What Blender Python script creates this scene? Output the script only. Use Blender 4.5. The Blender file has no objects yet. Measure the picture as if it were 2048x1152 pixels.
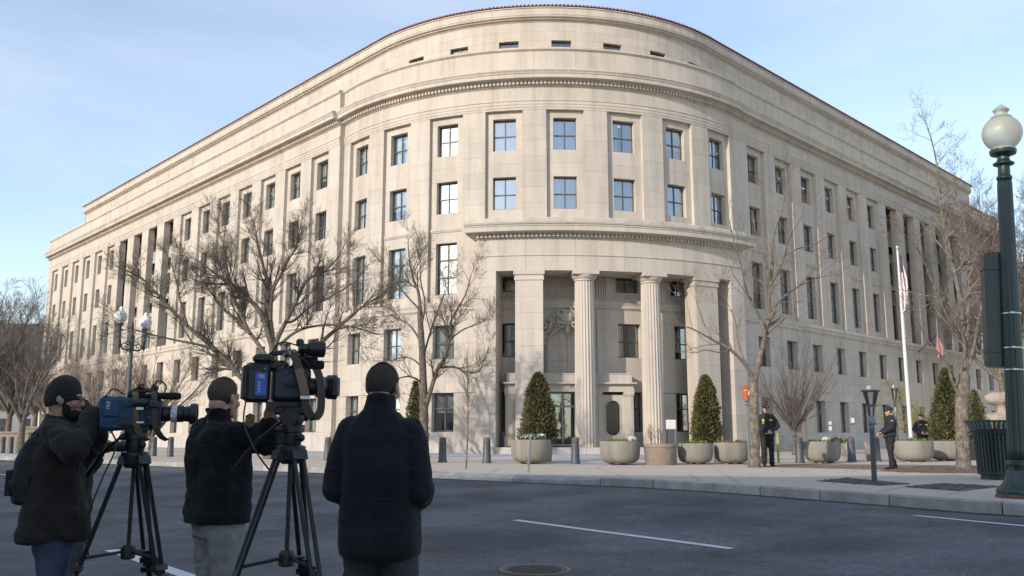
import bpy, math, random
import numpy as np
from math import sin, cos, pi, radians, sqrt, atan2
from mathutils import Vector, Matrix

random.seed(7)
scene = bpy.context.scene
COL = scene.collection

# ------------------------------------------------------------------ camera
PITCH = 0.16454
cam_d = bpy.data.cameras.new("camera")
cam_d.sensor_width = 36.0
cam_d.lens = 1775.5 / 2048 * 36.0
cam_d.clip_start = 0.1
cam_d.clip_end = 3000
cam = bpy.data.objects.new("camera", cam_d)
COL.objects.link(cam)
cam.location = (0, 0, 1.0)
cam.rotation_euler = (pi / 2 + PITCH, 0, 0)
scene.camera = cam

# ------------------------------------------------------------------ sun, sky, exposure
SUN_AZ = radians(-43.5)      # 0 = from behind the camera (-y), negative = from the left
SUN_EL = radians(21.0)
sun_dir = Vector((sin(SUN_AZ) * cos(SUN_EL), -cos(SUN_AZ) * cos(SUN_EL), sin(SUN_EL)))   # towards the sun
sd = bpy.data.lights.new("sun", 'SUN')
sd.energy = 2.45
sd.angle = radians(0.6)
sd.color = (1.0, 0.885, 0.755)
so = bpy.data.objects.new("sun", sd)
COL.objects.link(so)
so.rotation_euler = sun_dir.to_track_quat('Z', 'Y').to_euler()

world = bpy.data.worlds.new("World")
scene.world = world
world.use_nodes = True
wt = world.node_tree
wn = wt.nodes
bg = wn["Background"]
bg.inputs['Strength'].default_value = 0.15
sky = wn.new('ShaderNodeTexSky')
sky.sky_type = 'NISHITA'
sky.sun_disc = False
sky.sun_elevation = SUN_EL
sky.sun_rotation = atan2(sun_dir.x, sun_dir.y)
sky.air_density = 1.0
sky.dust_density = 0.6
sky.ozone_density = 1.0
tc = wn.new('ShaderNodeTexCoord')
mp = wn.new('ShaderNodeMapping')
mp.inputs['Scale'].default_value = (1.0, 1.0, 4.5)
mp.inputs['Rotation'].default_value = (0, 0, radians(20))
wt.links.new(tc.outputs['Generated'], mp.inputs['Vector'])
nz = wn.new('ShaderNodeTexNoise')
nz.inputs['Scale'].default_value = 2.1
nz.inputs['Detail'].default_value = 5
nz.inputs['Roughness'].default_value = 0.56
nz.inputs['Distortion'].default_value = 0.5
wt.links.new(mp.outputs['Vector'], nz.inputs['Vector'])
rp = wn.new('ShaderNodeValToRGB')
rp.color_ramp.elements[0].position = 0.36
rp.color_ramp.elements[0].color = (0.16, 0.16, 0.16, 1)
rp.color_ramp.elements[1].position = 0.78
rp.color_ramp.elements[1].color = (0.50, 0.50, 0.50, 1)
wt.links.new(nz.outputs['Fac'], rp.inputs['Fac'])
mx = wn.new('ShaderNodeMixRGB')
mx.blend_type = 'MIX'
mx.inputs['Color2'].default_value = (3.7, 3.95, 4.6, 1)
wt.links.new(rp.outputs['Color'], mx.inputs['Fac'])
wt.links.new(sky.outputs['Color'], mx.inputs['Color1'])
wt.links.new(mx.outputs['Color'], bg.inputs['Color'])

scene.view_settings.view_transform = 'Standard'
scene.view_settings.look = 'None'
scene.view_settings.gamma = 1
scene.cycles.diffuse_bounces = 8
scene.view_settings.exposure = 0.80
scene.view_settings.use_curve_mapping = False

# ------------------------------------------------------------------ helpers: pixels of the 2048 wide photo to places in the world
F = 1775.5
CP, SP = cos(PITCH), sin(PITCH)


def ray(x, y):
    a = (x - 1024) / F
    b = -(y - 576) / F
    return Vector((a, CP - b * SP, SP + b * CP))


def gnd(x, y, z=0.0):
    r = ray(x, y)
    t = (z - 1.0) / r.z
    return Vector((r.x * t, r.y * t, z))


def at(x, y, d):
    r = ray(x, y)
    t = d / r.y
    return Vector((r.x * t, r.y * t, 1.0 + r.z * t))


def to_px(p):
    x, y, z = p[0], p[1], p[2] - 1.0
    Z = y * CP + z * SP
    return 1024 + F * x / Z, 576 - F * (z * CP - y * SP) / Z


# ------------------------------------------------------------------ helpers: materials
MATS = {}


def mat(name, col, rough=0.7, metal=0.0, var=0.0, vscale=3.0, bump=0.0, bscale=60.0, tint=0.0, spec=0.5,
        col2=None, stain=0.0, coat=0.0, sheen=0.0, emit=None, transmission=0.0, streak=0.0, bstretch=1.0, bdist=0.02):
    if name in MATS:
        return MATS[name]
    m = bpy.data.materials.new(name)
    m.use_nodes = True
    t = m.node_tree
    n = t.nodes
    L = t.links.new
    b = n["Principled BSDF"]
    b.inputs['Roughness'].default_value = rough
    b.inputs['Metallic'].default_value = metal
    b.inputs['Specular IOR Level'].default_value = spec
    if coat:
        b.inputs['Coat Weight'].default_value = coat
    if sheen:
        b.inputs['Sheen Weight'].default_value = sheen
    if transmission:
        b.inputs['Transmission Weight'].default_value = transmission
    c = (*col, 1)
    g = n.new('ShaderNodeNewGeometry')
    out = None
    rgb = n.new('ShaderNodeRGB')
    rgb.outputs[0].default_value = c
    out = rgb.outputs[0]
    if col2 is not None or var:
        nz = n.new('ShaderNodeTexNoise')
        nz.inputs['Scale'].default_value = vscale
        nz.inputs['Detail'].default_value = 6
        nz.inputs['Roughness'].default_value = 0.62
        L(g.outputs['Position'], nz.inputs['Vector'])
        if col2 is not None:
            r = n.new('ShaderNodeValToRGB')
            r.color_ramp.elements[0].position = 0.38
            r.color_ramp.elements[0].color = (*col, 1)
            r.color_ramp.elements[1].position = 0.64
            r.color_ramp.elements[1].color = (*col2, 1)
            L(nz.outputs['Fac'], r.inputs['Fac'])
            out = r.outputs['Color']
        if var:
            mr = n.new('ShaderNodeMapRange')
            mr.inputs['From Min'].default_value = 0.3
            mr.inputs['From Max'].default_value = 0.7
            mr.inputs['To Min'].default_value = 1 - var
            mr.inputs['To Max'].default_value = 1 + var
            L(nz.outputs['Fac'], mr.inputs['Value'])
            v = n.new('ShaderNodeVectorMath')
            v.operation = 'SCALE'
            L(out, v.inputs[0])
            L(mr.outputs[0], v.inputs['Scale'])
            out = v.outputs[0]
    if tint:
        a = n.new('ShaderNodeAttribute')
        a.attribute_name = 'tint'
        mr = n.new('ShaderNodeMapRange')
        mr.inputs['To Min'].default_value = 1 - tint
        mr.inputs['To Max'].default_value = 1 + tint
        L(a.outputs['Fac'], mr.inputs['Value'])
        v = n.new('ShaderNodeVectorMath')
        v.operation = 'SCALE'
        L(out, v.inputs[0])
        L(mr.outputs[0], v.inputs['Scale'])
        out = v.outputs[0]
    if streak:
        mpn = n.new('ShaderNodeMapping')
        mpn.inputs['Scale'].default_value = (1.1, 1.1, 0.10)
        L(g.outputs['Position'], mpn.inputs['Vector'])
        nz2 = n.new('ShaderNodeTexNoise')
        nz2.inputs['Scale'].default_value = 1.6
        nz2.inputs['Detail'].default_value = 7
        nz2.inputs['Roughness'].default_value = 0.6
        L(mpn.outputs[0], nz2.inputs['Vector'])
        r2 = n.new('ShaderNodeValToRGB')
        r2.color_ramp.elements[0].position = 0.30
        r2.color_ramp.elements[0].color = (1 - streak, 1 - streak, 1 - streak * 1.05, 1)
        r2.color_ramp.elements[1].position = 0.56
        r2.color_ramp.elements[1].color = (1, 1, 1, 1)
        L(nz2.outputs['Fac'], r2.inputs['Fac'])
        mm = n.new('ShaderNodeMixRGB')
        mm.blend_type = 'MULTIPLY'
        mm.inputs['Fac'].default_value = 1
        L(out, mm.inputs['Color1'])
        L(r2.outputs['Color'], mm.inputs['Color2'])
        out = mm.outputs[0]
    L(out, b.inputs['Base Color'])
    if bump:
        nb = n.new('ShaderNodeTexNoise')
        nb.inputs['Scale'].default_value = bscale
        nb.inputs['Detail'].default_value = 4
        if bstretch != 1.0:
            mb_ = n.new('ShaderNodeMapping')
            mb_.inputs['Scale'].default_value = (1, 1, bstretch)
            L(g.outputs['Position'], mb_.inputs['Vector'])
            L(mb_.outputs[0], nb.inputs['Vector'])
        else:
            L(g.outputs['Position'], nb.inputs['Vector'])
        bp = n.new('ShaderNodeBump')
        bp.inputs['Strength'].default_value = bump
        bp.inputs['Distance'].default_value = bdist
        L(nb.outputs['Fac'], bp.inputs['Height'])
        L(bp.outputs['Normal'], b.inputs['Normal'])
    if emit:
        b.inputs['Emission Color'].default_value = (*emit[0], 1)
        b.inputs['Emission Strength'].default_value = emit[1]
    MATS[name] = m
    return m


# ------------------------------------------------------------------ helpers: meshes
class MB:
    def __init__(s):
        s.v = []
        s.f = []
        s.t = []

    def add(s, vs, fs, tint=0.5):
        o = len(s.v)
        s.v.extend([tuple(q) for q in vs])
        s.f.extend([tuple(i + o for i in f) for f in fs])
        s.t.extend([tint] * len(fs))
        return s

    def box(s, c, size, rz=0.0, tint=0.5, M=None):
        x, y, z = size[0] / 2, size[1] / 2, size[2] / 2
        vs = [Vector((a * x, b * y, d * z)) for d in (-1, 1) for b in (-1, 1) for a in (-1, 1)]
        if M is None:
            M = Matrix.Translation(Vector(c)) @ Matrix.Rotation(rz, 4, 'Z')
        vs = [M @ q for q in vs]
        return s.add(vs, [(0, 2, 3, 1), (4, 5, 7, 6), (0, 1, 5, 4), (2, 6, 7, 3), (0, 4, 6, 2), (1, 3, 7, 5)], tint)

    def bbox(s, x0, x1, y0, y1, z0, z1, tint=0.5):
        return s.box(((x0 + x1) / 2, (y0 + y1) / 2, (z0 + z1) / 2), (abs(x1 - x0), abs(y1 - y0), abs(z1 - z0)), 0, tint)

    def cbox(s, c, size, ch=0.01, M=None, tint=0.5):
        """a box with chamfered edges"""
        hx, hy, hz = [q / 2 for q in size]
        ch = min(ch, hx * .6, hy * .6, hz * .6)
        rings = []
        for z, k in ((-hz, ch), (-hz + ch, 0), (hz - ch, 0), (hz, ch)):
            a, b = hx - k, hy - k
            e = ch
            rings.append([(-a + e, -b, z), (a - e, -b, z), (a, -b + e, z), (a, b - e, z), (a - e, b, z), (-a + e, b, z), (-a, b - e, z), (-a, -b + e, z)])
        vs = [Vector(q) for r in rings for q in r]
        if M is None:
            M = Matrix.Translation(Vector(c))
        vs = [M @ q for q in vs]
        fs = [tuple(range(7, -1, -1)), tuple(range(24, 32))]
        for r in range(3):
            for i in range(8):
                j = (i + 1) % 8
                fs.append((r * 8 + i, r * 8 + j, r * 8 + 8 + j, r * 8 + 8 + i))
        return s.add(vs, fs, tint)

    def tube(s, pts, rad, n=8, cap=True, tint=0.5, sq=None):
        pts = [Vector(p) for p in pts]
        if not hasattr(rad, '__len__'):
            rad = [rad] * len(pts)
        vs = []
        up = None
        for i, p in enumerate(pts):
            d = (pts[min(i + 1, len(pts) - 1)] - pts[max(i - 1, 0)])
            if d.length < 1e-9:
                d = Vector((0, 0, 1))
            d.normalize()
            if up is None:
                up = Vector((0, 0, 1)) if abs(d.z) < 0.9 else Vector((1, 0, 0))
            a = d.cross(up)
            if a.length < 1e-6:
                a = d.cross(Vector((1, 0, 0)))
            a.normalize()
            b = a.cross(d).normalized()
            up = b
            for k in range(n):
                t = 2 * pi * (k + 0.5) / n
                ra = rad[i]
                vs.append(p + a * cos(t) * ra * (sq[0] if sq else 1) + b * sin(t) * ra * (sq[1] if sq else 1))
        fs = []
        for i in range(len(pts) - 1):
            for k in range(n):
                k2 = (k + 1) % n
                fs.append((i * n + k, i * n + k2, (i + 1) * n + k2, (i + 1) * n + k))
        if cap:
            fs.append(tuple(range(n - 1, -1, -1)))
            o = (len(pts) - 1) * n
            fs.append(tuple(range(o, o + n)))
        return s.add(vs, fs, tint)

    def lathe(s, c, prof, n=24, tint=0.5, cap=True, M=None, flute=None):
        """prof: list of (r, z); flute=(count, depth) modulates the radius"""
        vs = []
        c = Vector(c)
        for r, z in prof:
            for k in range(n):
                t = 2 * pi * k / n
                rr = r
                if flute:
                    rr = r * (1 - flute[1] * (0.5 + 0.5 * cos(flute[0] * t)))
                q = Vector((rr * cos(t), rr * sin(t), z))
                vs.append((M @ q) if M is not None else (c + q))
        fs = []
        for i in range(len(prof) - 1):
            for k in range(n):
                k2 = (k + 1) % n
                fs.append((i * n + k, i * n + k2, (i + 1) * n + k2, (i + 1) * n + k))
        if cap:
            fs.append(tuple(range(n - 1, -1, -1)))
            o = (len(prof) - 1) * n
            fs.append(tuple(range(o, o + n)))
        return s.add(vs, fs, tint)

    def ball(s, c, r, n=12, m=8, tint=0.5, M=None):
        if not hasattr(r, '__len__'):
            r = (r, r, r)
        vs = []
        c = Vector(c)
        for i in range(m + 1):
            ph = -pi / 2 + pi * i / m
            ph = max(min(ph, pi / 2 - 0.02), -pi / 2 + 0.02)
            for k in range(n):
                t = 2 * pi * k / n
                q = Vector((r[0] * cos(ph) * cos(t), r[1] * cos(ph) * sin(t), r[2] * sin(ph)))
                if M is not None:
                    q = M @ q
                vs.append(c + q)
        fs = []
        for i in range(m):
            for k in range(n):
                k2 = (k + 1) % n
                fs.append((i * n + k, i * n + k2, (i + 1) * n + k2, (i + 1) * n + k))
        fs.append(tuple(range(n - 1, -1, -1)))
        o = m * n
        fs.append(tuple(range(o, o + n)))
        return s.add(vs, fs, tint)

    def prism(s, poly, y0, y1, M=None, tint=0.5):
        """poly in (x, z), extruded along y"""
        n = len(poly)
        vs = [Vector((x, y0, z)) for x, z in poly] + [Vector((x, y1, z)) for x, z in poly]
        if M is not None:
            vs = [M @ q for q in vs]
        fs = [tuple(range(n)), tuple(range(2 * n - 1, n - 1, -1))]
        for i in range(n):
            j = (i + 1) % n
            fs.append((i, i + n, j + n, j))
        return s.add(vs, fs, tint)

    def loft(s, rings, cap=True, tint=0.5):
        n = len(rings[0])
        vs = [q for r in rings for q in r]
        fs = []
        for i in range(len(rings) - 1):
            for k in range(n):
                k2 = (k + 1) % n
                fs.append((i * n + k, i * n + k2, (i + 1) * n + k2, (i + 1) * n + k))
        if cap:
            fs.append(tuple(range(n - 1, -1, -1)))
            o = (len(rings) - 1) * n
            fs.append(tuple(range(o, o + n)))
        return s.add(vs, fs, tint)

    def mesh(s, name, material=None, smooth=False, tint=False, xf=None):
        me = bpy.data.meshes.new(name)
        v = s.v
        if xf is not None:
            v = [tuple(xf @ Vector(q)) for q in v]
        me.from_pydata(v, [], s.f)
        if material:
            me.materials.append(material)
        if smooth:
            me.polygons.foreach_set('use_smooth', [True] * len(me.polygons))
        if tint:
            a = me.attributes.new('tint', 'FLOAT', 'FACE')
            a.data.foreach_set('value', s.t)
        me.update()
        return me

    def build(s, name, material, parent=None, smooth=False, tint=False, loc=None, xf=None):
        return link(name, s.mesh(name, material, smooth, tint, xf), parent, loc)


def link(name, me, parent=None, loc=None, rz=0.0):
    o = bpy.data.objects.new(name, me)
    COL.objects.link(o)
    if parent is not None:
        o.parent = parent
    if loc is not None:
        o.location = loc
    if rz:
        o.rotation_euler = (0, 0, rz)
    return o


def smooth_angle(o, deg=40):
    """smooth shading with hard edges above an angle"""
    me = o.data
    me.polygons.foreach_set('use_smooth', [True] * len(me.polygons))
    me.set_sharp_from_angle(angle=radians(deg))


def thing(name, label, cat, loc=(0, 0, 0), rz=0.0, group=None):
    o = bpy.data.objects.new(name, None)
    o.empty_display_size = 0.2
    COL.objects.link(o)
    o.location = loc
    o.rotation_euler = (0, 0, rz)
    return tag(o, label, cat, group)


def tag(o, label=None, cat=None, group=None, kind=None):
    if label:
        o['label'] = label
    if cat:
        o['category'] = cat
    if group:
        o['group'] = group
    if kind:
        o['kind'] = kind
    return o


def copy_thing(root, loc, rz=0.0, label=None, scale=None):
    """a copy of a thing with copies of its parts and sub-parts, sharing mesh data"""
    r = root.copy()
    COL.objects.link(r)
    r.location = loc
    r.rotation_euler = (0, 0, rz)
    if label:
        r['label'] = label
    if scale:
        r.scale = scale if hasattr(scale, '__len__') else (scale,) * 3
    for ch in list(root.children):
        c = ch.copy()
        COL.objects.link(c)
        c.parent = r
        for g in list(ch.children):
            d = g.copy()
            COL.objects.link(d)
            d.parent = c
    return r


def solidify_remesh(mb, voxel, smooth=4, disp=None, name='tmp', decimate=None):
    """union of overlapping closed pieces into one skin; returns mesh data"""
    me = mb.mesh(name)
    o = bpy.data.objects.new(name, me)
    COL.objects.link(o)
    m = o.modifiers.new('r', 'REMESH')
    m.mode = 'VOXEL'
    m.voxel_size = voxel
    m.use_smooth_shade = True
    if smooth:
        q = o.modifiers.new('s', 'SMOOTH')
        q.factor = 0.5
        q.iterations = smooth
    for dd in (disp or []):
        sc, st = dd[0], dd[1]
        if len(dd) > 2:
            tx = bpy.data.textures.new('fold', 'MARBLE')
            tx.turbulence = dd[2]
            tx.marble_type = 'SHARP'
        else:
            tx = bpy.data.textures.new('wrinkle', 'CLOUDS')
        tx.noise_scale = sc
        tx.noise_depth = 2
        d = o.modifiers.new('d', 'DISPLACE')
        d.texture = tx
        d.strength = st
        d.mid_level = 0.5
        d.texture_coords = 'LOCAL'
    if decimate:
        d = o.modifiers.new('dec', 'DECIMATE')
        d.ratio = decimate
    dg = bpy.context.evaluated_depsgraph_get()
    out = bpy.data.meshes.new_from_object(o.evaluated_get(dg))
    out.name = name
    bpy.data.objects.remove(o)
    bpy.data.meshes.remove(me)
    out.polygons.foreach_set('use_smooth', [True] * len(out.polygons))
    return out
# ================================================================== ground, road, pavement, kerb
def asphalt():
    m = bpy.data.materials.new('asphalt')
    m.use_nodes = True
    t, n = m.node_tree, m.node_tree.nodes
    L = t.links.new
    b = n["Principled BSDF"]
    b.inputs['Roughness'].default_value = .78
    b.inputs['Specular IOR Level'].default_value = .35
    g = n.new('ShaderNodeNewGeometry')

    def noise(scale, detail, rough=.6, mapping=None):
        q = n.new('ShaderNodeTexNoise')
        q.inputs['Scale'].default_value = scale
        q.inputs['Detail'].default_value = detail
        q.inputs['Roughness'].default_value = rough
        src = g.outputs['Position']
        if mapping:
            mp_ = n.new('ShaderNodeMapping')
            mp_.inputs['Rotation'].default_value = (0, 0, radians(mapping[0]))
            mp_.inputs['Scale'].default_value = mapping[1]
            L(src, mp_.inputs['Vector'])
            src = mp_.outputs[0]
        L(src, q.inputs['Vector'])
        return q.outputs['Fac']

    def rng_(f, a, b_, lo, hi):
        q = n.new('ShaderNodeMapRange')
        q.inputs['From Min'].default_value = a
        q.inputs['From Max'].default_value = b_
        q.inputs['To Min'].default_value = lo
        q.inputs['To Max'].default_value = hi
        L(f, q.inputs['Value'])
        return q.outputs[0]

    def mul(a, b_):
        q = n.new('ShaderNodeMath')
        q.operation = 'MULTIPLY'
        L(a, q.inputs[0])
        L(b_, q.inputs[1])
        return q.outputs[0]
    f = rng_(noise(.45, 4), .36, .64, .62, 1.38)                          # large patches
    f = mul(f, rng_(noise(.22, 5, .65, (-57, (1.0, 6.0, 1))),   .36, .62, .92, 1.06))   # tyre-worn lanes along the street
    f = mul(f, rng_(noise(3.2, 6, .7), .3, .7, .85, 1.15))
    f = mul(f, rng_(noise(16, 4, .75), .32, .68, .62, 1.4))
    f = mul(f, rng_(noise(55, 3, .7), .34, .66, .6, 1.45))                # aggregate
    vo = n.new('ShaderNodeTexVoronoi')
    vo.inputs['Scale'].default_value = 95
    L(g.outputs['Position'], vo.inputs['Vector'])
    f = mul(f, rng_(vo.outputs['Distance'], .05, .6, 1.35, .8))
    f = mul(f, rng_(noise(1.15, 3, .55), .66, .76, 1.0, .62))               # oil spots
    v = n.new('ShaderNodeVectorMath')
    v.operation = 'SCALE'
    v.inputs[0].default_value = (.093, .098, .107)
    L(f, v.inputs['Scale'])
    # oil stains
    L(v.outputs[0], b.inputs['Base Color'])
    bp = n.new('ShaderNodeBump')
    bp.inputs['Strength'].default_value = .9
    bp.inputs['Distance'].default_value = .012
    L(noise(70, 3, .7), bp.inputs['Height'])
    L(bp.outputs['Normal'], b.inputs['Normal'])
    return m


M_ASPHALT = asphalt()
M_PAVE = mat('exposed_aggregate', (0.50, 0.435, 0.36), rough=0.9, var=0.25, vscale=5, bump=0.6, bscale=40, col2=(0.40, 0.345, 0.285))
M_LANE = mat('setts', (0.42, 0.415, 0.42), rough=0.85, var=0.14, vscale=1.2, bump=0.4, bscale=30)
M_BRICKPAVE = mat('brick_paving', (0.22, 0.155, 0.12), rough=0.9, var=0.2, vscale=2.2, bump=0.4, bscale=30, tint=0.25)
M_KERB = mat('granite_kerb', (0.30, 0.30, 0.295), rough=0.8, var=0.22, vscale=2.5, bump=0.35, bscale=40, tint=0.12, streak=0.25)
M_GUTTER = mat('gutter_dirt', (0.10, 0.085, 0.065), rough=0.95, var=0.4, vscale=6)
M_LINE = mat('road_paint', (0.66, 0.67, 0.67), rough=0.7, var=0.22, vscale=13, bump=0.3, bscale=60, col2=(0.42, 0.43, 0.44))
M_SOIL = mat('soil_mulch', (0.12, 0.082, 0.058), rough=1.0, var=0.4, vscale=8, bump=1.0, bscale=30)
M_COBBLE = mat('tree_pit_cobble', (0.085, 0.068, 0.062), rough=0.85, tint=0.4, bump=0.3, bscale=30)
M_EARTH = mat('earth', (0.16, 0.14, 0.11), rough=1.0, var=0.2, vscale=0.3)

KERB = [(-150, 146), (-82, 88), (-24.7, 43.6), (-17.4, 38.3), (-12.2, 33.8), (-8.8, 30.7), (-5.9, 28.6), (-2.3, 25.3), (0.0, 23.3), (1.6, 21.9), (2.8, 21.0), (4.25, 19.25), (5.05, 17.9), (6.3, 15.7), (7.08, 14.1), (7.6, 13.5), (9.2, 10.6), (14, 2), (24, -16), (60, -80)]


def seg_dist(px, py):
    """distance to the kerb line, negative on the pavement side"""
    best = np.full(px.shape, 1e9)
    sgn = np.ones(px.shape)
    for (x0, y0), (x1, y1) in zip(KERB[:-1], KERB[1:]):
        dx, dy = x1 - x0, y1 - y0
        l2 = dx * dx + dy * dy
        t = np.clip(((px - x0) * dx + (py - y0) * dy) / l2, 0, 1)
        qx, qy = px - (x0 + t * dx), py - (y0 + t * dy)
        d = np.sqrt(qx * qx + qy * qy)
        c = dx * qy - dy * qx          # >0 left of the direction of travel = the pavement side
        m = d < best
        best = np.where(m, d, best)
        sgn = np.where(m, np.where(c > 0, -1.0, 1.0), sgn)
    return best * sgn


def road_z(x, y):
    x = np.asarray(x, float)
    y = np.asarray(y, float)
    d = np.clip(seg_dist(x, y) / 9.0, 0, 1)
    return -0.18 - 0.24 * d * d * (3 - 2 * d)


# the ground far out
mb = MB()
mb.add([(-900, -500, -0.6), (900, -500, -0.6), (900, 1200, -0.6), (-900, 1200, -0.6)], [(0, 1, 2, 3)])
tag(mb.build('ground', M_EARTH), kind='structure')

# the road: one gridded sheet with its camber, finer near the camera
def grid_axis(lo, hi, fine_lo, fine_hi, fine, coarse):
    a = list(np.arange(lo, fine_lo, coarse)) + list(np.arange(fine_lo, fine_hi, fine)) + list(np.arange(fine_hi, hi + 0.01, coarse))
    return np.array(a)


gx = grid_axis(-160, 62, -30, 14, 0.5, 4.0)
gy = grid_axis(-80, 150, 0, 48, 0.5, 4.0)
XX, YY = np.meshgrid(gx, gy)
ZZ = road_z(XX, YY)
nx, ny = len(gx), len(gy)
me = bpy.data.meshes.new('road')
vs = np.stack([XX, YY, ZZ], -1).reshape(-1, 3)
idx = np.arange(nx * ny).reshape(ny, nx)
fs = np.stack([idx[:-1, :-1], idx[:-1, 1:], idx[1:, 1:], idx[1:, :-1]], -1).reshape(-1, 4)
me.from_pydata(vs.tolist(), [], fs.tolist())
me.polygons.foreach_set('use_smooth', [True] * len(me.polygons))
me.materials.append(M_ASPHALT)
road = link('road', me)
tag(road, kind='structure')


def ground_strip(mb, quad, nu, nv, lift):
    """a quad laid on the road surface, following the camber"""
    q = [Vector((a[0], a[1], 0)) for a in quad]
    vs = []
    for j in range(nv + 1):
        for i in range(nu + 1):
            u, v = i / nu, j / nv
            p = (q[0] * (1 - u) + q[1] * u) * (1 - v) + (q[3] * (1 - u) + q[2] * u) * v
            vs.append((p.x, p.y, float(road_z(p.x, p.y)) + lift))
    fs = []
    for j in range(nv):
        for i in range(nu):
            a = j * (nu + 1) + i
            fs.append((a, a + 1, a + nu + 2, a + nu + 1))
    mb.add(vs, fs)


# painted lines: two dashes, the stop line at the left, the far-left dash
def dash(a, b, w, name='road_marking'):
    a = Vector((a[0], a[1], 0))
    b = Vector((b[0], b[1], 0))
    d = (b - a).normalized()
    n = Vector((-d.y, d.x, 0)) * w / 2
    mb = MB()
    ground_strip(mb, [a - n, b - n, b + n, a + n], 12, 1, 0.006)
    tag(mb.build(name, M_LINE), kind='structure')


def on_road(px, py):
    z = -.3
    for _ in range(12):
        p = gnd(px, py, z)
        z = float(road_z(p.x, p.y))
    return p


dash(on_road(1030, 1040.5), on_road(1463, 1098), 0.125)
dash(on_road(1829, 1031.5), on_road(2110, 1058), 0.115)
dash(on_road(222, 1100.5), on_road(385, 1156), 0.17)
dash(on_road(-70, 942), on_road(36, 952.5), 0.14)

def offset_path(path, d):
    out = []
    for i, (x, y) in enumerate(path):
        x0, y0 = path[max(i - 1, 0)]
        x1, y1 = path[min(i + 1, len(path) - 1)]
        dx, dy = x1 - x0, y1 - y0
        l = sqrt(dx * dx + dy * dy)
        out.append((x - dy / l * d, y + dx / l * d))
    return out


# pavement sheet behind the kerb
PV = [(x, y) for x, y in KERB]
mb = MB()
poly = [(x, y, 0.0) for x, y in offset_path(KERB, 0.27)] + [(160, -80, 0), (160, 210, 0), (-150, 210, 0)]
mb.add(poly, [tuple(range(len(poly) - 1, -1, -1))])
pave = mb.build('pavement', M_PAVE)
tag(pave, kind='structure')


# kerb stones, each with its own joints
def resample(path, step):
    pts = [Vector((x, y, 0)) for x, y in path]
    out = [pts[0]]
    acc = 0
    for a, b in zip(pts[:-1], pts[1:]):
        L = (b - a).length
        d = (b - a) / L
        t = step - acc
        while t < L:
            out.append(a + d * t)
            t += step
        acc = L - (t - step)
    return [(p.x, p.y) for p in out]


kerb_root = MB()
kp = resample(KERB[1:-1], 0.25)
kerb_obj = bpy.data.objects.new('kerb', None)
COL.objects.link(kerb_obj)
tag(kerb_obj, kind='structure')
rng = random.Random(3)
i = 0
while i < len(kp) - 9:
    L = rng.choice([6, 8, 9, 10, 11, 12])
    sec = kp[i:i + L + 1]
    i += L
    c = sec[len(sec) // 2]
    if c[1] < 2 or c[1] > 75:
        continue
    # dropped kerb at the crossing in the middle
    mb = MB()
    o = offset_path(sec, 0.28)
    rings = []
    for k, ((x0, y0), (x1, y1)) in enumerate(zip(sec, o)):
        if k == 0 or k == len(sec) - 1:
            e = 0.012 / 0.25
            kk = 1 if k == 0 else len(sec) - 2
            x0, y0 = x0 + (sec[kk][0] - x0) * e, y0 + (sec[kk][1] - y0) * e
            x1, y1 = x1 + (o[kk][0] - x1) * e, y1 + (o[kk][1] - y1) * e
        drop = 0.0
        if -2.6 < x0 < 2.3:
            s = min(1, (2.3 - x0) / 1.0) * min(1, (x0 + 2.6) / 1.0)
            drop = 0.085 * s
        ux, uy = (x1 - x0) / 0.28, (y1 - y0) / 0.28
        t = 0.006 - drop
        b = 0.02
        rings.append([Vector((x0 - ux * 0.012, y0 - uy * 0.012, -0.4)), Vector((x0, y0, t - b)), Vector((x0 + ux * b, y0 + uy * b, t)), Vector((x1, y1, 0.006 if drop else t)), Vector((x1, y1, -0.4))])
    mb.loft(rings, tint=rng.random())
    mb.build('kerb_stone', M_KERB, kerb_obj, tint=True)

# dirt line in the gutter
mb = MB()
near = [p for p in kp if 5 < p[1] < 60]
g0, g1 = offset_path(near, -0.012), offset_path(near, -0.17)
for k in range(len(near) - 1):
    w0 = 0.3 + 0.7 * abs(sin(k * 1.7)) * abs(sin(k * 0.31 + 1))
    a, b = g0[k], g0[k + 1]
    c, d = g1[k + 1], g1[k]
    mb.add([(a[0], a[1], -0.172), (b[0], b[1], -0.172), (c[0], c[1], -0.172), (d[0], d[1], -0.172)], [(0, 3, 2, 1)])
tag(mb.build('gutter', M_GUTTER), kind='structure')

# inner carriage lane between the bollards and the building
mb = MB()
la = [gnd(505, 911.5), gnd(700, 914.5), gnd(880, 919), gnd(1040, 922), gnd(1300, 925.5)]
lb = [(7.5, 45), (2, 46.8), (-3, 49.0), (-9, 54.5), (-14.5, 62.5)]
lb = [(-21, 60.0), (-9.5, 53.0), (-4, 49.6), (0.5, 48.2), (6.0, 47.6)]
vs = [(p.x, p.y, 0.005) for p in la] + [(x, y, 0.005) for x, y in lb[::-1]]
mb.add(vs, [tuple(range(len(vs)))])
tag(mb.build('lane', M_LANE), kind='structure')

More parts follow.
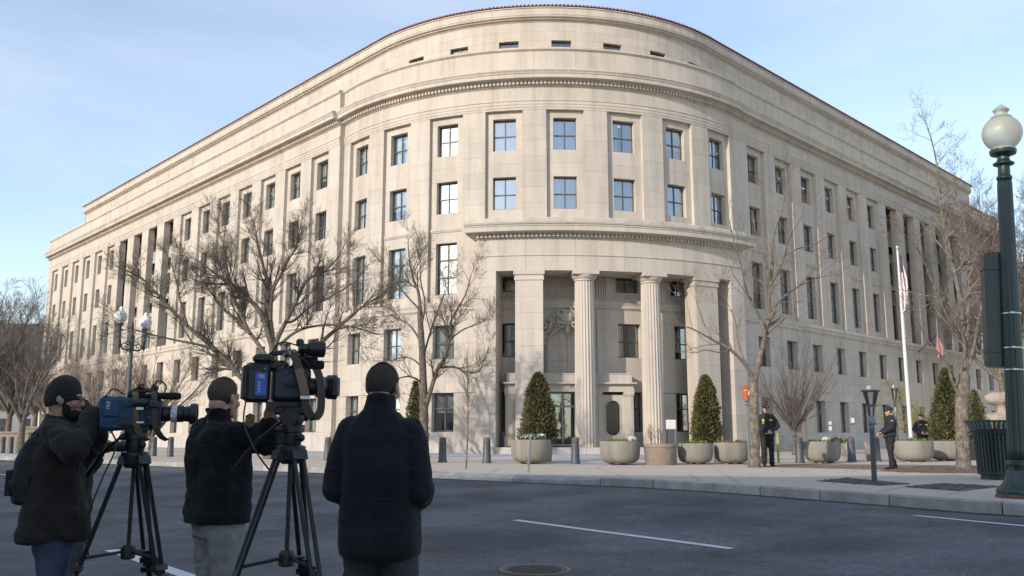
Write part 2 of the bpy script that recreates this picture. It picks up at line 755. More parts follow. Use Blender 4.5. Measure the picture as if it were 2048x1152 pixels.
# brick-paved band where the officers stand: individual pavers joined
mb = MB()
rng = random.Random(5)
b0, b1, b2, b3 = Vector((7.9, 29.2, 0)), Vector((13.9, 24.2, 0)), Vector((18.6, 29.6, 0)), Vector((9.6, 32.2, 0))
NU, NV = 44, 34
for j in range(NV):
    for i in range(NU):
        def P(u, v):
            return (b0 * (1 - u) + b1 * u) * (1 - v) + (b3 * (1 - u) + b2 * u) * v
        sft = 0.5 if j % 2 else 0.0
        u0, u1 = (i + sft) / NU, (i + sft + 0.96) / NU
        v0, v1 = j / NV, (j + 0.93) / NV
        if u1 > 1.0:
            continue
        q = [P(u0, v0), P(u1, v0), P(u1, v1), P(u0, v1)]
        h = 0.006 + rng.random() * 0.003
        mb.add([(p.x, p.y, h) for p in q], [(0, 1, 2, 3)], rng.random())
bp_ = mb.build('brick_paving', M_BRICKPAVE, tint=True)
tag(bp_, kind='stuff')

# cobbled tree pits beside the kerb
def pit(corners, nu, nv, seed):
    rng = random.Random(seed)
    q = [Vector((c[0], c[1], 0)) for c in corners]
    mb = MB()
    for j in range(nv):
        for i in range(nu):
            def P(u, v):
                return (q[0] * (1 - u) + q[1] * u) * (1 - v) + (q[3] * (1 - u) + q[2] * u) * v
            g = 0.06
            u0, u1, v0, v1 = (i + g) / nu, (i + 1 - g) / nu, (j + g) / nv, (j + 1 - g) / nv
            a = [P(u0, v0), P(u1, v0), P(u1, v1), P(u0, v1)]
            c = sum(a, Vector()) / 4
            h = 0.016 + rng.random() * 0.012
            top = [c + (p - c) * 0.8 for p in a]
            mb.add([(p.x, p.y, 0.002) for p in a] + [(p.x, p.y, h) for p in top], [(4, 5, 6, 7), (0, 1, 5, 4), (1, 2, 6, 5), (2, 3, 7, 6), (3, 0, 4, 7)], rng.random())
    o = mb.build('tree_pit_cobbles', M_COBBLE, tint=True)
    tag(o, kind='stuff')


pit([gnd(1632, 962.5), gnd(1760, 971.5), gnd(1822, 968.5), gnd(1692, 957)], 10, 10, 1)
pit([gnd(1808, 974.5), gnd(1918, 982.5), gnd(2005, 974), gnd(1888, 967.5)], 10, 10, 2)

# soil bed round the big tree at the right
mb = MB()
rng = random.Random(8)
c = gnd(1925, 943)
NR = 40
ring = []
for k in range(NR):
    t = 2 * pi * k / NR
    rr = (1 + 0.12 * rng.uniform(-1, 1))
    ring.append((c.x + 2.15 * cos(t) * rr, c.y + 1.25 * sin(t) * rr, 0.006))
rows = [ring]
for s, h in ((0.75, 0.06), (0.45, 0.10), (0.15, 0.12)):
    rows.append([(c.x + (p[0] - c.x) * s, c.y + (p[1] - c.y) * s, h + 0.03 * rng.uniform(-1, 1)) for p in ring])
vs = [p for r in rows for p in r]
fs = []
for r in range(3):
    for k in range(NR):
        k2 = (k + 1) % NR
        fs.append((r * NR + k, r * NR + k2, (r + 1) * NR + k2, (r + 1) * NR + k))
fs.append(tuple(range(3 * NR, 4 * NR)))
mb.add(vs, fs)
tag(mb.build('tree_bed', M_SOIL), kind='structure')

# pavement joints: shallow dark saw cuts
M_JOINT = mat('pavement_joint', (0.15, 0.135, 0.12), rough=1.0)
mb = MB()
for a, b in [((868, 939), (1240, 945)), ((1190, 935), (1260, 957)), ((1560, 962.5), (1630, 962.5)), ((1755, 984), (1812, 974)), ((1240, 945), (1620, 948)), ((1000, 937), (968, 952)), ((1430, 937), (1480, 968)), ((1890, 990), (1940, 981)), ((1380, 948), (1400, 962))]:
    p, q = gnd(*a), gnd(*b)
    d = (q - p).normalized()
    n = Vector((-d.y, d.x, 0)) * 0.009
    mb.add([tuple((p - n) + Vector((0, 0, .004))), tuple((q - n) + Vector((0, 0, .004))), tuple((q + n) + Vector((0, 0, .004))), tuple((p + n) + Vector((0, 0, .004)))], [(0, 1, 2, 3)])
tag(mb.build('pavement_joint', M_JOINT), kind='structure')

# manhole cover
M_IRON = mat('cast_iron', (0.075, 0.066, 0.058), rough=0.6, metal=0.3, var=0.3, vscale=9, bump=0.3, bscale=60)
M_IRONRING = mat('worn_iron_ring', (0.15, 0.125, 0.095), rough=0.6, metal=0.3, var=0.25, vscale=9)
mc = Vector((0.245, 9.79, 0))
mz = float(road_z(mc.x, mc.y)) + 0.006
t = thing('manhole_cover', 'round cast iron manhole cover set in the dark asphalt', 'manhole cover', (mc.x, mc.y, mz))
MBr = MB()
MBr.lathe((0, 0, 0), [(0.385, -0.02), (0.385, 0.006), (0.34, 0.006), (0.335, -0.006)], 48, cap=False)
MBr.build('rim', M_IRONRING, t)
l = MB()
l.lathe((0, 0, 0), [(0.33, -0.015), (0.33, 0.003), (0.315, 0.003), (0.312, -0.001), (0.001, -0.001)], 48, cap=False)
for i in range(-9, 10):
    for j in range(-9, 10):
        x, y = i * 0.033, j * 0.033
        if x * x + y * y < 0.285 ** 2 and (i + j) % 2 == 0:
            l.box((x, y, 0.001), (0.026, 0.026, 0.008), 0.3)
l.build('lid', M_IRON, t)

# cracks and a sealed patch in the asphalt
M_CRACK = mat('asphalt_crack', (0.018, 0.018, 0.019), rough=1)
rng = random.Random(14)
for pts in ([(515, 1100), (560, 1112), (600, 1124), (640, 1128)], [(1640, 1030), (1700, 1065), (1790, 1085)]):
    P = [gnd(x, y, -.36) for x, y in pts]
    line = []
    for a, b in zip(P[:-1], P[1:]):
        for k in range(10):
            q = a.lerp(b, k / 10) + Vector((rng.gauss(0, .02), rng.gauss(0, .02), 0))
            line.append(q)
    mb = MB()
    for a, b in zip(line[:-1], line[1:]):
        d = (b - a)
        if d.length < 1e-4:
            continue
        n_ = Vector((-d.y, d.x, 0)).normalized() * rng.uniform(.001, .004)
        vs = []
        for q in (a - n_, b - n_, b + n_, a + n_):
            vs.append((q.x, q.y, float(road_z(q.x, q.y)) + .004))
        mb.add(vs, [(0, 1, 2, 3)])
    tag(mb.build('road_crack', M_CRACK), kind='structure')

# fallen leaves and grit along the kerb and round the trees
M_LITTER = mat('dead_leaf', (0.16, 0.095, 0.05), rough=.95, tint=.5)
rng = random.Random(77)
mb = MB()
spots_ = [(gnd(540, 915), 1.5, 60), (gnd(846, 924), 1.3, 60), (gnd(1508, 932), 1.3, 70), (gnd(1925, 944), 2.6, 150), (gnd(1590, 910), 1.5, 50), (gnd(1747, 965), 1.0, 40), (gnd(1350, 932), 2.2, 60)]
for c, r, n in spots_:
    for i in range(n):
        p = c + Vector((rng.gauss(0, r), rng.gauss(0, r), 0))
        if float(seg_dist(np.array([p.x]), np.array([p.y]))[0]) > -.35:
            continue
        a, l = rng.uniform(0, 6.28), rng.uniform(.02, .05)
        d = Vector((cos(a), sin(a), rng.uniform(-.1, .3))) * l
        e = Vector((-sin(a), cos(a), rng.uniform(-.1, .3))) * l * .55
        q = p + Vector((0, 0, .014))
        mb.add([q - d, q + e, q + d, q - e], [(0, 1, 2, 3)], rng.random())
gl = offset_path(near, -.10)
for (x, y) in gl:
    for i in range(3):
        p = Vector((x + rng.gauss(0, .07), y + rng.gauss(0, .07), -.165))
        if float(seg_dist(np.array([p.x]), np.array([p.y]))[0]) < .04:
            continue
        a, l = rng.uniform(0, 6.28), rng.uniform(.015, .04)
        d = Vector((cos(a), sin(a), .1)) * l
        e = Vector((-sin(a), cos(a), .2)) * l * .6
        mb.add([p - d, p + e, p + d, p - e], [(0, 1, 2, 3)], rng.random())
tag(mb.build('leaf_litter', M_LITTER, tint=True), kind='stuff')
# ================================================================== the stone office building
BC = Vector((2.3745, 67.9397, 0))
RAD = 17.0
PHL, PHR = -0.9414, 0.5963
DL, DR = -0.8232, 0.7856
T0, DT, HW = -0.8244, 0.2182, 0.0667
BLn, BRn = 3.7511, 3.7702
W0R, WWR = 5.3088, 1.4678
JL, JR = 0.3478, 0.2001
PWL = 1.47

M_STONE = mat('limestone', (0.485, 0.436, 0.378), rough=0.86, tint=0.05, var=0.05, vscale=0.7, bump=0.15, bscale=22, streak=0.20)
M_PLINTH = mat('granite_plinth', (0.46, 0.44, 0.41), rough=0.8, tint=0.08, var=0.1, vscale=2, bump=0.15, bscale=30, streak=0.25)
M_SHADOWGAP = mat('mortar_backing', (0.17, 0.15, 0.125), rough=1.0)
M_FRAME = mat('window_bronze', (0.085, 0.078, 0.062), rough=0.5, var=0.15, vscale=5)
M_INT = mat('dark_interior', (0.045, 0.05, 0.055), rough=1.0)
M_CURT = mat('curtain_fabric', (0.60, 0.615, 0.61), rough=0.95, var=0.12, vscale=1.5)
M_TILE = mat('red_clay_tile', (0.19, 0.066, 0.045), rough=0.85, tint=0.3, var=0.2, vscale=3)


def glass_mat(name, tintc=(0.88, 0.94, 0.97), refl=0.34):
    m = bpy.data.materials.new(name)
    m.use_nodes = True
    t = m.node_tree
    n = t.nodes
    n.remove(n["Principled BSDF"])
    out = n["Material Output"]
    tr = n.new('ShaderNodeBsdfTransparent')
    tr.inputs['Color'].default_value = (*tintc, 1)
    gl = n.new('ShaderNodeBsdfGlossy')
    gl.inputs['Roughness'].default_value = 0.03
    gl.inputs['Color'].default_value = (0.88, 0.94, 1.0, 1)
    fr = n.new('ShaderNodeFresnel')
    fr.inputs['IOR'].default_value = 1.6
    ma = n.new('ShaderNodeMath')
    ma.operation = 'ADD'
    ma.use_clamp = True
    ma.inputs[1].default_value = refl
    mx = n.new('ShaderNodeMixShader')
    # slight waviness in each pane
    g = n.new('ShaderNodeNewGeometry')
    nz = n.new('ShaderNodeTexNoise')
    nz.inputs['Scale'].default_value = 1.3
    bp = n.new('ShaderNodeBump')
    bp.inputs['Strength'].default_value = 0.12
    bp.inputs['Distance'].default_value = 0.02
    t.links.new(g.outputs['Position'], nz.inputs['Vector'])
    t.links.new(nz.outputs['Fac'], bp.inputs['Height'])
    t.links.new(bp.outputs['Normal'], gl.inputs['Normal'])
    t.links.new(fr.outputs[0], ma.inputs[0])
    t.links.new(ma.outputs[0], mx.inputs['Fac'])
    t.links.new(tr.outputs[0], mx.inputs[1])
    t.links.new(gl.outputs[0], mx.inputs[2])
    t.links.new(mx.outputs[0], out.inputs['Surface'])
    return m


M_GLASS = glass_mat('window_glass')
M_GLASS2 = glass_mat('old_window_glass', (0.55, 0.65, 0.68), 0.16)

bld = thing('office_building', 'pale limestone office building with rounded colonnaded corner and long wings', 'building', BC)


def dirv(a):
    return Vector((sin(a), -cos(a), 0))


def tang(a):
    return Vector((cos(a), sin(a), 0))


class Surf:
    """a facade surface; pt(u, off, z) in the building's own coordinates"""
    def __init__(s, kind, side=None, off0=0.0):
        s.kind = kind
        s.o0 = off0
        if kind == 'wing':
            if side == 'L':
                s.n, s.t = dirv(DL), -tang(DL)
                s.b = dirv(PHL) * RAD + s.n * JL
                s.a = DL
                s.flip = True
            else:
                s.n, s.t = dirv(DR), tang(DR)
                s.b = dirv(PHR) * RAD + s.n * JR
                s.a = DR
                s.flip = False
        else:
            s.flip = False

    def pt(s, u, off, z):
        if s.kind == 'wing':
            p = s.b + s.t * u + s.n * (off + s.o0)
        else:
            p = dirv(u) * (RAD + off + s.o0)
        return Vector((p.x, p.y, z))

    def nseg(s, u0, u1):
        if s.kind == 'wing':
            return 1
        return max(1, int(math.ceil(abs(u1 - u0) / 0.052)))

    def ulen(s):
        return 1.0 if s.kind == 'wing' else 1.0 / RAD


SL, SR, SC = Surf('wing', 'L'), Surf('wing', 'R'), Surf('arc')
STONES = []       # (name, verts, faces, tint, area)
rs = random.Random(11)


def px_size(p):
    w = p + BC
    d = max(w.y, 1.0)
    x, y = to_px(w)
    vis = 1.0 if (-20 < x < 2068) else 0.05
    return F / d * vis


def add_stone(name, vs, fs, mat_=0, tint=None):
    c = sum(vs, Vector()) / len(vs)
    k = px_size(c)
    lo = Vector((min(v[i] for v in vs) for i in range(3)))
    hi = Vector((max(v[i] for v in vs) for i in range(3)))
    # projected size: use corner pixels
    xs, ys = zip(*[to_px(v + BC) for v in (vs[0], vs[len(vs) // 2], vs[-1])])
    area = (max(xs) - min(xs) + 2) * (max(ys) - min(ys) + 2) if k > 5 else 0
    STONES.append((name, vs, fs, rs.random() if tint is None else tint, area, mat_))


G = 0.0036


def block(S, u0, u1, z0, z1, off, depth, name='stone_block', mat_=0, g=G):
    gu = g * S.ulen()
    u0, u1, z0, z1 = u0 + gu, u1 - gu, z0 + g, z1 - g
    if u1 - u0 < 0.02 * S.ulen() or z1 - z0 < 0.02:
        return
    n = S.nseg(u0, u1)
    vs = []
    ch = 0.006
    for i in range(n + 1):
        u = u0 + (u1 - u0) * i / n
        vs += [S.pt(u, off - depth, z0), S.pt(u, off, z0), S.pt(u, off, z1), S.pt(u, off - depth, z1)]
    fs = []
    for i in range(n):
        a, b = i * 4, (i + 1) * 4
        for k in ((0, 1), (1, 2), (2, 3)):
            f = (a + k[0], b + k[0], b + k[1], a + k[1])
            fs.append(f[::-1] if S.flip else f)
    e = n * 4
    fs += [(0, 1, 2, 3) if not S.flip else (3, 2, 1, 0), (e + 3, e + 2, e + 1, e) if not S.flip else (e, e + 1, e + 2, e + 3)]
    add_stone(name, vs, fs, mat_)


def courses(z0, z1, extra, h):
    zs = sorted(set([z0, z1] + [round(e, 4) for e in extra if z0 < e < z1]))
    out = [zs[0]]
    for a, b in zip(zs[:-1], zs[1:]):
        n = max(1, round((b - a) / h))
        for k in range(1, n + 1):
            out.append(a + (b - a) * k / n)
    return out


def wall(S, u0, u1, z0, z1, off, depth, openings=(), h=0.78, bl=1.45, name='stone_block', mat_=0):
    zs = courses(z0, z1, [o[2] for o in openings] + [o[3] for o in openings], h)
    L = bl * S.ulen()
    for ci, (a, b) in enumerate(zip(zs[:-1], zs[1:])):
        ops = sorted([(o[0], o[1]) for o in openings if o[2] < b - 1e-4 and o[3] > a + 1e-4])
        spans = []
        cur = u0
        for (p, q) in ops:
            if q <= u0 or p >= u1:
                continue
            if p > cur + 1e-6:
                spans.append((cur, min(p, u1)))
            cur = max(cur, q)
        if cur < u1 - 1e-6:
            spans.append((cur, u1))
        for (p, q) in spans:
            n = max(1, int(round((q - p) / L)))
            ph = (0.5 if ci % 2 else 0.0)
            if n <= 1:
                cuts = [p, q]
            else:
                w = (q - p) / n
                cuts = [p] + [p + (k + ph) * w for k in range(0 if ph else 1, n)] + [q]
            for c0, c1 in zip(cuts[:-1], cuts[1:]):
                block(S, c0, c1, a, b, off, depth, name, mat_)


def sweep(S, u0, u1, prof, step, name, mat_=0, g=0.004):
    """a moulded course: closed profile (off, z) run along the surface in stones"""
    n = max(1, int(round((u1 - u0) / (step * S.ulen()))))
    for k in range(n):
        a = u0 + (u1 - u0) * k / n + g * S.ulen() * (k > 0)
        b = u0 + (u1 - u0) * (k + 1) / n - g * S.ulen() * (k < n - 1)
        m = S.nseg(a, b)
        vs = []
        for i in range(m + 1):
            u = a + (b - a) * i / m
            vs += [S.pt(u, o, z) for o, z in prof]
        q = len(prof)
        fs = []
        for i in range(m):
            for j in range(q):
                j2 = (j + 1) % q
                f = (i * q + j, (i + 1) * q + j, (i + 1) * q + j2, i * q + j2)
                fs.append(f[::-1] if S.flip else f)
        fs.append(tuple(range(q)))
        fs.append(tuple(range(m * q + q - 1, m * q - 1, -1)))
        add_stone(name, vs, fs, mat_)


# ---------------------------------------------------------------- windows
WIN = []     # (surface, u, off, row)
ROWS = {1: (17.92, 19.92), 2: (14.28, 16.27), 3: (9.30, 12.45), 4: (5.45, 7.42), 5: (1.20, 3.43)}
WW = 1.42


def win_u(S):
    return WW / 2 * S.ulen()


def bay_openings(S, uc, rows):
    return [(uc - win_u(S), uc + win_u(S), *ROWS[r]) for r in rows]


def lower_wall(S, u0, u1, centres, skip=(), zbot=0.0):
    """plinth, plain lower storey with two rows of windows, and the belt course"""
    sweep(S, u0, u1, [(-.3, -.1), (.10, -.1), (.10, .16), (.08, .18), (.08, .96), (.05, .99), (-.3, .99)], 1.9, 'plinth_stone', 1)
    ops = []
    for c in centres:
        if c in skip:
            continue
        ops += bay_openings(S, c, (4, 5))
    for c in skip:
        ops.append((c - 1.15 * S.ulen(), c + 1.15 * S.ulen(), 4.42, 7.24))
        ops.append((c - 1.5 * S.ulen(), c + 1.5 * S.ulen(), 1.2, 3.45))
    wall(S, u0, u1, .99, 1.20, .03, .45, [], h=.3, bl=2.4)
    wall(S, u0, u1, 1.20, 8.20, 0.0, .45, ops, h=0.74, bl=1.5)
    sweep(S, u0, u1, [(-.3, 8.20), (0.02, 8.20), (.05, 8.26), (.12, 8.30), (.12, 8.40), (.07, 8.44), (.10, 8.52), (.14, 8.60), (.14, 8.68), (0.03, 8.74), (0.03, 8.85), (-.3, 8.85)], 2.4, 'belt_stone')
    for c in centres:
        if c in skip:
            continue
        WIN.append((S, c, -.40, 4))
        WIN.append((S, c, -.40, 5))


REC = -0.24


def upper_bay(S, uc, half, rows=(1, 2, 3)):
    ops = bay_openings(S, uc, rows)
    wall(S, uc - half, uc + half, 8.85, 20.36, REC, .34, ops, h=0.82, bl=1.6)
    sweep(S, uc - half + .03 * S.ulen(), uc + half - .03 * S.ulen(), [(REC - .02, 13.12), (REC + .05, 13.12), (REC + .05, 13.18), (REC + .09, 13.22), (REC + .09, 13.30), (REC + .03, 13.36), (REC - .02, 13.36)], 3, 'spandrel_moulding')
    for r in rows:
        WIN.append((S, uc, REC - .33, r))


def pilaster(S, u0, u1):
    wall(S, u0, u1, 8.85, 20.36, 0.0, .58, [], h=0.96, bl=3.0)


def loggia(S, u0, u1):
    wall(S, u0 - .2, u1 + .2, 8.85, 20.36, -1.9, .3, [((u0 + u1) / 2 - .7, (u0 + u1) / 2 + .7, 9.3, 12.45), ((u0 + u1) / 2 - .7, (u0 + u1) / 2 + .7, 14.28, 16.27)], h=1.1, bl=2)
    WIN.append((S, (u0 + u1) / 2, -2.1, 3))
    WIN.append((S, (u0 + u1) / 2, -2.1, 2))
    # coffered head over the opening
    mbv = [S.pt(u0, -.3, 20.0), S.pt(u1, -.3, 20.0), S.pt(u1, -1.9, 20.0), S.pt(u0, -1.9, 20.0)]
    sweep(S, u0, u1, [(-1.2, 19.3), (-.9, 19.3), (-.9, 20.0), (-1.2, 20.0)], 4, 'loggia_lintel')


def entablature(S, u0, u1):
    sweep(S, u0, u1, [(-.4, 20.36), (0.02, 20.36), (0.02, 20.50), (.045, 20.505), (.045, 20.68), (.07, 20.685), (.07, 20.86), (.11, 20.90), (.11, 20.97), (.04, 21.0), (-.4, 21.0)], 2.6, 'architrave_stone')
    sweep(S, u0, u1, [(-.4, 21.0), (0.02, 21.0), (0.02, 21.74), (.06, 21.79), (-.4, 21.79)], 2.6, 'frieze_stone')
    sweep(S, u0, u1, [(-.4, 21.79), (.10, 21.79), (.10, 21.85), (.16, 21.86), (.16, 22.06), (.30, 22.08), (.32, 22.14), (.60, 22.15), (.62, 22.17), (.62, 22.38), (.66, 22.41), (.69, 22.50), (.75, 22.57), (.75, 22.66), (.1, 22.74), (-.4, 22.74)], 2.6, 'cornice_stone')
    sweep(S, u0, u1, [(-.4, 22.74), (.16, 22.74), (.16, 22.86), (.12, 22.9), (.12, 24.02), (.17, 24.06), (.25, 24.12), (.25, 24.24), (.12, 24.29), (-.4, 24.29)], 2.6, 'parapet_stone')
    # dentils
    st = 0.235 * S.ulen()
    n = int((u1 - u0) / st)
    for k in range(n):
        a = u0 + (k + .2) * st
        DENT.append((S, a, a + st * .62))


DENT = []


def attic(S0, u0, u1, slits=()):
    S = Surf('wing', 'L' if S0 is SL else 'R', DOFF[S0]) if S0.kind == 'wing' else Surf('arc', None, DOFF[S0])
    ops = [(c - .7 * S.ulen(), c + .7 * S.ulen(), 24.75, 25.58) for c in slits]
    wall(S, u0, u1, 22.6, 26.80, -1.95, .4, ops, h=0.62, bl=1.7)
    sweep(S, u0, u1, [(-2.4, 26.80), (-1.93, 26.80), (-1.88, 26.86), (-1.74, 26.92), (-1.70, 27.0), (-1.60, 27.02), (-1.58, 27.10), (-1.66, 27.13), (-1.62, 27.18), (-1.62, 27.58), (-1.56, 27.60), (-1.56, 27.66), (-2.4, 27.68)], 2.6, 'attic_stone')
    for c in slits:
        SLITS.append((S, c))


SLITS = []
RHO = 15.28      # the set-back attic runs on from wing to wing without a break
DOFF = {SL: 0.0, SC: RHO - 15.05, SR: 0.0}
DOFF[SL] = RHO + 1.95 - SL.b.dot(SL.n)
DOFF[SR] = RHO + 1.95 - SR.b.dot(SR.n)
AL0, AR0 = -SL.b.dot(SL.t), -SR.b.dot(SR.t)

# left wing
NBL = 17
uL_end = 65.2
cL = [k * BLn + PWL + (BLn - PWL) / 2 for k in range(NBL)]
LOGL = (7, 8, 9, 10)
lower_wall(SL, 0, uL_end, cL)
for k in range(NBL):
    p = k * BLn
    pw = 1.62 if k in (7, 8, 9, 10, 11) else PWL
    pilaster(SL, p, p + pw)
    if k in LOGL:
        loggia(SL, p + pw, p + BLn)
    else:
        upper_bay(SL, p + pw + (BLn - pw) / 2, (BLn - pw) / 2)
pilaster(SL, NBL * BLn, uL_end)
entablature(SL, 0, uL_end)
attic(SL, AL0, 59.4)

# right wing
NBR = 14
uR0 = W0R - WWR
uR_end = W0R + NBR * BRn - 0.35
cR = [W0R + k * BRn + (BRn - WWR) / 2 for k in range(NBR)]
LOGR = (6, 7, 8, 9, 10)
lower_wall(SR, uR0, uR_end, cR)
for k in range(NBR + 1):
    p = W0R + k * BRn
    if k == 0:
        pilaster(SR, uR0, p)
    elif k < NBR:
        pilaster(SR, p - WWR, p)
    else:
        pilaster(SR, p - WWR, uR_end)
    if k < NBR:
        if k in LOGR:
            loggia(SR, p, p + BRn - WWR)
        else:
            upper_bay(SR, p + (BRn - WWR) / 2, (BRn - WWR) / 2)
entablature(SR, uR0, uR_end)
attic(SR, AR0, 54.8)

# the rounded corner
aC0, aC1 = PHL, radians(46.9)
cC = [T0 + k * DT for k in range(8)]
ENTRY = cC[4]
lower_wall(SC, aC0, aC1, cC, skip=(ENTRY,))
prev = aC0
for k, c in enumerate(cC):
    pilaster(SC, prev, c - HW)
    prev = c + HW
    upper_bay(SC, c, HW, (1, 2) if k == 4 else (1, 2, 3))
pilaster(SC, prev, aC1)
entablature(SC, aC0, aC1)
attic(SC, DL, DR, slits=cC)

# dentil blocks: past counting, one piece of real geometry
mb = MB()
for S, a, b in DENT:
    vs = [S.pt(a, .15, 21.88), S.pt(b, .15, 21.88), S.pt(b, .29, 21.88), S.pt(a, .29, 21.88), S.pt(a, .15, 22.07), S.pt(b, .15, 22.07), S.pt(b, .29, 22.07), S.pt(a, .29, 22.07)]
    fs = [(0, 1, 2, 3), (3, 2, 6, 7), (0, 3, 7, 4), (1, 5, 6, 2)]
    mb.add(vs, [f[::-1] for f in fs] if S.flip else fs, rs.random())
tag(mb.build('dentils', M_STONE, bld, tint=True), kind='stuff')

# backing wall behind all joints, roof and ends
mb = MB()


def backing(S, u0, u1, off, z0, z1):
    n = max(1, S.nseg(u0, u1))
    vs = []
    for i in range(n + 1):
        u = u0 + (u1 - u0) * i / n
        vs += [S.pt(u, off, z0), S.pt(u, off, z1)]
    mb.add(vs, [(2 * i, 2 * i + 2, 2 * i + 3, 2 * i + 1) for i in range(n)])


for S, a, b in ((SL, 0, uL_end), (SR, uR0, uR_end), (SC, aC0, aC1)):
    backing(S, a, b, -.36, 20.3, 22.8)
    backing(S, a, b, -.28, 22.7, 24.2)
    backing(S, a, b, -.27, -.1, 1.1)
    backing(S, a, b, -.27, 8.15, 8.9)
    backing(S, a, b, -2.62, 0, 20.4)
for S, a, b in ((SL, AL0, 59.4), (SR, AR0, 54.8), (SC, DL, DR)):
    backing(S, a, b, -2.45 + DOFF[S], 22.7, 27.6)
mb.build('inner_wall', M_INT, bld)

# floors seen through windows, roof slabs
mb = MB()
for S, a, b in ((SL, 0, uL_end), (SR, uR0, uR_end), (SC, aC0, aC1)):
    for z in (4.4, 8.4, 13.3, 17.1, 20.5):
        n = max(1, S.nseg(a, b))
        vs = []
        for i in range(n + 1):
            u = a + (b - a) * i / n
            vs += [S.pt(u, -.6, z), S.pt(u, -2.62, z)]
        mb.add(vs, [(2 * i, 2 * i + 2, 2 * i + 3, 2 * i + 1) for i in range(n)])
mb.build('floor_slab', M_INT, bld)
mb = MB()
for S, a, b in ((SL, 0, uL_end), (SR, uR0, uR_end), (SC, aC0, aC1)):
    n = max(1, S.nseg(a, b))
    vs = []
    for i in range(n + 1):
        u = a + (b - a) * i / n
        vs += [S.pt(u, .1, 22.72), S.pt(u, -2.6, 22.72)]
    mb.add(vs, [(2 * i, 2 * i + 2, 2 * i + 3, 2 * i + 1) for i in range(n)])
mb.build('terrace', M_PLINTH, bld)

# end walls of the wings
mb = MB()
for S, u, ua in ((SL, uL_end, 59.4), (SR, uR_end, 54.8)):
    for (uu, o0, o1, z0, z1) in ((u, 0, -16, 0, 22.7), (ua - .01, -1.9 + DOFF[S], -12, 22.6, 27.66), (u, .1, -16, 22.74, 24.25)):
        vs = [S.pt(uu, o0, z0), S.pt(uu, o1, z0), S.pt(uu, o1, z1), S.pt(uu, o0, z1)]
        mb.add(vs, [(0, 1, 2, 3)])
mb.build('end_wall', M_STONE, bld, tint=True)

# tiled roof
mb = MB()
rt = random.Random(2)
for S, a, b in ((Surf('wing', 'L', DOFF[SL]), AL0, 59.4), (Surf('wing', 'R', DOFF[SR]), AR0, 54.8), (Surf('arc', None, DOFF[SC]), DL, DR)):
    n = max(1, S.nseg(a, b))
    vs = []
    for i in range(n + 1):
        u = a + (b - a) * i / n
        vs += [S.pt(u, -1.58, 27.67), S.pt(u, -1.58, 27.74), S.pt(u, -8.5, 29.6), S.pt(u, -16, 29.6)]
    mb.add(vs, [(4 * i + j, 4 * i + 4 + j, 4 * i + 5 + j, 4 * i + 1 + j) for i in range(n) for j in range(3)])
mb.build('roof', M_TILE, bld, tint=True)
mb = MB()
for S, a, b in ((Surf('wing', 'L', DOFF[SL]), AL0, 59.4), (Surf('wing', 'R', DOFF[SR]), AR0, 54.8), (Surf('arc', None, DOFF[SC]), DL, DR)):
    st = .27 * S.ulen()
    k = 0
    u = a
    while u < b:
        vs = []
        for (o, z) in ((-1.50, 27.70), (-2.9, 28.08)):
            for q in range(5):
                t = pi * q / 4
                vs.append(S.pt(u + (0.5 - 0.42 * cos(t)) * st, o, z + .115 * sin(t)))
        fs = [(q, q + 1, q + 6, q + 5) for q in range(4)] + [(0, 1, 2, 3, 4)]
        mb.add(vs, fs, rt.random())
        u += st
tag(mb.build('roof_tiles', M_TILE, bld, tint=True), kind='stuff')
# ================================================================== portico, entrance, windows
D = radians
PA0, PA1 = D(-13.37), D(37.7)
sweep(SC, PA0, PA1, [(-.1, 10.14), (2.0, 10.14), (2.0, 10.97), (2.05, 10.99), (2.05, 11.05), (2.0, 11.08), (-.1, 11.08)], 2.7, 'entablature_stone')
sweep(SC, PA0, PA1, [(-.1, 11.08), (1.97, 11.08), (1.97, 11.95), (2.03, 12.0), (2.03, 12.04), (-.1, 12.04)], 2.7, 'entablature_stone')
PC0, PC1 = PA0 - D(1.6), PA1 + D(1.5)
sweep(SC, PA0, PA1, [(-.1, 12.04), (2.10, 12.04), (2.12, 12.23), (-.1, 12.23)], 2.7, 'cornice_stone')
sweep(SC, PC0, PC1, [(-.1, 12.23), (2.25, 12.23), (2.28, 12.28), (2.60, 12.29), (2.62, 12.31), (2.62, 12.56), (2.66, 12.58), (2.66, 12.64), (2.72, 12.68), (2.76, 12.78), (2.5, 12.82), (-.1, 12.86)], 2.7, 'cornice_stone')
sweep(SC, PA0 - D(.1), PA1 + D(.1), [(-.1, 12.86), (2.32, 12.84), (2.32, 13.08), (2.28, 13.14), (-.1, 13.14)], 2.7, 'parapet_stone')
mb = MB()
st = .24 / (RAD + 2.2)
k = 0
u = PA0
while u < PA1 - st:
    a, b = u + st * .2, u + st * .8
    vs = [SC.pt(a, 2.0, 12.045), SC.pt(b, 2.0, 12.045), SC.pt(b, 2.23, 12.045), SC.pt(a, 2.23, 12.045), SC.pt(a, 2.0, 12.235), SC.pt(b, 2.0, 12.235), SC.pt(b, 2.23, 12.235), SC.pt(a, 2.23, 12.235)]
    mb.add(vs, [(0, 1, 2, 3), (3, 2, 6, 7), (0, 3, 7, 4), (1, 5, 6, 2)], rs.random())
    u += st
tag(mb.build('portico_dentils', M_STONE, bld, tint=True), kind='stuff')

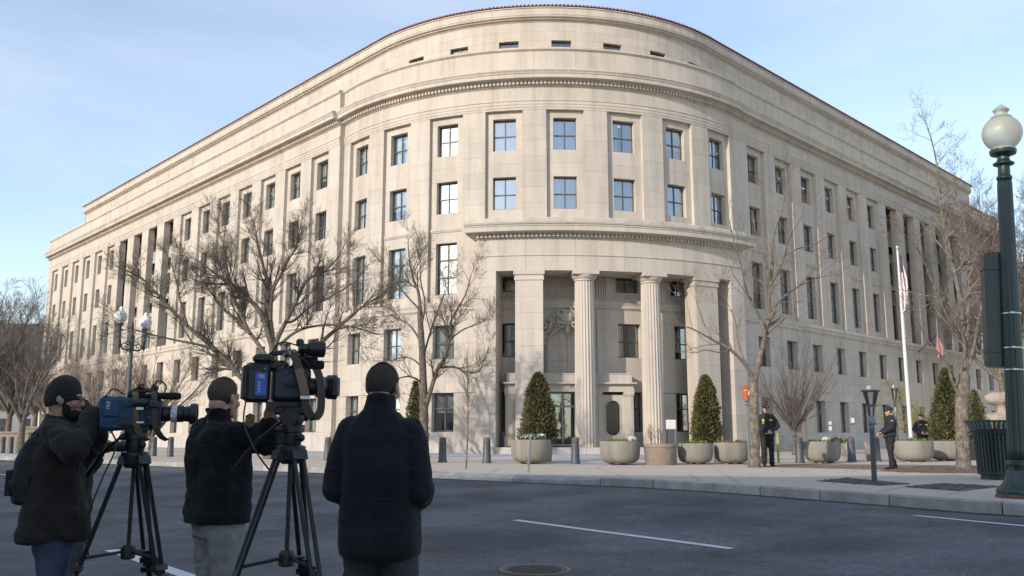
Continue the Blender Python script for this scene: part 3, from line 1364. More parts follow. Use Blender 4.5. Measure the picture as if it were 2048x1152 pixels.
# antae at both ends, free-standing square piers
wall(SC, D(-13.37), D(-9.93), .38, 10.14, 2.0, 2.05, h=.86, bl=5, name='pier_stone')
wall(SC, D(34.2), D(37.7), .38, 10.14, 2.0, 2.05, h=.86, bl=5, name='pier_stone')
for a, b in ((-6.67, -1.93), (25.9, 30.9)):
    wall(SC, D(a), D(b), .38, 9.60, 1.97, 1.05, h=.92, bl=5, name='pier_stone')
    for z0, z1, e in ((9.60, 9.80, .05), (9.80, 9.91, .02), (9.91, 10.14, .09)):
        da = e / 19 * 1.0
        block(SC, D(a) - da, D(b) + da, z0, z1, 1.97 + e, 1.05 + 2 * e, 'pier_capital', 0, .002)
    block(SC, D(a) - .01, D(b) + .01, .30, .48, 2.1, 1.3, 'pier_base', 0, .002)
# reeded flank of the right-hand pier
mb = MB()
for k in range(7):
    o = 1.06 + k * .13
    p0, p1 = SC.pt(D(25.82), o, .5), SC.pt(D(25.82), o, 9.55)
    mb.tube([p0, p1], .055, 6)
mb.build('pier_fluting', M_STONE, bld, tint=True)
block(SC, D(-14.0), D(-9.7), -.1, .38, 2.16, 2.2, 'plinth_stone', 1)
block(SC, D(34.0), D(38.3), -.1, .38, 2.16, 2.2, 'plinth_stone', 1)
n = 9
for k in range(n):
    a, b = D(-9.7 + (34.0 + 9.7) * k / n), D(-9.7 + (34.0 + 9.7) * (k + 1) / n)
    block(SC, a, b, -.1, .36, 2.35, 2.4, 'step_stone', 1, .006)

# fluted columns
shaft_prof = []
for i in range(15):
    t = i / 14
    shaft_prof.append((.60 - .055 * t - .012 * t * t + .006 * sin(pi * t), .36 + (9.62 - .36) * t))
for a in (5.35, 17.65):
    c = SC.pt(D(a), 1.38, 0)
    col = bpy.data.objects.new('column', None)
    COL.objects.link(col)
    col.parent = bld
    col.location = c
    col.rotation_euler = (0, 0, D(a))
    m = MB()
    m.lathe((0, 0, 0), shaft_prof, 160, cap=False, flute=(20, .105))
    o = m.build('shaft', M_STONE, col, smooth=True, tint=True)
    m = MB()
    m.lathe((0, 0, 0), [(.545, 9.60), (.575, 9.62), (.575, 9.66), (.55, 9.67), (.57, 9.69), (.63, 9.74), (.70, 9.83), (.725, 9.90), (.725, 9.925)], 48)
    m.build('echinus', M_STONE, col, smooth=True, tint=True)
    m = MB()
    m.cbox((0, 0, 10.03), (1.50, 1.50, .215), .012)
    m.build('abacus', M_STONE, col, tint=True)


# ---- entrance: flat aedicule in front of the curved wall at the fifth bay
ea = ENTRY
eo = bpy.data.objects.new('entrance', None)
COL.objects.link(eo)
eo.parent = bld
eo.location = SC.pt(ea, 0, 0)
eo.rotation_euler = (0, 0, ea)


def ebox(mb, x0, x1, v0, v1, z0, z1, t=None):
    mb.bbox(x0, x1, -v1, -v0, z0, z1, rs.random() if t is None else t)


for s in (-1, 1):
    for x0, x1 in ((3.10, 3.60), (1.52, 1.80)):
        a, b = (x0, x1) if s > 0 else (-x1, -x0)
        m = MB()
        ebox(m, a, b, -.5, .80, .42, 3.42)
        ebox(m, a - .06, b + .06, -.5, .87, .36, .95)
        ebox(m, a - .05, b + .05, -.5, .85, 3.25, 3.42)
        ebox(m, a - .02, b + .02, -.5, .83, 3.17, 3.22)
        ebox(m, a + .1, b - .1, .79, .825, 1.05, 3.1)
        m.build('entrance_pilaster', M_STONE, eo, tint=True)
m = MB()
ebox(m, -3.66, 3.66, -.6, .84, 3.422, 3.62)
ebox(m, -3.63, 3.63, -.6, .81, 3.622, 3.80)
ebox(m, -3.70, 3.70, -.6, .92, 3.80, 3.86)
ebox(m, -3.78, 3.78, -.6, 1.06, 3.86, 3.94)
ebox(m, -3.55, 3.55, -.6, .78, 3.94, 4.40)
ebox(m, -3.58, 3.58, -.6, .81, 4.402, 4.46)
m.build('entrance_cornice', M_STONE, eo, tint=True)
# pale emblem disc over the doors
M_EMB = mat('emblem_disc', (0.25, 0.33, 0.42), rough=.5, var=.4, vscale=14)
m = MB()
Mx = Matrix.Rotation(pi / 2, 4, 'X')
m.lathe((0, 0, 0), [(.13, 0), (.13, .03), (.10, .045), (.02, .05)], 20, M=Matrix.Translation((0.0, -.80, 3.71)) @ Mx)
m.build('emblem', M_EMB, eo)
# side panels with round-ended windows
M_OVAL = mat('black_glass', (0.012, 0.012, 0.014), rough=.12)
for s in (-1, 1):
    cx = 2.45 * s
    x0, x1 = cx - .65, cx + .65
    nn = 16
    r = .42
    z0, z1 = .95 + r, 2.97 - r
    inner = [(cx + r * cos(t), z1 + r * sin(t)) for t in [pi * q / nn for q in range(nn + 1)]] + [(cx + r * cos(t), z0 + r * sin(t)) for t in [pi + pi * q / nn for q in range(nn + 1)]]
    outer = []
    cz = (z0 + z1) / 2
    for (x, z) in inner:
        dx, dz = x - cx, z - cz
        k = min((.65 / abs(dx)) if abs(dx) > 1e-6 else 1e9, ((3.20 - cz) / dz) if dz > 0 else ((cz - .42) / -dz) if dz < 0 else 1e9)
        outer.append((cx + dx * k, cz + dz * k))
    m = MB()
    N = len(inner)
    vs = [Vector((x, -.62, z)) for x, z in outer] + [Vector((x, -.62, z)) for x, z in inner] + [Vector((x, -.42, z)) for x, z in inner]
    m.add(vs, [(q, (q + 1) % N, N + (q + 1) % N, N + q) for q in range(N)] + [(N + q, N + (q + 1) % N, 2 * N + (q + 1) % N, 2 * N + q) for q in range(N)])
    # corners
    m.add([Vector((x0, -.619, .42)), Vector((x1, -.619, .42)), Vector((x1, -.619, .75)), Vector((x0, -.619, .75))], [(0, 1, 2, 3)])
    m.add([Vector((x0, -.619, 3.12)), Vector((x1, -.619, 3.12)), Vector((x1, -.619, 3.25)), Vector((x0, -.619, 3.25))], [(0, 1, 2, 3)])
    m.tube([Vector((x, -.64, z)) for x, z in inner + inner[:1]], .035, 6, cap=False)
    m.build('entrance_panel', M_STONE, eo, tint=True)
    m = MB()
    m.add([Vector((x, -.44, z)) for x, z in inner], [tuple(range(N))])
    m.build('oval_window', M_OVAL, eo)
# glazed doors
m = MB()
for x in (-1.45, -1.08, -.36, .36, 1.08, 1.45):
    ebox(m, x - .04, x + .04, .22, .32, .42, 3.42, .5)
for z in (.47, 2.62, 3.37):
    ebox(m, -1.5, 1.5, .225, .315, z - .05, z + .05, .5)
M_DFR = mat('door_bronze', (0.30, 0.28, 0.235), rough=.5, metal=.2, var=.15)
m.build('door_frame', M_DFR, eo)
for x0, x1 in ((-1.41, -1.12), (-1.04, -.40), (-.32, .32), (.40, 1.04), (1.12, 1.41)):
    d = MB()
    ebox(d, x0, x1, .255, .275, .52, 2.57, .5)
    d.build('door', M_GLASS2, eo)
    d = MB()
    ebox(d, x0, x1, .255, .275, 2.67, 3.32, .5)
    d.build('fanlight', M_GLASS2, eo)
d = MB()
for i in range(58):
    x = -1.4 + i * .048
    d.add([Vector((x, .10 + .03 * sin(i * 1.9), .45)), Vector((x + .049, .10 + .03 * sin(i * 1.9 + 1.9), .45)), Vector((x + .049, .10 + .03 * sin(i * 1.9 + 1.9), 3.3)), Vector((x, .10 + .03 * sin(i * 1.9), 3.3))], [(0, 1, 2, 3)])
M_SHEER = mat('sheer_drape', (0.42, 0.50, 0.50), rough=.95)
d.build('door_curtain', M_SHEER, eo)

# niche above the door
m = MB()
nn = 20
arch = [(1.08 * cos(pi * q / nn), 6.07 + 1.08 * sin(pi * q / nn)) for q in range(nn + 1)]
outl = [(1.2, 6.07), (1.2, 7.26), (-1.2, 7.26), (-1.2, 6.07)]
for q in range(nn):
    (xa, za), (xb, zb) = arch[q], arch[q + 1]
    ya = 7.26
    m.add([Vector((xa, .06, za)), Vector((xb, .06, zb)), Vector((xb, .06, ya)), Vector((xa, .06, ya))], [(0, 1, 2, 3)])
    m.add([Vector((xa, .06, za)), Vector((xb, .06, zb)), Vector((xb, .62, zb)), Vector((xa, .62, za))], [(0, 1, 2, 3)])
for s in (-1, 1):
    m.bbox(s * 1.08, s * 1.2, .06, .6, 4.42, 7.26, .5)
m.build('niche_surround', M_STONE, eo, tint=True)
m = MB()
for z0, z1 in ((4.42, 5.25), (5.26, 6.10), (6.11, 7.3)):
    for x0, x1 in ((-1.1, -.01), (.01, 1.1)):
        m.bbox(x0, x1, .26, .34, z0, z1, rs.random())
m.build('niche_back', M_STONE, eo, tint=True)
m = MB()
for rr, w in ((1.14, .06), (1.25, .04)):
    m.tube([Vector((rr * cos(pi * q / 24), -.03, 6.07 + rr * sin(pi * q / 24))) for q in range(25)], w, 6)
    for s in (-1, 1):
        m.tube([Vector((s * rr, -.03, 4.46)), Vector((s * rr, -.03, 6.07))], w, 6)
m.bbox(-1.5, 1.5, -.16, .2, 4.40, 4.52)
m.build('niche_moulding', M_STONE, eo, tint=True)
# carved cartouche: leaves, scrolls and a shield over the arch
m = MB()
rc = random.Random(4)
m.bbox(-1.1, 1.1, -.02, .1, 7.2, 7.5)
for i in range(190):
    t = pi * rc.random()
    top = sin(t) ** 2
    rr = 1.30 + abs(rc.random()) * (.22 + .62 * top)
    x, z = rr * cos(t) * 1.02, 6.12 + rr * sin(t) * 1.0
    Mr = Matrix.Rotation(t + rc.uniform(-.9, .9), 4, 'Y') @ Matrix.Rotation(rc.uniform(-.5, .5), 4, 'X')
    m.ball((x, -.05 - .16 * rc.random(), z), (rc.uniform(.07, .17), rc.uniform(.04, .09), rc.uniform(.03, .055)), 7, 5, rc.random(), M=Mr)
m.ball((0, -.16, 7.72), (.36, .16, .46), 14, 9)
m.ball((0, -.30, 7.72), (.22, .06, .30), 12, 8)
for s in (-1, 1):
    m.tube([Vector((s * (.3 + .22 * q / 8 * cos(q * .6)), -.15, 8.05 + .28 * q / 8 * sin(q * .6))) for q in range(12)], .06, 6)
    m.tube([Vector((s * (.42 + .16 * cos(q * .5)), -.17, 7.3 + .16 * sin(q * .5))) for q in range(13)], .05, 6)
m.ball((0, -.12, 7.02), (.16, .14, .26), 10, 7)
cm = solidify_remesh(m, .022, 1, None, 'cartouche')
cm.materials.append(M_STONE)
link('cartouche', cm, eo)

# fluted pilaster strips on the wall either side of the entrance bay
for c in (9.7, -4.1):
    m = MB()
    for k in range(5):
        a = D(c - .95 + k * .475)
        m.tube([SC.pt(a, .05, 8.9), SC.pt(a, .05, 10.12)], .062, 6)
    m.build('wall_fluting', M_STONE, bld, tint=True)
    wall(SC, D(c - 1.15), D(c + 1.15), 4.46, 8.2, .10, .16, h=1.2, bl=4, name='pier_stone')


# ---------------------------------------------------------------- windows: frame, panes, curtain
def window_meshes(row):
    z0, z1 = ROWS[row]
    h = z1 - z0
    w = WW + .02
    fr = MB()
    b = .065
    fr.bbox(-w / 2, -w / 2 + b, -.04, .06, 0, h)
    fr.bbox(w / 2 - b, w / 2, -.04, .06, 0, h)
    fr.bbox(-w / 2 + b, w / 2 - b, -.045, .06, 0, b + .02)
    fr.bbox(-w / 2 + b, w / 2 - b, -.045, .06, h - b, h)
    fr.bbox(-.032, .032, -.03, .05, b + .02, h - b)
    if row == 3:
        cuts = [h * .34, h * .68]
    elif row == 5:
        cuts = [h * .60]
    else:
        cuts = [h * .48]
    for i, c in enumerate(cuts):
        t = .05 if (row == 3 and i == 1) else .034
        fr.bbox(-w / 2 + b, -.033, -.035, .05, c - t, c + t)
        fr.bbox(.033, w / 2 - b, -.035, .05, c - t, c + t)
    me = fr.mesh('window', M_FRAME)
    panes = []
    zs = [b + .02] + cuts + [h - b]
    for i in range(len(zs) - 1):
        for x0, x1 in ((-w / 2 + b, -.032), (.032, w / 2 - b)):
            p = MB()
            # each pane a hair out of true so that reflections differ
            p.add([(x0, .012, zs[i]), (x1, .012, zs[i]), (x1, .012, zs[i + 1]), (x0, .012, zs[i + 1])], [(0, 1, 2, 3)])
            panes.append(p)
    pms = [p.mesh('pane', M_GLASS) for p in panes]
    al = MB()
    for p in panes:
        al.add(p.v, p.f)
    alm = al.mesh('glazing', M_GLASS)
    return me, pms, alm, h, w


def curtain_mesh(h, w, kind, seed):
    rng = random.Random(seed)
    c = MB()
    z0, z1 = .05, h - .05
    if kind == 'drape':
        n = 30
        xs = [-w / 2 + w * i / n for i in range(n + 1)]
        ys = [.17 + .030 * sin(i * 1.7 + rng.random() * .6) for i in range(n + 1)]
        for i in range(n):
            c.add([(xs[i], ys[i], z0), (xs[i + 1], ys[i + 1], z0), (xs[i + 1], ys[i + 1], z1), (xs[i], ys[i], z1)], [(0, 1, 2, 3)])
    elif kind == 'pair':
        for (x0, x1) in ((-w / 2, -w * .12), (w * .08, w / 2)):
            n = 16
            for i in range(n):
                a, b2 = x0 + (x1 - x0) * i / n, x0 + (x1 - x0) * (i + 1) / n
                y0, y1 = .17 + .035 * sin(i * 2.1), .17 + .035 * sin((i + 1) * 2.1)
                c.add([(a, y0, z0), (b2, y1, z0), (b2, y1, z1), (a, y0, z1)], [(0, 1, 2, 3)])
    else:
        zl = h * rng.choice([.2, .35, .5])
        n = int((z1 - zl) / .06)
        for i in range(n):
            z = zl + (z1 - zl) * i / n
            c.add([(-w / 2, .10, z + .05), (w / 2, .10, z + .05), (w / 2, .125, z), (-w / 2, .125, z)], [(0, 1, 2, 3)])
    return c.mesh('curtain', M_CURT)


WM = {r: window_meshes(r) for r in ROWS}
CM = {r: [curtain_mesh(WM[r][3], WM[r][4], k, 10 * r + i) for i, k in enumerate(('drape', 'drape', 'pair', 'blind', 'drape'))] for r in ROWS}
rw = random.Random(9)
npane = 0
for (S, u, off, row) in WIN:
    z0 = ROWS[row][0]
    a = S.a if S.kind == 'wing' else u
    p = S.pt(u, off, z0)
    me, pms, alm, h, w = WM[row]
    o = link('window', me, bld, p, a)
    near = (S is SC) or (S is SL and u < 8) or (S is SR and u < 13)
    if near and npane < 290:
        for pm in pms:
            q = link('pane', pm, o)
            q.rotation_euler = (rw.uniform(-.006, .006), 0, rw.uniform(-.008, .008))
            npane += 1
    else:
        link('glazing', alm, o)
    if rw.random() < .93:
        link('curtain', rw.choice(CM[row]), o)

# attic slit windows
mb = MB()
mb.bbox(-.7, .7, -.03, .04, 0, .06)
mb.bbox(-.7, .7, -.03, .04, .77, .83)
for x in (-.69, 0, .69):
    mb.bbox(x - .03, x + .03, -.028, .038, .06, .77)
fm = mb.mesh('attic_window', M_FRAME)
mb = MB()
mb.add([(-.7, .01, 0), (.7, .01, 0), (.7, .01, .83), (-.7, .01, .83)], [(0, 1, 2, 3)])
gm = mb.mesh('pane', M_GLASS2)
for S, c in SLITS:
    o = link('attic_window', fm, bld, S.pt(c, -2.2, 24.75), c)
    link('pane', gm, o)

# ---------------------------------------------------------------- set the stones: the 300 largest in view singly, the rest joined
STONES.sort(key=lambda s: -s[4])
SM = [M_STONE, M_PLINTH]
for (name, vs, fs, t, area, mi) in STONES[:300]:
    m = MB()
    m.add(vs, fs, t)
    m.build(name, SM[mi], bld, tint=True)
for mi, nm in ((0, 'stone_facing'), (1, 'plinth_facing')):
    m = MB()
    for (name, vs, fs, t, area, mj) in STONES[300:]:
        if mj == mi:
            m.add(vs, fs, t)
    tag(m.build(nm, SM[mi], bld, tint=True), kind='stuff')
# ================================================================== the building across the street (outside the frame) that shades the roadway
M_OPP = mat('buff_stone_opposite', (0.38, 0.34, 0.29), rough=.9, var=.1, vscale=.5)
M_OPPG = mat('dark_window_opposite', (0.05, 0.06, 0.07), rough=.15)
SH_H = 22.0


def shade_edge(pts):
    k = SH_H / math.tan(SUN_EL)
    return [(x + sin(SUN_AZ) * k, y - cos(SUN_AZ) * k) for x, y in pts]


opp = thing('office_block', 'buff stone office block across the street behind the viewer', 'building', (-90, -30, 0))
front = shade_edge([(-62, 56), (-25, 37.5), (-12, 30.2), (0, 23.6), (6.6, 22.3), (12, 23.4), (20, 25.5), (34, 24)])
back = [(front[-1][0] - 6, front[-1][1] - 34), (front[0][0] - 30, front[0][1] - 30)]
poly = front + back
mb = MB()
n = len(poly)
vs = [Vector((x + 90, y + 30, -.5)) for x, y in poly] + [Vector((x + 90, y + 30, SH_H)) for x, y in poly]
mb.add(vs, [tuple(range(n, 2 * n))] + [(i, (i + 1) % n, n + (i + 1) % n, n + i) for i in range(n)])
mb.build('wall', M_OPP, opp)
mb = MB()
for (x0, y0), (x1, y1) in zip(front[:-1], front[1:]):
    a, b = Vector((x0 + 90, y0 + 30, 0)), Vector((x1 + 90, y1 + 30, 0))
    d = b - a
    L = d.length
    d.normalize()
    k = int(L / 3.6)
    for i in range(k):
        c = a + d * (L * (i + .5) / k)
        for fl in range(5):
            z = 1.6 + fl * 4.1
            Mx = Matrix.Translation(c + Vector((0, 0, z + 1.1))) @ Matrix.Rotation(atan2(d.y, d.x), 4, 'Z')
            mb.box(None, (1.5, .12, 2.2), M=Mx)
tag(mb.build('windows', M_OPPG, opp), kind='stuff')
# ================================================================== trees
M_BARK = mat('bark_grey_brown', (0.105, 0.090, 0.075), rough=.95, var=.35, vscale=9, bump=1.0, bscale=26, bstretch=.22, bdist=.05, col2=(0.155, 0.135, 0.112))
M_BARK2 = mat('bark_pale', (0.135, 0.113, 0.09), rough=.95, var=.35, vscale=7, bump=1.0, bscale=22, bstretch=.22, bdist=.06, col2=(0.20, 0.172, 0.138))
M_TWIG = mat('twig_brown', (0.105, 0.083, 0.066), rough=.95)
M_TWIG2 = mat('twig_tan', (0.205, 0.160, 0.122), rough=.95)
M_TWIGR = mat('twig_reddish', (0.130, 0.108, 0.096), rough=.95)
M_TWIGY = mat('twig_yellow_green', (0.27, 0.25, 0.11), rough=.95)
M_TWIGF = mat('twig_far', (0.125, 0.112, 0.108), rough=.95)


class Twigs:
    """branches gathered as arrays and skinned in one go"""
    def __init__(s):
        s.d = {}

    def add(s, pts, rad, sides):
        s.d.setdefault((len(pts), sides), []).append((pts, rad))

    def mesh(s, name, material):
        V, Fc, off = [], [], 0
        for (n, k), lst in s.d.items():
            P = np.array([q[0] for q in lst], dtype=np.float64)           # B,n,3
            Rr = np.array([q[1] for q in lst], dtype=np.float64)          # B,n
            B = P.shape[0]
            T = np.empty_like(P)
            T[:, 1:-1] = P[:, 2:] - P[:, :-2]
            T[:, 0] = P[:, 1] - P[:, 0]
            T[:, -1] = P[:, -1] - P[:, -2]
            T /= np.linalg.norm(T, axis=2, keepdims=True) + 1e-9
            ref = np.zeros_like(T)
            ref[..., 0] = 1.0
            m = np.abs(T[:, :1, 0]) > .8
            ref[np.broadcast_to(m, ref.shape[:2])] = (0, 1, 0)
            A = np.cross(T, ref)
            A /= np.linalg.norm(A, axis=2, keepdims=True) + 1e-9
            Bv = np.cross(T, A)
            ang = 2 * np.pi * np.arange(k) / k
            ring = P[:, :, None, :] + Rr[:, :, None, None] * (A[:, :, None, :] * np.cos(ang)[None, None, :, None] + Bv[:, :, None, :] * np.sin(ang)[None, None, :, None])
            V.append(ring.reshape(-1, 3))
            base = off + np.arange(B)[:, None, None] * n * k + np.arange(n - 1)[None, :, None] * k
            j = np.arange(k)[None, None, :]
            j2 = (np.arange(k) + 1)[None, None, :] % k
            f = np.stack([base + j, base + j2, base + k + j2, base + k + j], -1).reshape(-1, 4)
            Fc.append(f)
            off += B * n * k
        me = bpy.data.meshes.new(name)
        if not V:
            return me
        V = np.concatenate(V)
        Fc = np.concatenate(Fc)
        me.vertices.add(len(V))
        me.vertices.foreach_set('co', V.astype(np.float32).ravel())
        me.loops.add(Fc.size)
        me.loops.foreach_set('vertex_index', Fc.astype(np.int32).ravel())
        me.polygons.add(len(Fc))
        me.polygons.foreach_set('loop_start', np.arange(0, Fc.size, 4, dtype=np.int32))
        me.polygons.foreach_set('loop_total', np.full(len(Fc), 4, dtype=np.int32))
        me.polygons.foreach_set('use_smooth', np.ones(len(Fc), dtype=bool))
        me.update(calc_edges=True)
        me.validate()
        me.materials.append(material)
        return me


def rnd_perp(rng, d):
    while True:
        v = Vector((rng.gauss(0, 1), rng.gauss(0, 1), rng.gauss(0, 1)))
        p = v - d * v.dot(d)
        if p.length > .2:
            return p.normalized()


def sub_branch(tw, rng, p, d, length, r, level, spec):
    """one branch with its own children"""
    n = 6 if level <= 1 else (5 if level == 2 else 4)
    pts, rad = [p], [r]
    q = p.copy()
    dd = d.copy()
    rmin = spec['rmin']
    for i in range(1, n):
        dd = (dd + rnd_perp(rng, dd) * spec['wig'] * (1.0 if level < 2 else 1.25) + Vector((0, 0, spec['up'] * (1 if level > 0 else .6)))).normalized()
        q = q + dd * (length / (n - 1))
        pts.append(q.copy())
        rad.append(max(rmin, r * (1 - .80 * i / (n - 1))))
    tw.add([tuple(a) for a in pts], rad, 6 if r > .05 else (4 if r > .02 else 3))
    if level >= spec['levels'] or length < spec['minlen']:
        return
    m = spec['kids'][min(level, len(spec['kids']) - 1)]
    m = max(1, int(m * rng.uniform(.75, 1.25)))
    for k in range(m):
        t = rng.uniform(.18, 1.0) if k else 1.0
        f = t * (n - 1)
        i = min(int(f), n - 2)
        pp = pts[i].lerp(pts[i + 1], f - i)
        tg = (pts[i + 1] - pts[i]).normalized()
        a = radians(rng.uniform(*spec['ang'])) * (.45 if k == 0 else 1)
        nd = (tg * cos(a) + rnd_perp(rng, tg) * sin(a) + Vector((0, 0, spec['up'] * .8))).normalized()
        ln = length * rng.uniform(.42, .72) * (1.08 - .40 * t)
        sub_branch(tw, rng, pp, nd, ln, max(rmin, (r * (1 - .72 * t)) * .68), level + 1, spec)


def catmull(pts, k=4):
    out = []
    P = [pts[0] + (pts[0] - pts[1])] + pts + [pts[-1] + (pts[-1] - pts[-2])]
    for i in range(1, len(P) - 2):
        for j in range(k):
            t = j / k
            a, b, c, d = P[i - 1], P[i], P[i + 1], P[i + 2]
            out.append(.5 * ((2 * b) + (c - a) * t + (2 * a - 5 * b + 4 * c - d) * t * t + (3 * b - a - 3 * c + d) * t * t * t))
    out.append(P[-2])
    return out


def traced_tree(name, label, depth, trunk, limbs, seed, spec, barkm=None, twigm=None, group=None, cat='tree'):
    """trunk: [(px, py, radius_px)...]; limbs: list of (polyline px, r0_px, r1_px, end depth offset in metres)"""
    rng = random.Random(seed)
    base = gnd(trunk[0][0], trunk[0][1])
    base = at(trunk[0][0], trunk[0][1], depth)
    base.z = 0
    ppm = F / depth
    t = thing(name, label, cat, base, 0, group)
    tk, tw = Twigs(), Twigs()
    pts = [at(x, y, depth) for x, y, r in trunk]
    pts[0].z = -.05
    rads = [r * .92 / ppm for x, y, r in trunk]
    pp = catmull(pts, 4)
    rr = [np.interp(i / 4, range(len(rads)), rads) * (1 + .05 * sin(i * 2.3 + seed)) for i in range(len(pp))]
    rr[0] *= 1.45
    if len(rr) > 1:
        rr[1] *= 1.15
    tk.add([tuple(p - base) for p in pp], rr, 12)
    for (pl, r0, r1, dz) in limbs:
        n = len(pl)
        lp = [at(x, y, depth + dz * (i / (n - 1)) ** 1.2) - base for i, (x, y) in enumerate(pl)]
        lp = catmull(lp, 4)
        m = len(lp)
        R0, R1 = r0 * .82 / ppm, r1 * .9 / ppm
        rad = [R0 + (R1 - R0) * (i / (m - 1)) ** .8 for i in range(m)]
        tk.add([tuple(p) for p in lp], rad, 8)
        total = sum((b - a).length for a, b in zip(lp[:-1], lp[1:]))
        nk = max(4, int(total * spec['density']))
        for k in range(nk):
            tt = rng.uniform(.22, 1) if k > 1 else 1.0
            f = tt * (m - 1)
            i = min(int(f), m - 2)
            p = lp[i].lerp(lp[i + 1], f - i)
            tg = (lp[i + 1] - lp[i]).normalized()
            a = radians(rng.uniform(*spec['ang'])) * (.4 if k <= 1 else 1)
            nd = (tg * cos(a) + rnd_perp(rng, tg) * sin(a) + Vector((0, 0, spec['up'] * 1.2))).normalized()
            ln = spec['len'] * rng.uniform(.6, 1.25) * (1.15 - .4 * tt)
            sub_branch(tw, rng, p, nd, ln, max(spec['rmin'], np.interp(f, range(m), rad) * .6), 0, spec)
    link('trunk', tk.mesh('trunk', barkm or M_BARK), t)
    link('crown', tw.mesh('crown', twigm or M_TWIG), t)
    return t


def wild_tree(name, label, base, height, seed, spec, r0, nl=6, fork=.25, spread=38, barkm=None, twigm=None, group=None, lean=(0, 0), cat='tree'):
    rng = random.Random(seed)
    t = thing(name, label, cat, base, 0, group)
    tk, tw = Twigs(), Twigs()
    hf = height * fork
    pts = [Vector((0, 0, -.05)), Vector((lean[0] * .3, lean[1] * .3, hf * .5)), Vector((lean[0], lean[1], hf))]
    pp = catmull(pts, 3)
    tk.add([tuple(p) for p in pp], [r0 * (1.4 if i == 0 else 1.0 - .25 * i / len(pp)) for i in range(len(pp))], 9)
    for k in range(nl):
        az = 2 * pi * (k + rng.uniform(-.3, .3)) / nl
        a = radians(spread * rng.uniform(.35, 1.1)) if k else radians(6)
        d = Vector((sin(a) * cos(az), sin(a) * sin(az), cos(a)))
        L = height * (1 - fork) * rng.uniform(.6, .85)
        s = pp[-1] - Vector((0, 0, hf * .25 * rng.random()))
        n = 7
        q, lp, dd = s.copy(), [s.copy()], d.copy()
        for i in range(1, n):
            dd = (dd + rnd_perp(rng, dd) * .12 + Vector((0, 0, .07))).normalized()
            q = q + dd * L / (n - 1)
            lp.append(q.copy())
        rad = [r0 * .62 * (1 - .82 * i / (n - 1)) for i in range(n)]
        tk.add([tuple(p) for p in lp], rad, 6)
        nk = max(4, int(L * spec['density']))
        for c in range(nk):
            tt = rng.uniform(.15, 1) if c > 1 else 1
            f = tt * (n - 1)
            i = min(int(f), n - 2)
            p = lp[i].lerp(lp[i + 1], f - i)
            tg = (lp[i + 1] - lp[i]).normalized()
            aa = radians(rng.uniform(*spec['ang'])) * (.4 if c <= 1 else 1)
            nd = (tg * cos(aa) + rnd_perp(rng, tg) * sin(aa) + Vector((0, 0, spec['up']))).normalized()
            sub_branch(tw, rng, p, nd, spec['len'] * rng.uniform(.6, 1.2) * (1.1 - .4 * tt), max(spec['rmin'], np.interp(f, range(n), rad) * .6), 0, spec)
    link('trunk', tk.mesh('trunk', barkm or M_BARK), t)
    link('crown', tw.mesh('crown', twigm or M_TWIG), t)
    return t


SP_BIG = dict(wig=.11, up=.06, levels=3, minlen=.2, kids=[9, 7, 4], ang=(24, 52), len=1.55, density=2.7, rmin=.0036)
SP_MID = dict(wig=.11, up=.06, levels=3, minlen=.16, kids=[8, 6, 4], ang=(24, 54), len=1.1, density=3.2, rmin=.0030)
SP_RIGHT = dict(wig=.14, up=.09, levels=3, minlen=.16, kids=[5, 4, 3], ang=(24, 52), len=1.2, density=2.4, rmin=.0030)
SP_SIX = dict(wig=.15, up=.05, levels=3, minlen=.16, kids=[6, 5, 3], ang=(26, 64), len=1.0, density=2.4, rmin=.0028)
SP_FAR = dict(wig=.13, up=.07, levels=2, minlen=.3, kids=[8, 6, 3], ang=(26, 56), len=3.0, density=2.0, rmin=.009)

traced_tree('bare_tree', 'largest bare spreading tree in front of the long sunlit wing', 38.8,
            [(540, 918, 12.5), (542, 860, 11.5), (544, 800, 11), (546, 740, 10.5), (547, 690, 9.5)],
            [([(547, 700), (540, 640), (534, 612), (538, 570), (526, 532), (515, 490), (512, 462)], 8, 1.4, .8),
             ([(548, 705), (524, 631), (498, 598), (477, 579), (454, 565), (430, 546), (396, 522)], 8, 1.5, -1.2),
             ([(541, 805), (512, 782), (486, 759), (432, 700), (375, 652), (325, 600), (290, 562), (262, 545)], 9, 1.6, .6),
             ([(545, 735), (524, 700), (500, 666), (477, 640), (447, 619), (428, 593), (405, 560)], 6.5, 1.4, 2.2),
             ([(549, 695), (556, 675), (571, 645), (592, 605), (608, 570), (625, 553), (648, 543), (672, 520)], 7.5, 1.4, .8),
             ([(548, 765), (585, 735), (630, 695), (674, 657), (702, 631), (725, 613), (762, 590)], 8, 1.5, -1.0),
             ([(541, 640), (545, 584), (561, 551), (580, 514), (594, 492), (603, 462)], 5, 1.2, -1.8),
             ([(559, 690), (585, 668), (615, 655), (660, 650), (710, 655), (752, 668)], 4.5, 1.2, -2.0),
             ([(430, 700), (400, 690), (350, 680), (300, 668), (255, 655)], 4, 1.1, -1.5),
             ([(500, 668), (470, 600), (455, 540), (447, 490), (452, 452)], 4.5, 1.1, 2.5),
             ([(571, 645), (590, 640), (625, 610), (668, 590), (715, 560)], 4, 1.1, 2.2),
             ([(375, 652), (360, 600), (352, 560), (340, 520)], 3.5, 1.0, .9)],
            21, SP_BIG)

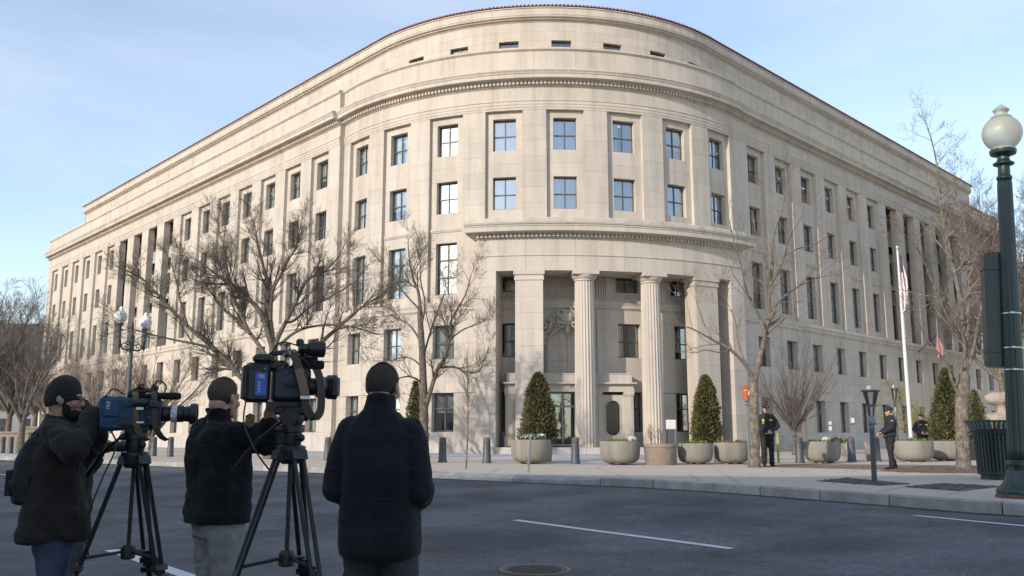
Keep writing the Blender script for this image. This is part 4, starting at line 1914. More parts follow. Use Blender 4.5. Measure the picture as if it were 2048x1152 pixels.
traced_tree('bare_tree', 'bare grey tree in front of the ground-floor window beside the portico', 33.2,
            [(847, 926, 11), (848, 880, 10), (848, 830, 9.5), (847, 790, 9), (845, 720, 7.5), (841, 650, 6.5), (840, 620, 5.5)],
            [([(841, 630), (837, 585), (827, 560), (819, 520), (816, 484)], 5, 1.0, .5),
             ([(848, 822), (857, 795), (874, 741), (890, 715), (900, 675), (903, 640), (930, 591), (942, 550)], 7, 1.0, -.8),
             ([(880, 735), (909, 734), (935, 745), (958, 742), (968, 720), (977, 698)], 3, .9, -1.0),
             ([(847, 775), (836, 760), (818, 753), (800, 756), (775, 768)], 3.5, .9, -.9),
             ([(846, 738), (828, 720), (805, 714), (778, 722)], 2.8, .9, .8),
             ([(845, 690), (825, 657), (804, 640), (780, 630)], 3.2, .9, .6),
             ([(842, 655), (850, 610), (842, 565), (840, 530)], 3, .9, -.8),
             ([(845, 720), (862, 660), (880, 610), (895, 575)], 3, .9, 1.0),
             ([(898, 680), (925, 660), (950, 650), (972, 640)], 2.5, .8, .8),
             ([(840, 620), (812, 590), (790, 560), (775, 535)], 2.6, .8, -.6)],
            22, SP_MID)

t4 = traced_tree('bare_tree', 'pale-barked bare tree behind the orange-globed lamp', 28.6,
            [(1508, 936, 11.5), (1510, 890, 10.5), (1509, 830, 10), (1508, 790, 9.5), (1508, 755, 9)],
            [([(1509, 762), (1490, 729), (1460, 699), (1424, 679), (1390, 660), (1368, 652)], 5.5, 1.0, -.6),
             ([(1508, 765), (1520, 715), (1530, 670), (1536, 637), (1539, 592), (1541, 565), (1548, 470), (1566, 412), (1572, 380)], 8, 1.0, .6),
             ([(1540, 575), (1557, 540), (1571, 508), (1580, 474), (1600, 440)], 3.4, .9, -.7),
             ([(1540, 572), (1532, 531), (1521, 495), (1512, 465), (1506, 430)], 3.2, .9, .8),
             ([(1531, 665), (1515, 625), (1500, 597), (1489, 568), (1483, 535), (1467, 479), (1458, 440)], 4, .9, -.5),
             ([(1536, 640), (1545, 620), (1562, 599), (1586, 580), (1618, 562), (1650, 552)], 4, .9, .5),
             ([(1566, 515), (1595, 497), (1627, 490), (1660, 470)], 2.4, .8, .6),
             ([(1492, 730), (1478, 690), (1470, 640), (1452, 600)], 2.6, .8, .8),
             ([(1462, 700), (1440, 705), (1412, 700), (1392, 706)], 2, .8, -.6),
             ([(1424, 680), (1405, 640), (1392, 600)], 2, .8, .4)],
            24, SP_RIGHT, M_BARK2, M_TWIG2)

traced_tree('bare_tree', 'big bare tree standing in the mulch bed beside the litter bin', 25.1,
            [(1928, 946, 15), (1926, 900, 14), (1924, 860, 13.5), (1924, 800, 13.5), (1928, 750, 13)],
            [([(1922, 815), (1916, 785), (1903, 760), (1895, 728), (1872, 701), (1850, 672), (1835, 640)], 5.5, 1.0, -.6),
             ([(1928, 765), (1932, 727), (1924, 623), (1902, 513), (1886, 440), (1877, 378), (1874, 331), (1864, 284), (1854, 250)], 8, .8, .6),
             ([(1929, 735), (1926, 675), (1892, 628), (1861, 555), (1838, 503), (1812, 470)], 5, .9, -1.0),
             ([(1931, 740), (1936, 623), (1939, 545), (1934, 472), (1914, 399), (1908, 350)], 6, .9, .9),
             ([(1932, 745), (1948, 690), (1957, 640), (1972, 575), (1978, 520), (1990, 470)], 5.5, .9, .5),
             ([(1905, 520), (1880, 490), (1850, 455), (1822, 420)], 2.6, .8, .8),
             ([(1936, 560), (1958, 500), (1985, 465), (2010, 440)], 2.6, .8, -.8),
             ([(1924, 640), (1890, 600), (1845, 590), (1805, 580)], 2.8, .8, 1.1),
             ([(1930, 690), (1960, 660), (2000, 650), (2030, 625)], 2.8, .8, 1.0),
             ([(1888, 445), (1898, 400), (1920, 360)], 2.2, .8, -.6)],
            26, SP_SIX, M_BARK2, M_TWIG2)

# slender sapling by the kerb
rng = random.Random(5)
base = gnd(932, 938)
t = thing('sapling', 'thin leafless sapling standing alone near the kerb ramp', 'tree', base)
tk, tw = Twigs(), Twigs()
d = base.y
stem = [at(x, y, d) - base for x, y in ((932, 938), (934, 900), (936, 860), (936, 800), (935, 740), (936, 700))]
stem[0].z = -.03
tk.add([tuple(p) for p in stem], [.026, .022, .019, .013, .008, .004], 7)
sp = dict(wig=.10, up=.05, levels=1, minlen=.15, kids=[4, 3], ang=(20, 45), len=.7, density=3, rmin=.0032)
for k in range(26):
    tt = rng.uniform(.12, 1)
    p = stem[2].lerp(stem[5], tt ** 1.3 * .9)
    az = rng.uniform(0, 2 * pi)
    a = radians(rng.uniform(24, 42))
    sub_branch(tw, rng, p, Vector((sin(a) * cos(az), sin(a) * sin(az), cos(a))), 1.35 * (1.15 - tt) * rng.uniform(.7, 1.1), .008, 0, sp)
link('trunk', tk.mesh('trunk', M_BARK), t)
link('crown', tw.mesh('crown', M_TWIG), t)

# vase-shaped bush-like tree by the right wing
rng = random.Random(12)
base = gnd(1590, 910)
t = thing('vase_shaped_tree', 'low bare tree with dense upright reddish twigs behind the officer', 'tree', base)
tk, tw = Twigs(), Twigs()
tk.add([(0, 0, -.05), (0, 0, .6), (.02, 0, 1.25)], [.17, .13, .13], 9)
sp = dict(wig=.09, up=.03, levels=2, minlen=.3, kids=[7, 4], ang=(10, 30), len=2, density=3, rmin=.0055)
for k in range(34):
    az = 2 * pi * k / 34 * 3.0 + rng.uniform(-.2, .2)
    a = radians(rng.uniform(5, 50))
    dd = Vector((sin(a) * cos(az), sin(a) * sin(az), cos(a)))
    sub_branch(tw, rng, Vector((0, 0, 1.0 + .3 * rng.random())), dd, rng.uniform(2.6, 4.1) * (1.0 if a < .5 else .8), .038, 0, sp)
link('trunk', tk.mesh('trunk', M_BARK), t)
link('crown', tw.mesh('crown', M_TWIGR), t)

# smaller trees along the sunlit wing
SP_SML = dict(wig=.12, up=.09, levels=2, minlen=.2, kids=[7, 6, 3], ang=(24, 52), len=1.6, density=2.6, rmin=.0055)
for (px, py, dd, h, sd, lab) in ((300, 905, 45.5, 6.3, 41, 'small bare tree behind the twin-globe lamp post'),
                                 (200, 902, 54, 6.0, 42, 'second small bare tree along the sunlit wing, left of the lamp post'),
                                 (118, 900, 62, 6.6, 43, 'small bare tree at the far end of the sunlit wing')):
    b = at(px, py, dd)
    b.z = 0
    wild_tree('street_tree', lab, b, h, sd, SP_SML, .13, nl=9, fork=.16, spread=55, twigm=M_TWIG2, group='small bare street trees along the sunlit wing')
b = at(40, 908, 49)
b.z = 0
wild_tree('street_tree', 'bare tree between bollards left of the bearded cameraman', b, 7.6, 44, dict(SP_SML, density=2.0, kids=[5, 4, 3]), .19, nl=6, fork=.26, spread=40, twigm=M_TWIGF)

# trees beyond the far end of the street
for (px, dd, h, sd, lab) in ((14, 92, 16.4, 51, 'tall bare tree at the far left edge of the view'),
                             (66, 104, 18.3, 52, 'tall bare tree beside the far corner of the sunlit wing'),
                             (-30, 84, 17.0, 53, 'tall bare tree half cut off by the left edge'),
                             (40, 122, 17.0, 54, 'bare tree in front of the distant grey building')):
    b = at(px, 890, dd)
    b.z = 0
    wild_tree('tall_bare_tree', lab, b, h, sd, SP_FAR, .32, nl=9, fork=.22, spread=44, twigm=M_TWIGF, group='tall bare trees beyond the sunlit wing')
for (px, dd, h, sd, ln, lab) in ((2020, 78, 24.5, 61, (-.5, 0), 'tall bare tree rising behind the globe lamp post'),
                                 (2085, 70, 25.0, 62, (-.8, 0), 'tall bare tree at the right edge with branches entering the sky')):
    b = at(px, 890, dd)
    b.z = 0
    wild_tree('tall_bare_tree', lab, b, h, sd, dict(SP_FAR, len=2.9, rmin=.008, levels=2, density=2.0), .26, nl=9, fork=.30, spread=36, barkm=M_BARK2, twigm=M_TWIGR, lean=ln, group='tall bare trees behind the right-hand lamp post')


# ---------------------------------------------------------------- evergreens
def leaf_mat(name, c1, c2):
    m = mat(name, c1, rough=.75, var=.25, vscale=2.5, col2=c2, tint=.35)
    return m


M_YEW = leaf_mat('conifer_needles', (0.080, 0.086, 0.030), (0.128, 0.120, 0.046))
M_YEW2 = leaf_mat('arborvitae_needles', (0.078, 0.076, 0.029), (0.128, 0.108, 0.050))
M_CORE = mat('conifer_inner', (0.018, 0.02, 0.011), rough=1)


def conifer(label, base, h, r, seed, material, n=9000, shape=None, cat='shrub', name='conifer'):
    rng = random.Random(seed)
    t = thing(name, label, cat, base)
    st = MB()
    st.tube([(0, 0, -.1), (0, 0, h * .5), (0, 0, h * .93)], [.05, .035, .008], 6)
    st.build('trunk', M_BARK, t)

    def prof(z):      # z in 0..1
        return (shape or (lambda q: min(1, .55 + 2.6 * q) * (1 - q) ** .72 * 1.12))(z)
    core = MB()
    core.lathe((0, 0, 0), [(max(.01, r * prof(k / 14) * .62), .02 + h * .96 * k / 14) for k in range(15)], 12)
    vs, fs, tt = [], [], []
    bumps = [(rng.uniform(0, 2 * pi), rng.random(), rng.uniform(-.26, .20)) for _ in range(34)]
    for i in range(n):
        z = rng.random() ** 1.25
        az = rng.uniform(0, 2 * pi)
        k = 1.0
        for (ba, bz, bm) in bumps:
            da = abs((az - ba + pi) % (2 * pi) - pi)
            k += bm * math.exp(-(da / .5) ** 2 - ((z - bz) / .09) ** 2)
        rr = r * prof(z) * k * (rng.uniform(.66, 1.0) if rng.random() < .9 else rng.uniform(.95, 1.16))
        p = Vector((rr * cos(az), rr * sin(az), h * z))
        out = Vector((cos(az), sin(az), .75 + .5 * rng.random())).normalized()
        out = (out + rnd_perp(rng, out) * .45).normalized()
        L = rng.uniform(.06, .14) * (h / 2.2) ** .5
        w = L * .20
        s = rnd_perp(rng, out)
        a, b, c, d = p - s * w * .5, p + out * L * .55 + s * w, p + out * L, p + out * L * .5 - s * w
        o = len(vs)
        vs += [tuple(a), tuple(b), tuple(c), tuple(d)]
        fs.append((o, o + 1, o + 2, o + 3))
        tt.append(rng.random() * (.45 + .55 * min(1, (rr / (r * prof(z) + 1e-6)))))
    m = MB()
    m.v, m.f, m.t = vs, fs, tt
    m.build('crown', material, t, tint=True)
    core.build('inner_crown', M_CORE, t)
    return t


# ================================================================== street furniture and planting
M_GREENIRON = mat('dark_green_iron', (0.012, 0.035, 0.032), rough=.42, var=.2, vscale=6, bump=.08, bscale=50, coat=.15)
M_BLUEIRON = mat('slate_iron', (0.062, 0.074, 0.088), rough=.5, var=.2, vscale=7, bump=.12, bscale=50)
M_RUSTCAP = mat('worn_bollard_cap', (0.115, 0.09, 0.075), rough=.7, var=.35, vscale=10)
M_GLOBE = mat('frosted_globe', (0.62, 0.64, 0.56), rough=.5, var=.10, vscale=3, transmission=.6, coat=.15)
M_GLOBEW = mat('white_globe', (0.86, 0.86, 0.84), rough=.4)
M_STRAP = mat('steel_strap', (0.55, 0.56, 0.58), rough=.35, metal=.8)
M_CONC = mat('planter_concrete', (0.30, 0.275, 0.235), rough=.9, var=.2, vscale=4, bump=.7, bscale=38, col2=(0.22, 0.205, 0.178), streak=.35)
M_CONCB = mat('planter_brown', (0.25, 0.20, 0.165), rough=.85, var=.15, vscale=4, bump=.4, bscale=40)
M_WHITEP = mat('white_paint', (0.62, 0.62, 0.62), rough=.45, var=.06, vscale=6)
M_ORANGE = mat('orange_glass', (0.44, 0.13, 0.045), rough=.3, coat=.4)
M_HILITE = mat('highlight_white', (0.72, 0.70, 0.62), rough=.25)  # tone of the highlight painted on the orange lamp
M_GREYPOST = mat('grey_galvanised', (0.20, 0.215, 0.23), rough=.5, metal=.4, var=.15, vscale=8)
M_BRASSP = mat('yellow_post', (0.40, 0.32, 0.08), rough=.5, var=.25)
M_TANP = mat('tan_post', (0.42, 0.31, 0.21), rough=.8, var=.15)
M_BLACKM = mat('black_metal', (0.014, 0.015, 0.017), rough=.45)
M_LEAFG = mat('leaf_green', (0.10, 0.14, 0.03), rough=.8, tint=.4)
M_PETALW = mat('petal_white', (0.62, 0.64, 0.72), rough=.8, tint=.2)
M_PETALB = mat('petal_lilac', (0.30, 0.33, 0.55), rough=.8, tint=.25)
M_DRY = mat('dry_stalk', (0.13, 0.10, 0.075), rough=.95)
M_STATUE = mat('carved_pale_stone', (0.34, 0.285, 0.225), rough=.9, var=.12, vscale=3, bump=.3, bscale=20)
M_RED = mat('flag_red', (0.36, 0.20, 0.205), rough=.85)
M_FLAGW = mat('flag_white', (0.75, 0.74, 0.73), rough=.85)
M_FLAGB = mat('flag_blue', (0.06, 0.065, 0.16), rough=.85)


M_CLEAR = glass_mat('clear_lantern_glass', (.93, .95, .94), .04)

# ---------------------------------------------------------------- bollards
def make_bollard():
    t = thing('bollard', '', 'bollard', group='grey iron security bollards on the pavement')
    m = MB()
    m.lathe((0, 0, 0), [(.175, 0), (.175, .05), (.165, .075), (.158, .09), (.155, .095), (.135, .74), (.14, .745), (.14, .765), (.132, .77)], 28)
    m.build('post', M_BLUEIRON, t, smooth=False)
    smooth_angle(t.children[0], 30)
    m = MB()
    m.lathe((0, 0, 0), [(.128, .765), (.128, .80), (.134, .805), (.134, .86), (.128, .865), (.124, .90), (.10, .925), (.05, .935), (.005, .937)], 28)
    o = m.build('cap', M_RUSTCAP, t)
    smooth_angle(o, 30)
    return t


b0 = make_bollard()
spots = [(885, 925, 'bollard nearest the bare tree beside the portico'), (973.5, 926, 'bollard between the thin sapling and the first planter'),
         (1151, 928, 'bollard in front of the left fluted column'), (1600, 926, 'bollard touching the planter right of the first officer'),
         (1704, 924, 'bollard with pale peeling base between two planters'), (1754, 923, 'bollard half hidden by the lantern post'),
         (1540, 927, 'bollard behind the legs of the officer by the tree'), (655, 920.5, 'bollard half hidden behind the man in the padded coat'),
         (340, 913.5, 'bollard right of the twin-globe lamp, seen past the blue camera'), (306.5, 912.5, 'bollard beside the twin-globe lamp base'),
         (4, 906.5, 'bollard at the far left edge of the photo'), (36.5, 907.5, 'dark bollard just right of the leftmost street tree trunk'), (20, 907, 'dark bollard just left of the leftmost street tree trunk')]
for i, (x, y, lab) in enumerate(spots):
    p = gnd(x, y)
    if i == 0:
        b0.location = p
        b0['label'] = lab
    else:
        copy_thing(b0, p, i * .7, lab)


# ---------------------------------------------------------------- concrete planters
def bowl(label, p, r, h, kind='bowl', seed=1, soil=True):
    rng = random.Random(seed)
    t = thing('planter', label, 'planter', p, rng.uniform(0, 6), group='concrete planters along the plaza')
    m = MB()
    if kind == 'bowl':
        prof = [(r * .52, .05), (r * .62, .055), (r * .80, h * .12), (r * .92, h * .24), (r * .975, h * .40), (r, h * .62), (r * 1.0, h * .97), (r * .985, h), (r * .90, h), (r * .89, h * .93), (.01, h * .92)]
    elif kind == 'pot':
        prof = [(r * .84, .0), (r * .86, .02), (r * .95, h * .78), (r * .955, h * .82), (r * 1.0, h * .83), (r * 1.03, h * .98), (r * 1.02, h), (r * .92, h), (r * .91, h * .94), (.01, h * .93)]
    else:
        prof = [(r * .9, 0), (r, h * .98), (r * .98, h), (r * .88, h), (r * .87, h * .94), (.01, h * .93)]
    m.lathe((0, 0, 0), prof, 48 if kind != 'square' else 4)
    o = m.build('body', M_CONCB if kind == 'pot' else M_CONC, t)
    smooth_angle(o, 35)
    if kind == 'bowl':
        f = MB()
        for k in range(3):
            a = 2 * pi * k / 3 + .3
            f.box((r * .42 * cos(a), r * .42 * sin(a), .03), (.16, .16, .06), a)
        f.build('foot', M_CONC, t)
    s = MB()
    n = 26
    ring = [Vector((r * .89 * cos(2 * pi * k / n), r * .89 * sin(2 * pi * k / n), h * .945)) for k in range(n)]
    ring2 = [Vector((q.x * .55, q.y * .55, h * .96 + rng.uniform(0, .03))) for q in ring]
    s.add(ring + ring2 + [Vector((0, 0, h * .97))], [(k, (k + 1) % n, n + (k + 1) % n, n + k) for k in range(n)] + [(n + k, n + (k + 1) % n, 2 * n) for k in range(n)])
    s.build('soil', M_SOIL, t)
    return t


def leaves(name, label, p, r, n, hmax, material, seed, cat='plant', size=.06, flower=None):
    rng = random.Random(seed)
    t = thing(name, label, cat, p)
    m = MB()
    fm = MB()
    for i in range(n):
        a = rng.uniform(0, 2 * pi)
        rr = r * sqrt(rng.random())
        q = Vector((rr * cos(a), rr * sin(a), 0))
        h = hmax * rng.uniform(.3, 1)
        dvec = Vector((rng.gauss(0, .4), rng.gauss(0, .4), 1)).normalized()
        e = q + dvec * h
        s = rnd_perp(rng, dvec) * size * .5
        m.add([q - s * .3, q + s * .3, e + s, e + dvec * size, e - s], [(0, 1, 2, 3, 4)], rng.random())
        if flower and rng.random() < .5:
            for k in range(5):
                s2 = rnd_perp(rng, dvec) * size
                s3 = rnd_perp(rng, dvec) * size
                fm.add([e + dvec * size * .5, e + dvec * size * .7 + s2, e + dvec * size * .7 + (s2 + s3) * .7, e + dvec * size * .7 + s3], [(0, 1, 2, 3)], rng.random())
    m.build('leaves', material, t, tint=True)
    if flower:
        fm.build('blossom', flower, t, tint=True)
    return t


PL = [(1062, 928, 40, 47, 'bowl', 'grey concrete bowl planter holding the pale frosted flowers'),
      (1240.5, 930, 40, 46, 'bowl', 'speckled concrete bowl planter in front of the oval window'),
      (1321.5, 930, 34, 41, 'pot', 'brown round pot planter with a thick rim in front of the right column'),
      (1391.5, 929, 35, 41, 'bowl', 'concrete bowl planter right of the brown pot, shadow across its front'),
      (1465, 928.5, 35, 42, 'bowl', 'concrete bowl planter partly behind the pale-barked tree trunk'),
      (1646, 926.5, 35.5, 42, 'bowl', 'concrete bowl planter between the first officer and a peeling bollard'),
      (1690, 922, 22, 38, 'square', 'concrete planter just behind a bollard, mostly hidden'),
      (1744, 922, 17, 37, 'square', 'small tan planter behind the lantern post'),
      (1828, 924, 38, 41, 'bowl', 'wide concrete bowl planter in front of the third officer'),
      (1895, 922, 34, 39, 'bowl', 'concrete bowl planter holding the right-hand conifer'),
      (1950, 920, 20, 38, 'square', 'concrete planter glimpsed between tree trunk and litter bin')]
plp = []
for i, (x, y, rp, hp, kind, lab) in enumerate(PL):
    c = gnd(x, y)
    r = rp / F * c.y * 1.0
    h = hp / F * c.y
    c.y += r * .5
    c.x *= (c.y) / (c.y - r * .5)
    o = bowl(lab, c, r, h, kind, i)
    plp.append((c, r, h))
# square planter behind the first one carries the big conifer
c1 = gnd(1078, 924.5)
c1.y += .3
bowl('dark square planter behind the first bowl, under the big conifer', c1, .55, .8, 'square', 31)
conifer('full brown-green conifer in front of the entrance doors', c1 + Vector((0, 0, .72)), 2.62, .76, 3, M_YEW2, 14000, shape=lambda q: min(1, .84 + 1.2 * q) * (1 - q) ** .56 * 1.0)
c2 = gnd(1416, 924.5)
bowl('tan planter between two bowls, under the cone-shaped conifer', c2, .42, .78, 'square', 32)
conifer('neat cone-shaped conifer in front of the right pier', c2 + Vector((0, 0, .7)), 2.52, .60, 4, M_YEW, 13000, shape=lambda q: min(1, .60 + 1.7 * q) * (1 - q) ** .55 * 1.08)
c3 = at(829, 905, 41)
c3.z = 0
conifer('dark conifer behind the bare tree near the ground-floor window', c3, 3.4, .62, 5, M_YEW, 3600)
c4 = plp[9][0] + Vector((0.34, .25, plp[9][2] * .9))
conifer('loose bushy conifer at the right, in a bowl planter', c4, 2.95, .84, 6, M_YEW, 13000, shape=lambda q: min(1, .8 + 1.4 * q) * (1 - q) ** .6 * .98)
c5 = at(1958, 905, 41)
c5.z = 0
conifer('dark low conifer between the big tree trunk and the litter bin', c5, 3.0, .75, 7, M_YEW, 3000)
b = at(1843, 905, 47)
b.z = 0
wild_tree('shrub', 'yellow-green budding shrub beside the white flagpole', b, 4.1, 71, dict(SP_SML, len=.9, rmin=.008, up=.05), .06, nl=12, fork=.12, spread=58, twigm=M_TWIGY, barkm=M_BARK2, cat='shrub')

# flowers and plants in the planters
c, r, h = plp[0]
leaves('flowers', 'frosted lilac and white flowers in the first grey bowl', c + Vector((0, -.12, h * .95)), r * .62, 150, .2, M_LEAFG, 2, 'flowers', .06, M_PETALB)
leaves('flowers', 'white flower heads drooping over the first bowl', c + Vector((.1, -.2, h * .95)), r * .6, 60, .26, M_LEAFG, 3, 'flowers', .06, M_PETALW)
c, r, h = plp[2]
rng = random.Random(3)
t = thing('dry_plant', 'dry brown stalks standing in the brown pot', 'plant', c + Vector((-.15, 0, h * .95)))
tw = Twigs()
for k in range(11):
    p = Vector((rng.uniform(-.3, .3), rng.uniform(-.15, .15), 0))
    sub_branch(tw, rng, p, Vector((rng.gauss(0, .08), rng.gauss(0, .08), 1)).normalized(), rng.uniform(.35, .6), .010, 0, dict(wig=.1, up=.1, levels=1, minlen=.1, kids=[9], ang=(30, 60), len=.3, density=1, rmin=.004))
link('stalks', tw.mesh('stalks', M_DRY), t)
for i, sd, mt, lab in ((1, 5, M_LEAFG, 'small green shoots at the rim of the speckled bowl'), (3, 6, M_LEAFG, 'low green shoots in the shadowed bowl'), (4, 7, M_DRY, 'pale dry grass in the bowl by the tree trunk'), (5, 8, M_LEAFG, 'yellowish leaves in the bowl right of the first officer'), (6, 9, M_LEAFG, 'green leaves in the mostly hidden planter'), (8, 10, M_LEAFG, 'fresh green ground cover in the wide bowl'), (9, 11, M_DRY, 'dry litter round the conifer in its bowl')):
    c, r, h = plp[i]
    leaves('planting', lab, c + Vector((0, -.1, h * .93)), r * .8, 130, .14, mt, sd, 'plant', .05)
# stones resting in planters
M_ROCK = mat('pale_rock', (0.50, 0.47, 0.42), rough=.9, var=.15, vscale=6, bump=.4, bscale=20)
for i, (dx, s, lab) in ((1, (.42, .16, 'pale rock lying in the speckled bowl')), (5, (.12, .15, 'pale rock lying in the bowl right of the first officer'))):
    c, r, h = plp[i]
    m = MB()
    m.ball((0, 0, 0), (s * 1.1, s * .8, s * .75), 12, 8)
    rg = random.Random(i)
    m.v = [(x * rg.uniform(.85, 1.12), y * rg.uniform(.85, 1.1), z * rg.uniform(.85, 1.1)) for x, y, z in m.v]
    o = m.build('rock', M_ROCK, None, smooth=True)
    o.location = c + Vector((dx, -.1, h + .06))
    tag(o, lab, 'rock')


# ---------------------------------------------------------------- the big globe lamp post at the right
LD = 14.73
lb = gnd(2041, 995.5)


def zy(y, d=LD, x=2025):
    return at(x, y, d).z


t = thing('street_lamp', 'tall dark green fluted lamp post with single frosted globe', 'street lamp', lb)
t.rotation_euler = (0, radians(2.4), 0)
m = MB()
m.lathe((0, 0, 0), [(.36, -.05), (.36, .03), (.345, .05)], 40)
o = m.build('footing', mat('rusty_plate', (0.13, 0.075, 0.05), rough=.9, var=.3, vscale=9), t)
m = MB()
m.lathe((0, 0, 0), [(.345, .045), (.35, .07), (.35, .11), (.335, .14), (.31, .16), (.27, .20), (.225, .28), (.195, .37), (.18, .43)], 64, flute=(16, .035))
m.lathe((0, 0, 0), [(.17, .42), (.17, .46), (.15, .465), (.15, .50), (.20, .505), (.205, .53), (.20, .565), (.175, .58), (.172, .60)], 40)
o = m.build('base', M_GREENIRON, t)
smooth_angle(o, 35)
z1 = zy(356)
m = MB()
m.lathe((0, 0, 0), [(.168, .595), (.160, .75), (.152, 1.6), (.138, 2.9), (.118, z1 - .1), (.108, z1)], 96, flute=(16, .07))
o = m.build('shaft', M_GREENIRON, t, smooth=True)
m = MB()
s = zy
m.lathe((0, 0, 0), [(.108, s(357)), (.124, s(356)), (.126, s(352)), (.112, s(350)), (.098, s(347)), (.094, s(331)), (.11, s(329)), (.165, s(326.5)), (.168, s(324)), (.125, s(321)), (.098, s(317)), (.095, s(312)), (.12, s(309)), (.20, s(306)), (.212, s(303)), (.212, s(298)), (.19, s(297))], 48)
o = m.build('capital', M_GREENIRON, t)
smooth_angle(o, 30)
m = MB()
gp = []
zc, rg_ = s(264), .318
for k in range(15):
    a = radians(-58 + 118 * k / 14)
    gp.append((rg_ * cos(a), zc + rg_ * 1.0 * sin(a)))
gp = [(.165, s(297))] + gp
zt = gp[-1][1]
gp += [(.175, s(233.5)), (.165, s(231.5)), (.125, s(229)), (.10, s(227)), (.098, s(223)), (.125, s(219.5)), (.132, s(217.5)), (.11, s(214.5)), (.06, s(210)), (.03, s(208.5)), (.03, s(206.5)), (.004, s(206))]
m.lathe((0, 0, 0), gp, 56)
o = m.build('globe', M_GLOBE, t)
smooth_angle(o, 40)
# straps on the pole
for y, r in ((626, .143), (695, .147), (739, .150)):
    m = MB()
    z = zy(y)
    m.lathe((0, 0, 0), [(r, z - .012), (r + .006, z - .010), (r + .006, z + .010), (r, z + .012)], 40, cap=False)
    m.box((-.07, -r - .0, z), (.06, .03, .03))
    m.build('strap', M_STRAP, t)

# ---------------------------------------------------------------- traffic signal seen from behind
sg = thing('traffic_signal', 'dark green traffic signal housing strapped to the lamp post, seen from behind', 'traffic signal', (0, 0, 0))
pc = at(1996, 620, 15.0)
sg.location = pc
sg.rotation_euler = (0, radians(2.4), radians(-14))
hh = (zy(504) - zy(736)) / 2
m = MB()
w, dp = .44, .24
sec = 2 * hh
mm = MB()
out = []
for (x, z) in [(-w / 2 + .07, -hh), (w / 2 - .07, -hh), (w / 2 - .02, -hh + .02), (w / 2, -hh + .07), (w / 2, hh - .07), (w / 2 - .02, hh - .02), (w / 2 - .07, hh), (-w / 2 + .07, hh), (-w / 2 + .02, hh - .02), (-w / 2, hh - .07), (-w / 2, -hh + .07), (-w / 2 + .02, -hh + .02)]:
    out.append((x, z))
mm.prism(out, -dp / 2, dp / 2)
mm.build('housing', M_GREENIRON, sg)
for k in (-1, 1):
    mm = MB()
    mm.box((0, 0, k * hh * .72), (w + .03, dp + .03, .05))
    mm.box((.12, -dp / 2 - .03, k * hh * .72), (.16, .08, .05))
    mm.build('bracket', M_GREENIRON, sg)
mm = MB()
mm.tube([(.12, -.12, .0), (.2, -.18, .0)], .05, 8)
mm.build('conduit', M_GREENIRON, sg)
LENS = [('lens_red', (0.25, .01, .01)), ('lens_amber', (0.3, .15, .01)), ('lens_green', (.01, .2, .08))]
for k, (nm, c) in enumerate(LENS):
    z = hh * (.62 - .62 * k)
    mm = MB()
    Mx = Matrix.Translation((0, dp / 2, z)) @ Matrix.Rotation(-pi / 2, 4, 'X')
    mm.lathe((0, 0, 0), [(.14, 0), (.13, .03), (.01, .05)], 20, M=Mx)
    mm.build('lens', mat(nm, c, rough=.2), sg)
    mm = MB()
    pts = [(.155 * cos(a), .155 * sin(a)) for a in [radians(-20 + 220 * q / 12) for q in range(13)]]
    for (xa, za), (xb, zb) in zip(pts[:-1], pts[1:]):
        mm.add([(xa, dp / 2, z + za), (xb, dp / 2, z + zb), (xb, dp / 2 + .13, z + zb), (xa, dp / 2 + .13, z + za)], [(0, 1, 2, 3)])
    mm.build('visor', M_GREENIRON, sg)

# ---------------------------------------------------------------- slatted litter bin
tb = gnd(2013, 960)
tb.y += .3
t = thing('litter_bin', 'dark green slatted steel litter bin with flared rim', 'litter bin', tb)
m = MB()
m.lathe((0, 0, 0), [(.38, 0), (.38, .10), (.40, .11)], 40)
m.build('base', M_GREENIRON, t)
m = MB()
m.lathe((0, 0, 0), [(.43, .11), (.435, .11), (.445, .19), (.43, .19)], 40, cap=False)
m.build('hoop', M_GREENIRON, t)
m = MB()
m.lathe((0, 0, 0), [(.455, 1.05), (.47, 1.05), (.475, 1.10), (.455, 1.10)], 40, cap=False)
m.build('hoop', M_GREENIRON, t)
m = MB()
m.lathe((0, 0, 0), [(.60, 1.315), (.635, 1.32), (.635, 1.345), (.60, 1.345)], 40, cap=False)
m.build('hoop', M_GREENIRON, t)
sl = MB()
sl.tube([(0, 0, 0), (.015, 0, .7), (.02, 0, .88), (.045, 0, .97), (.12, 0, 1.12), (.185, 0, 1.21)], .01, 4, sq=(2.9, .7))
sm_ = sl.mesh('slat', M_GREENIRON)
for k in range(36):
    a = 2 * pi * k / 36
    o = link('slat', sm_, t, (.435 * cos(a), .435 * sin(a), .12), a)
m = MB()
m.lathe((0, 0, 0), [(.385, .1), (.40, 1.15), (.39, 1.15), (.37, .12)], 32)
m.build('liner', M_BLACKM, t)

# ---------------------------------------------------------------- twin-globe lamp post at the left
lp = gnd(247, 918.5)
t = thing('street_lamp', 'twin-globe green lamp post standing before the long sunlit wing', 'street lamp', lp)
M_TWIN = mat('lamp_green_grey', (0.075, 0.10, 0.095), rough=.55, var=.2, vscale=6)
m = MB()
m.lathe((0, 0, 0), [(.40, 0), (.40, .10), (.34, .16), (.30, .24), (.24, .40), (.20, .52), (.23, .56), (.23, .62), (.19, .68), (.165, .9), (.16, 1.02), (.20, 1.06), (.20, 1.14), (.13, 1.2)], 16)
o = m.build('base', M_TWIN, t)
smooth_angle(o, 25)
m = MB()
ztop = at(256, 672, lp.y).z
m.lathe((0, 0, 0), [(.115, 1.18), (.085, ztop - .1), (.12, ztop - .08), (.12, ztop), (.06, ztop + .06), (.05, ztop + .5), (.02, ztop + .62)], 14)
o = m.build('shaft', M_TWIN, t)
smooth_angle(o, 25)
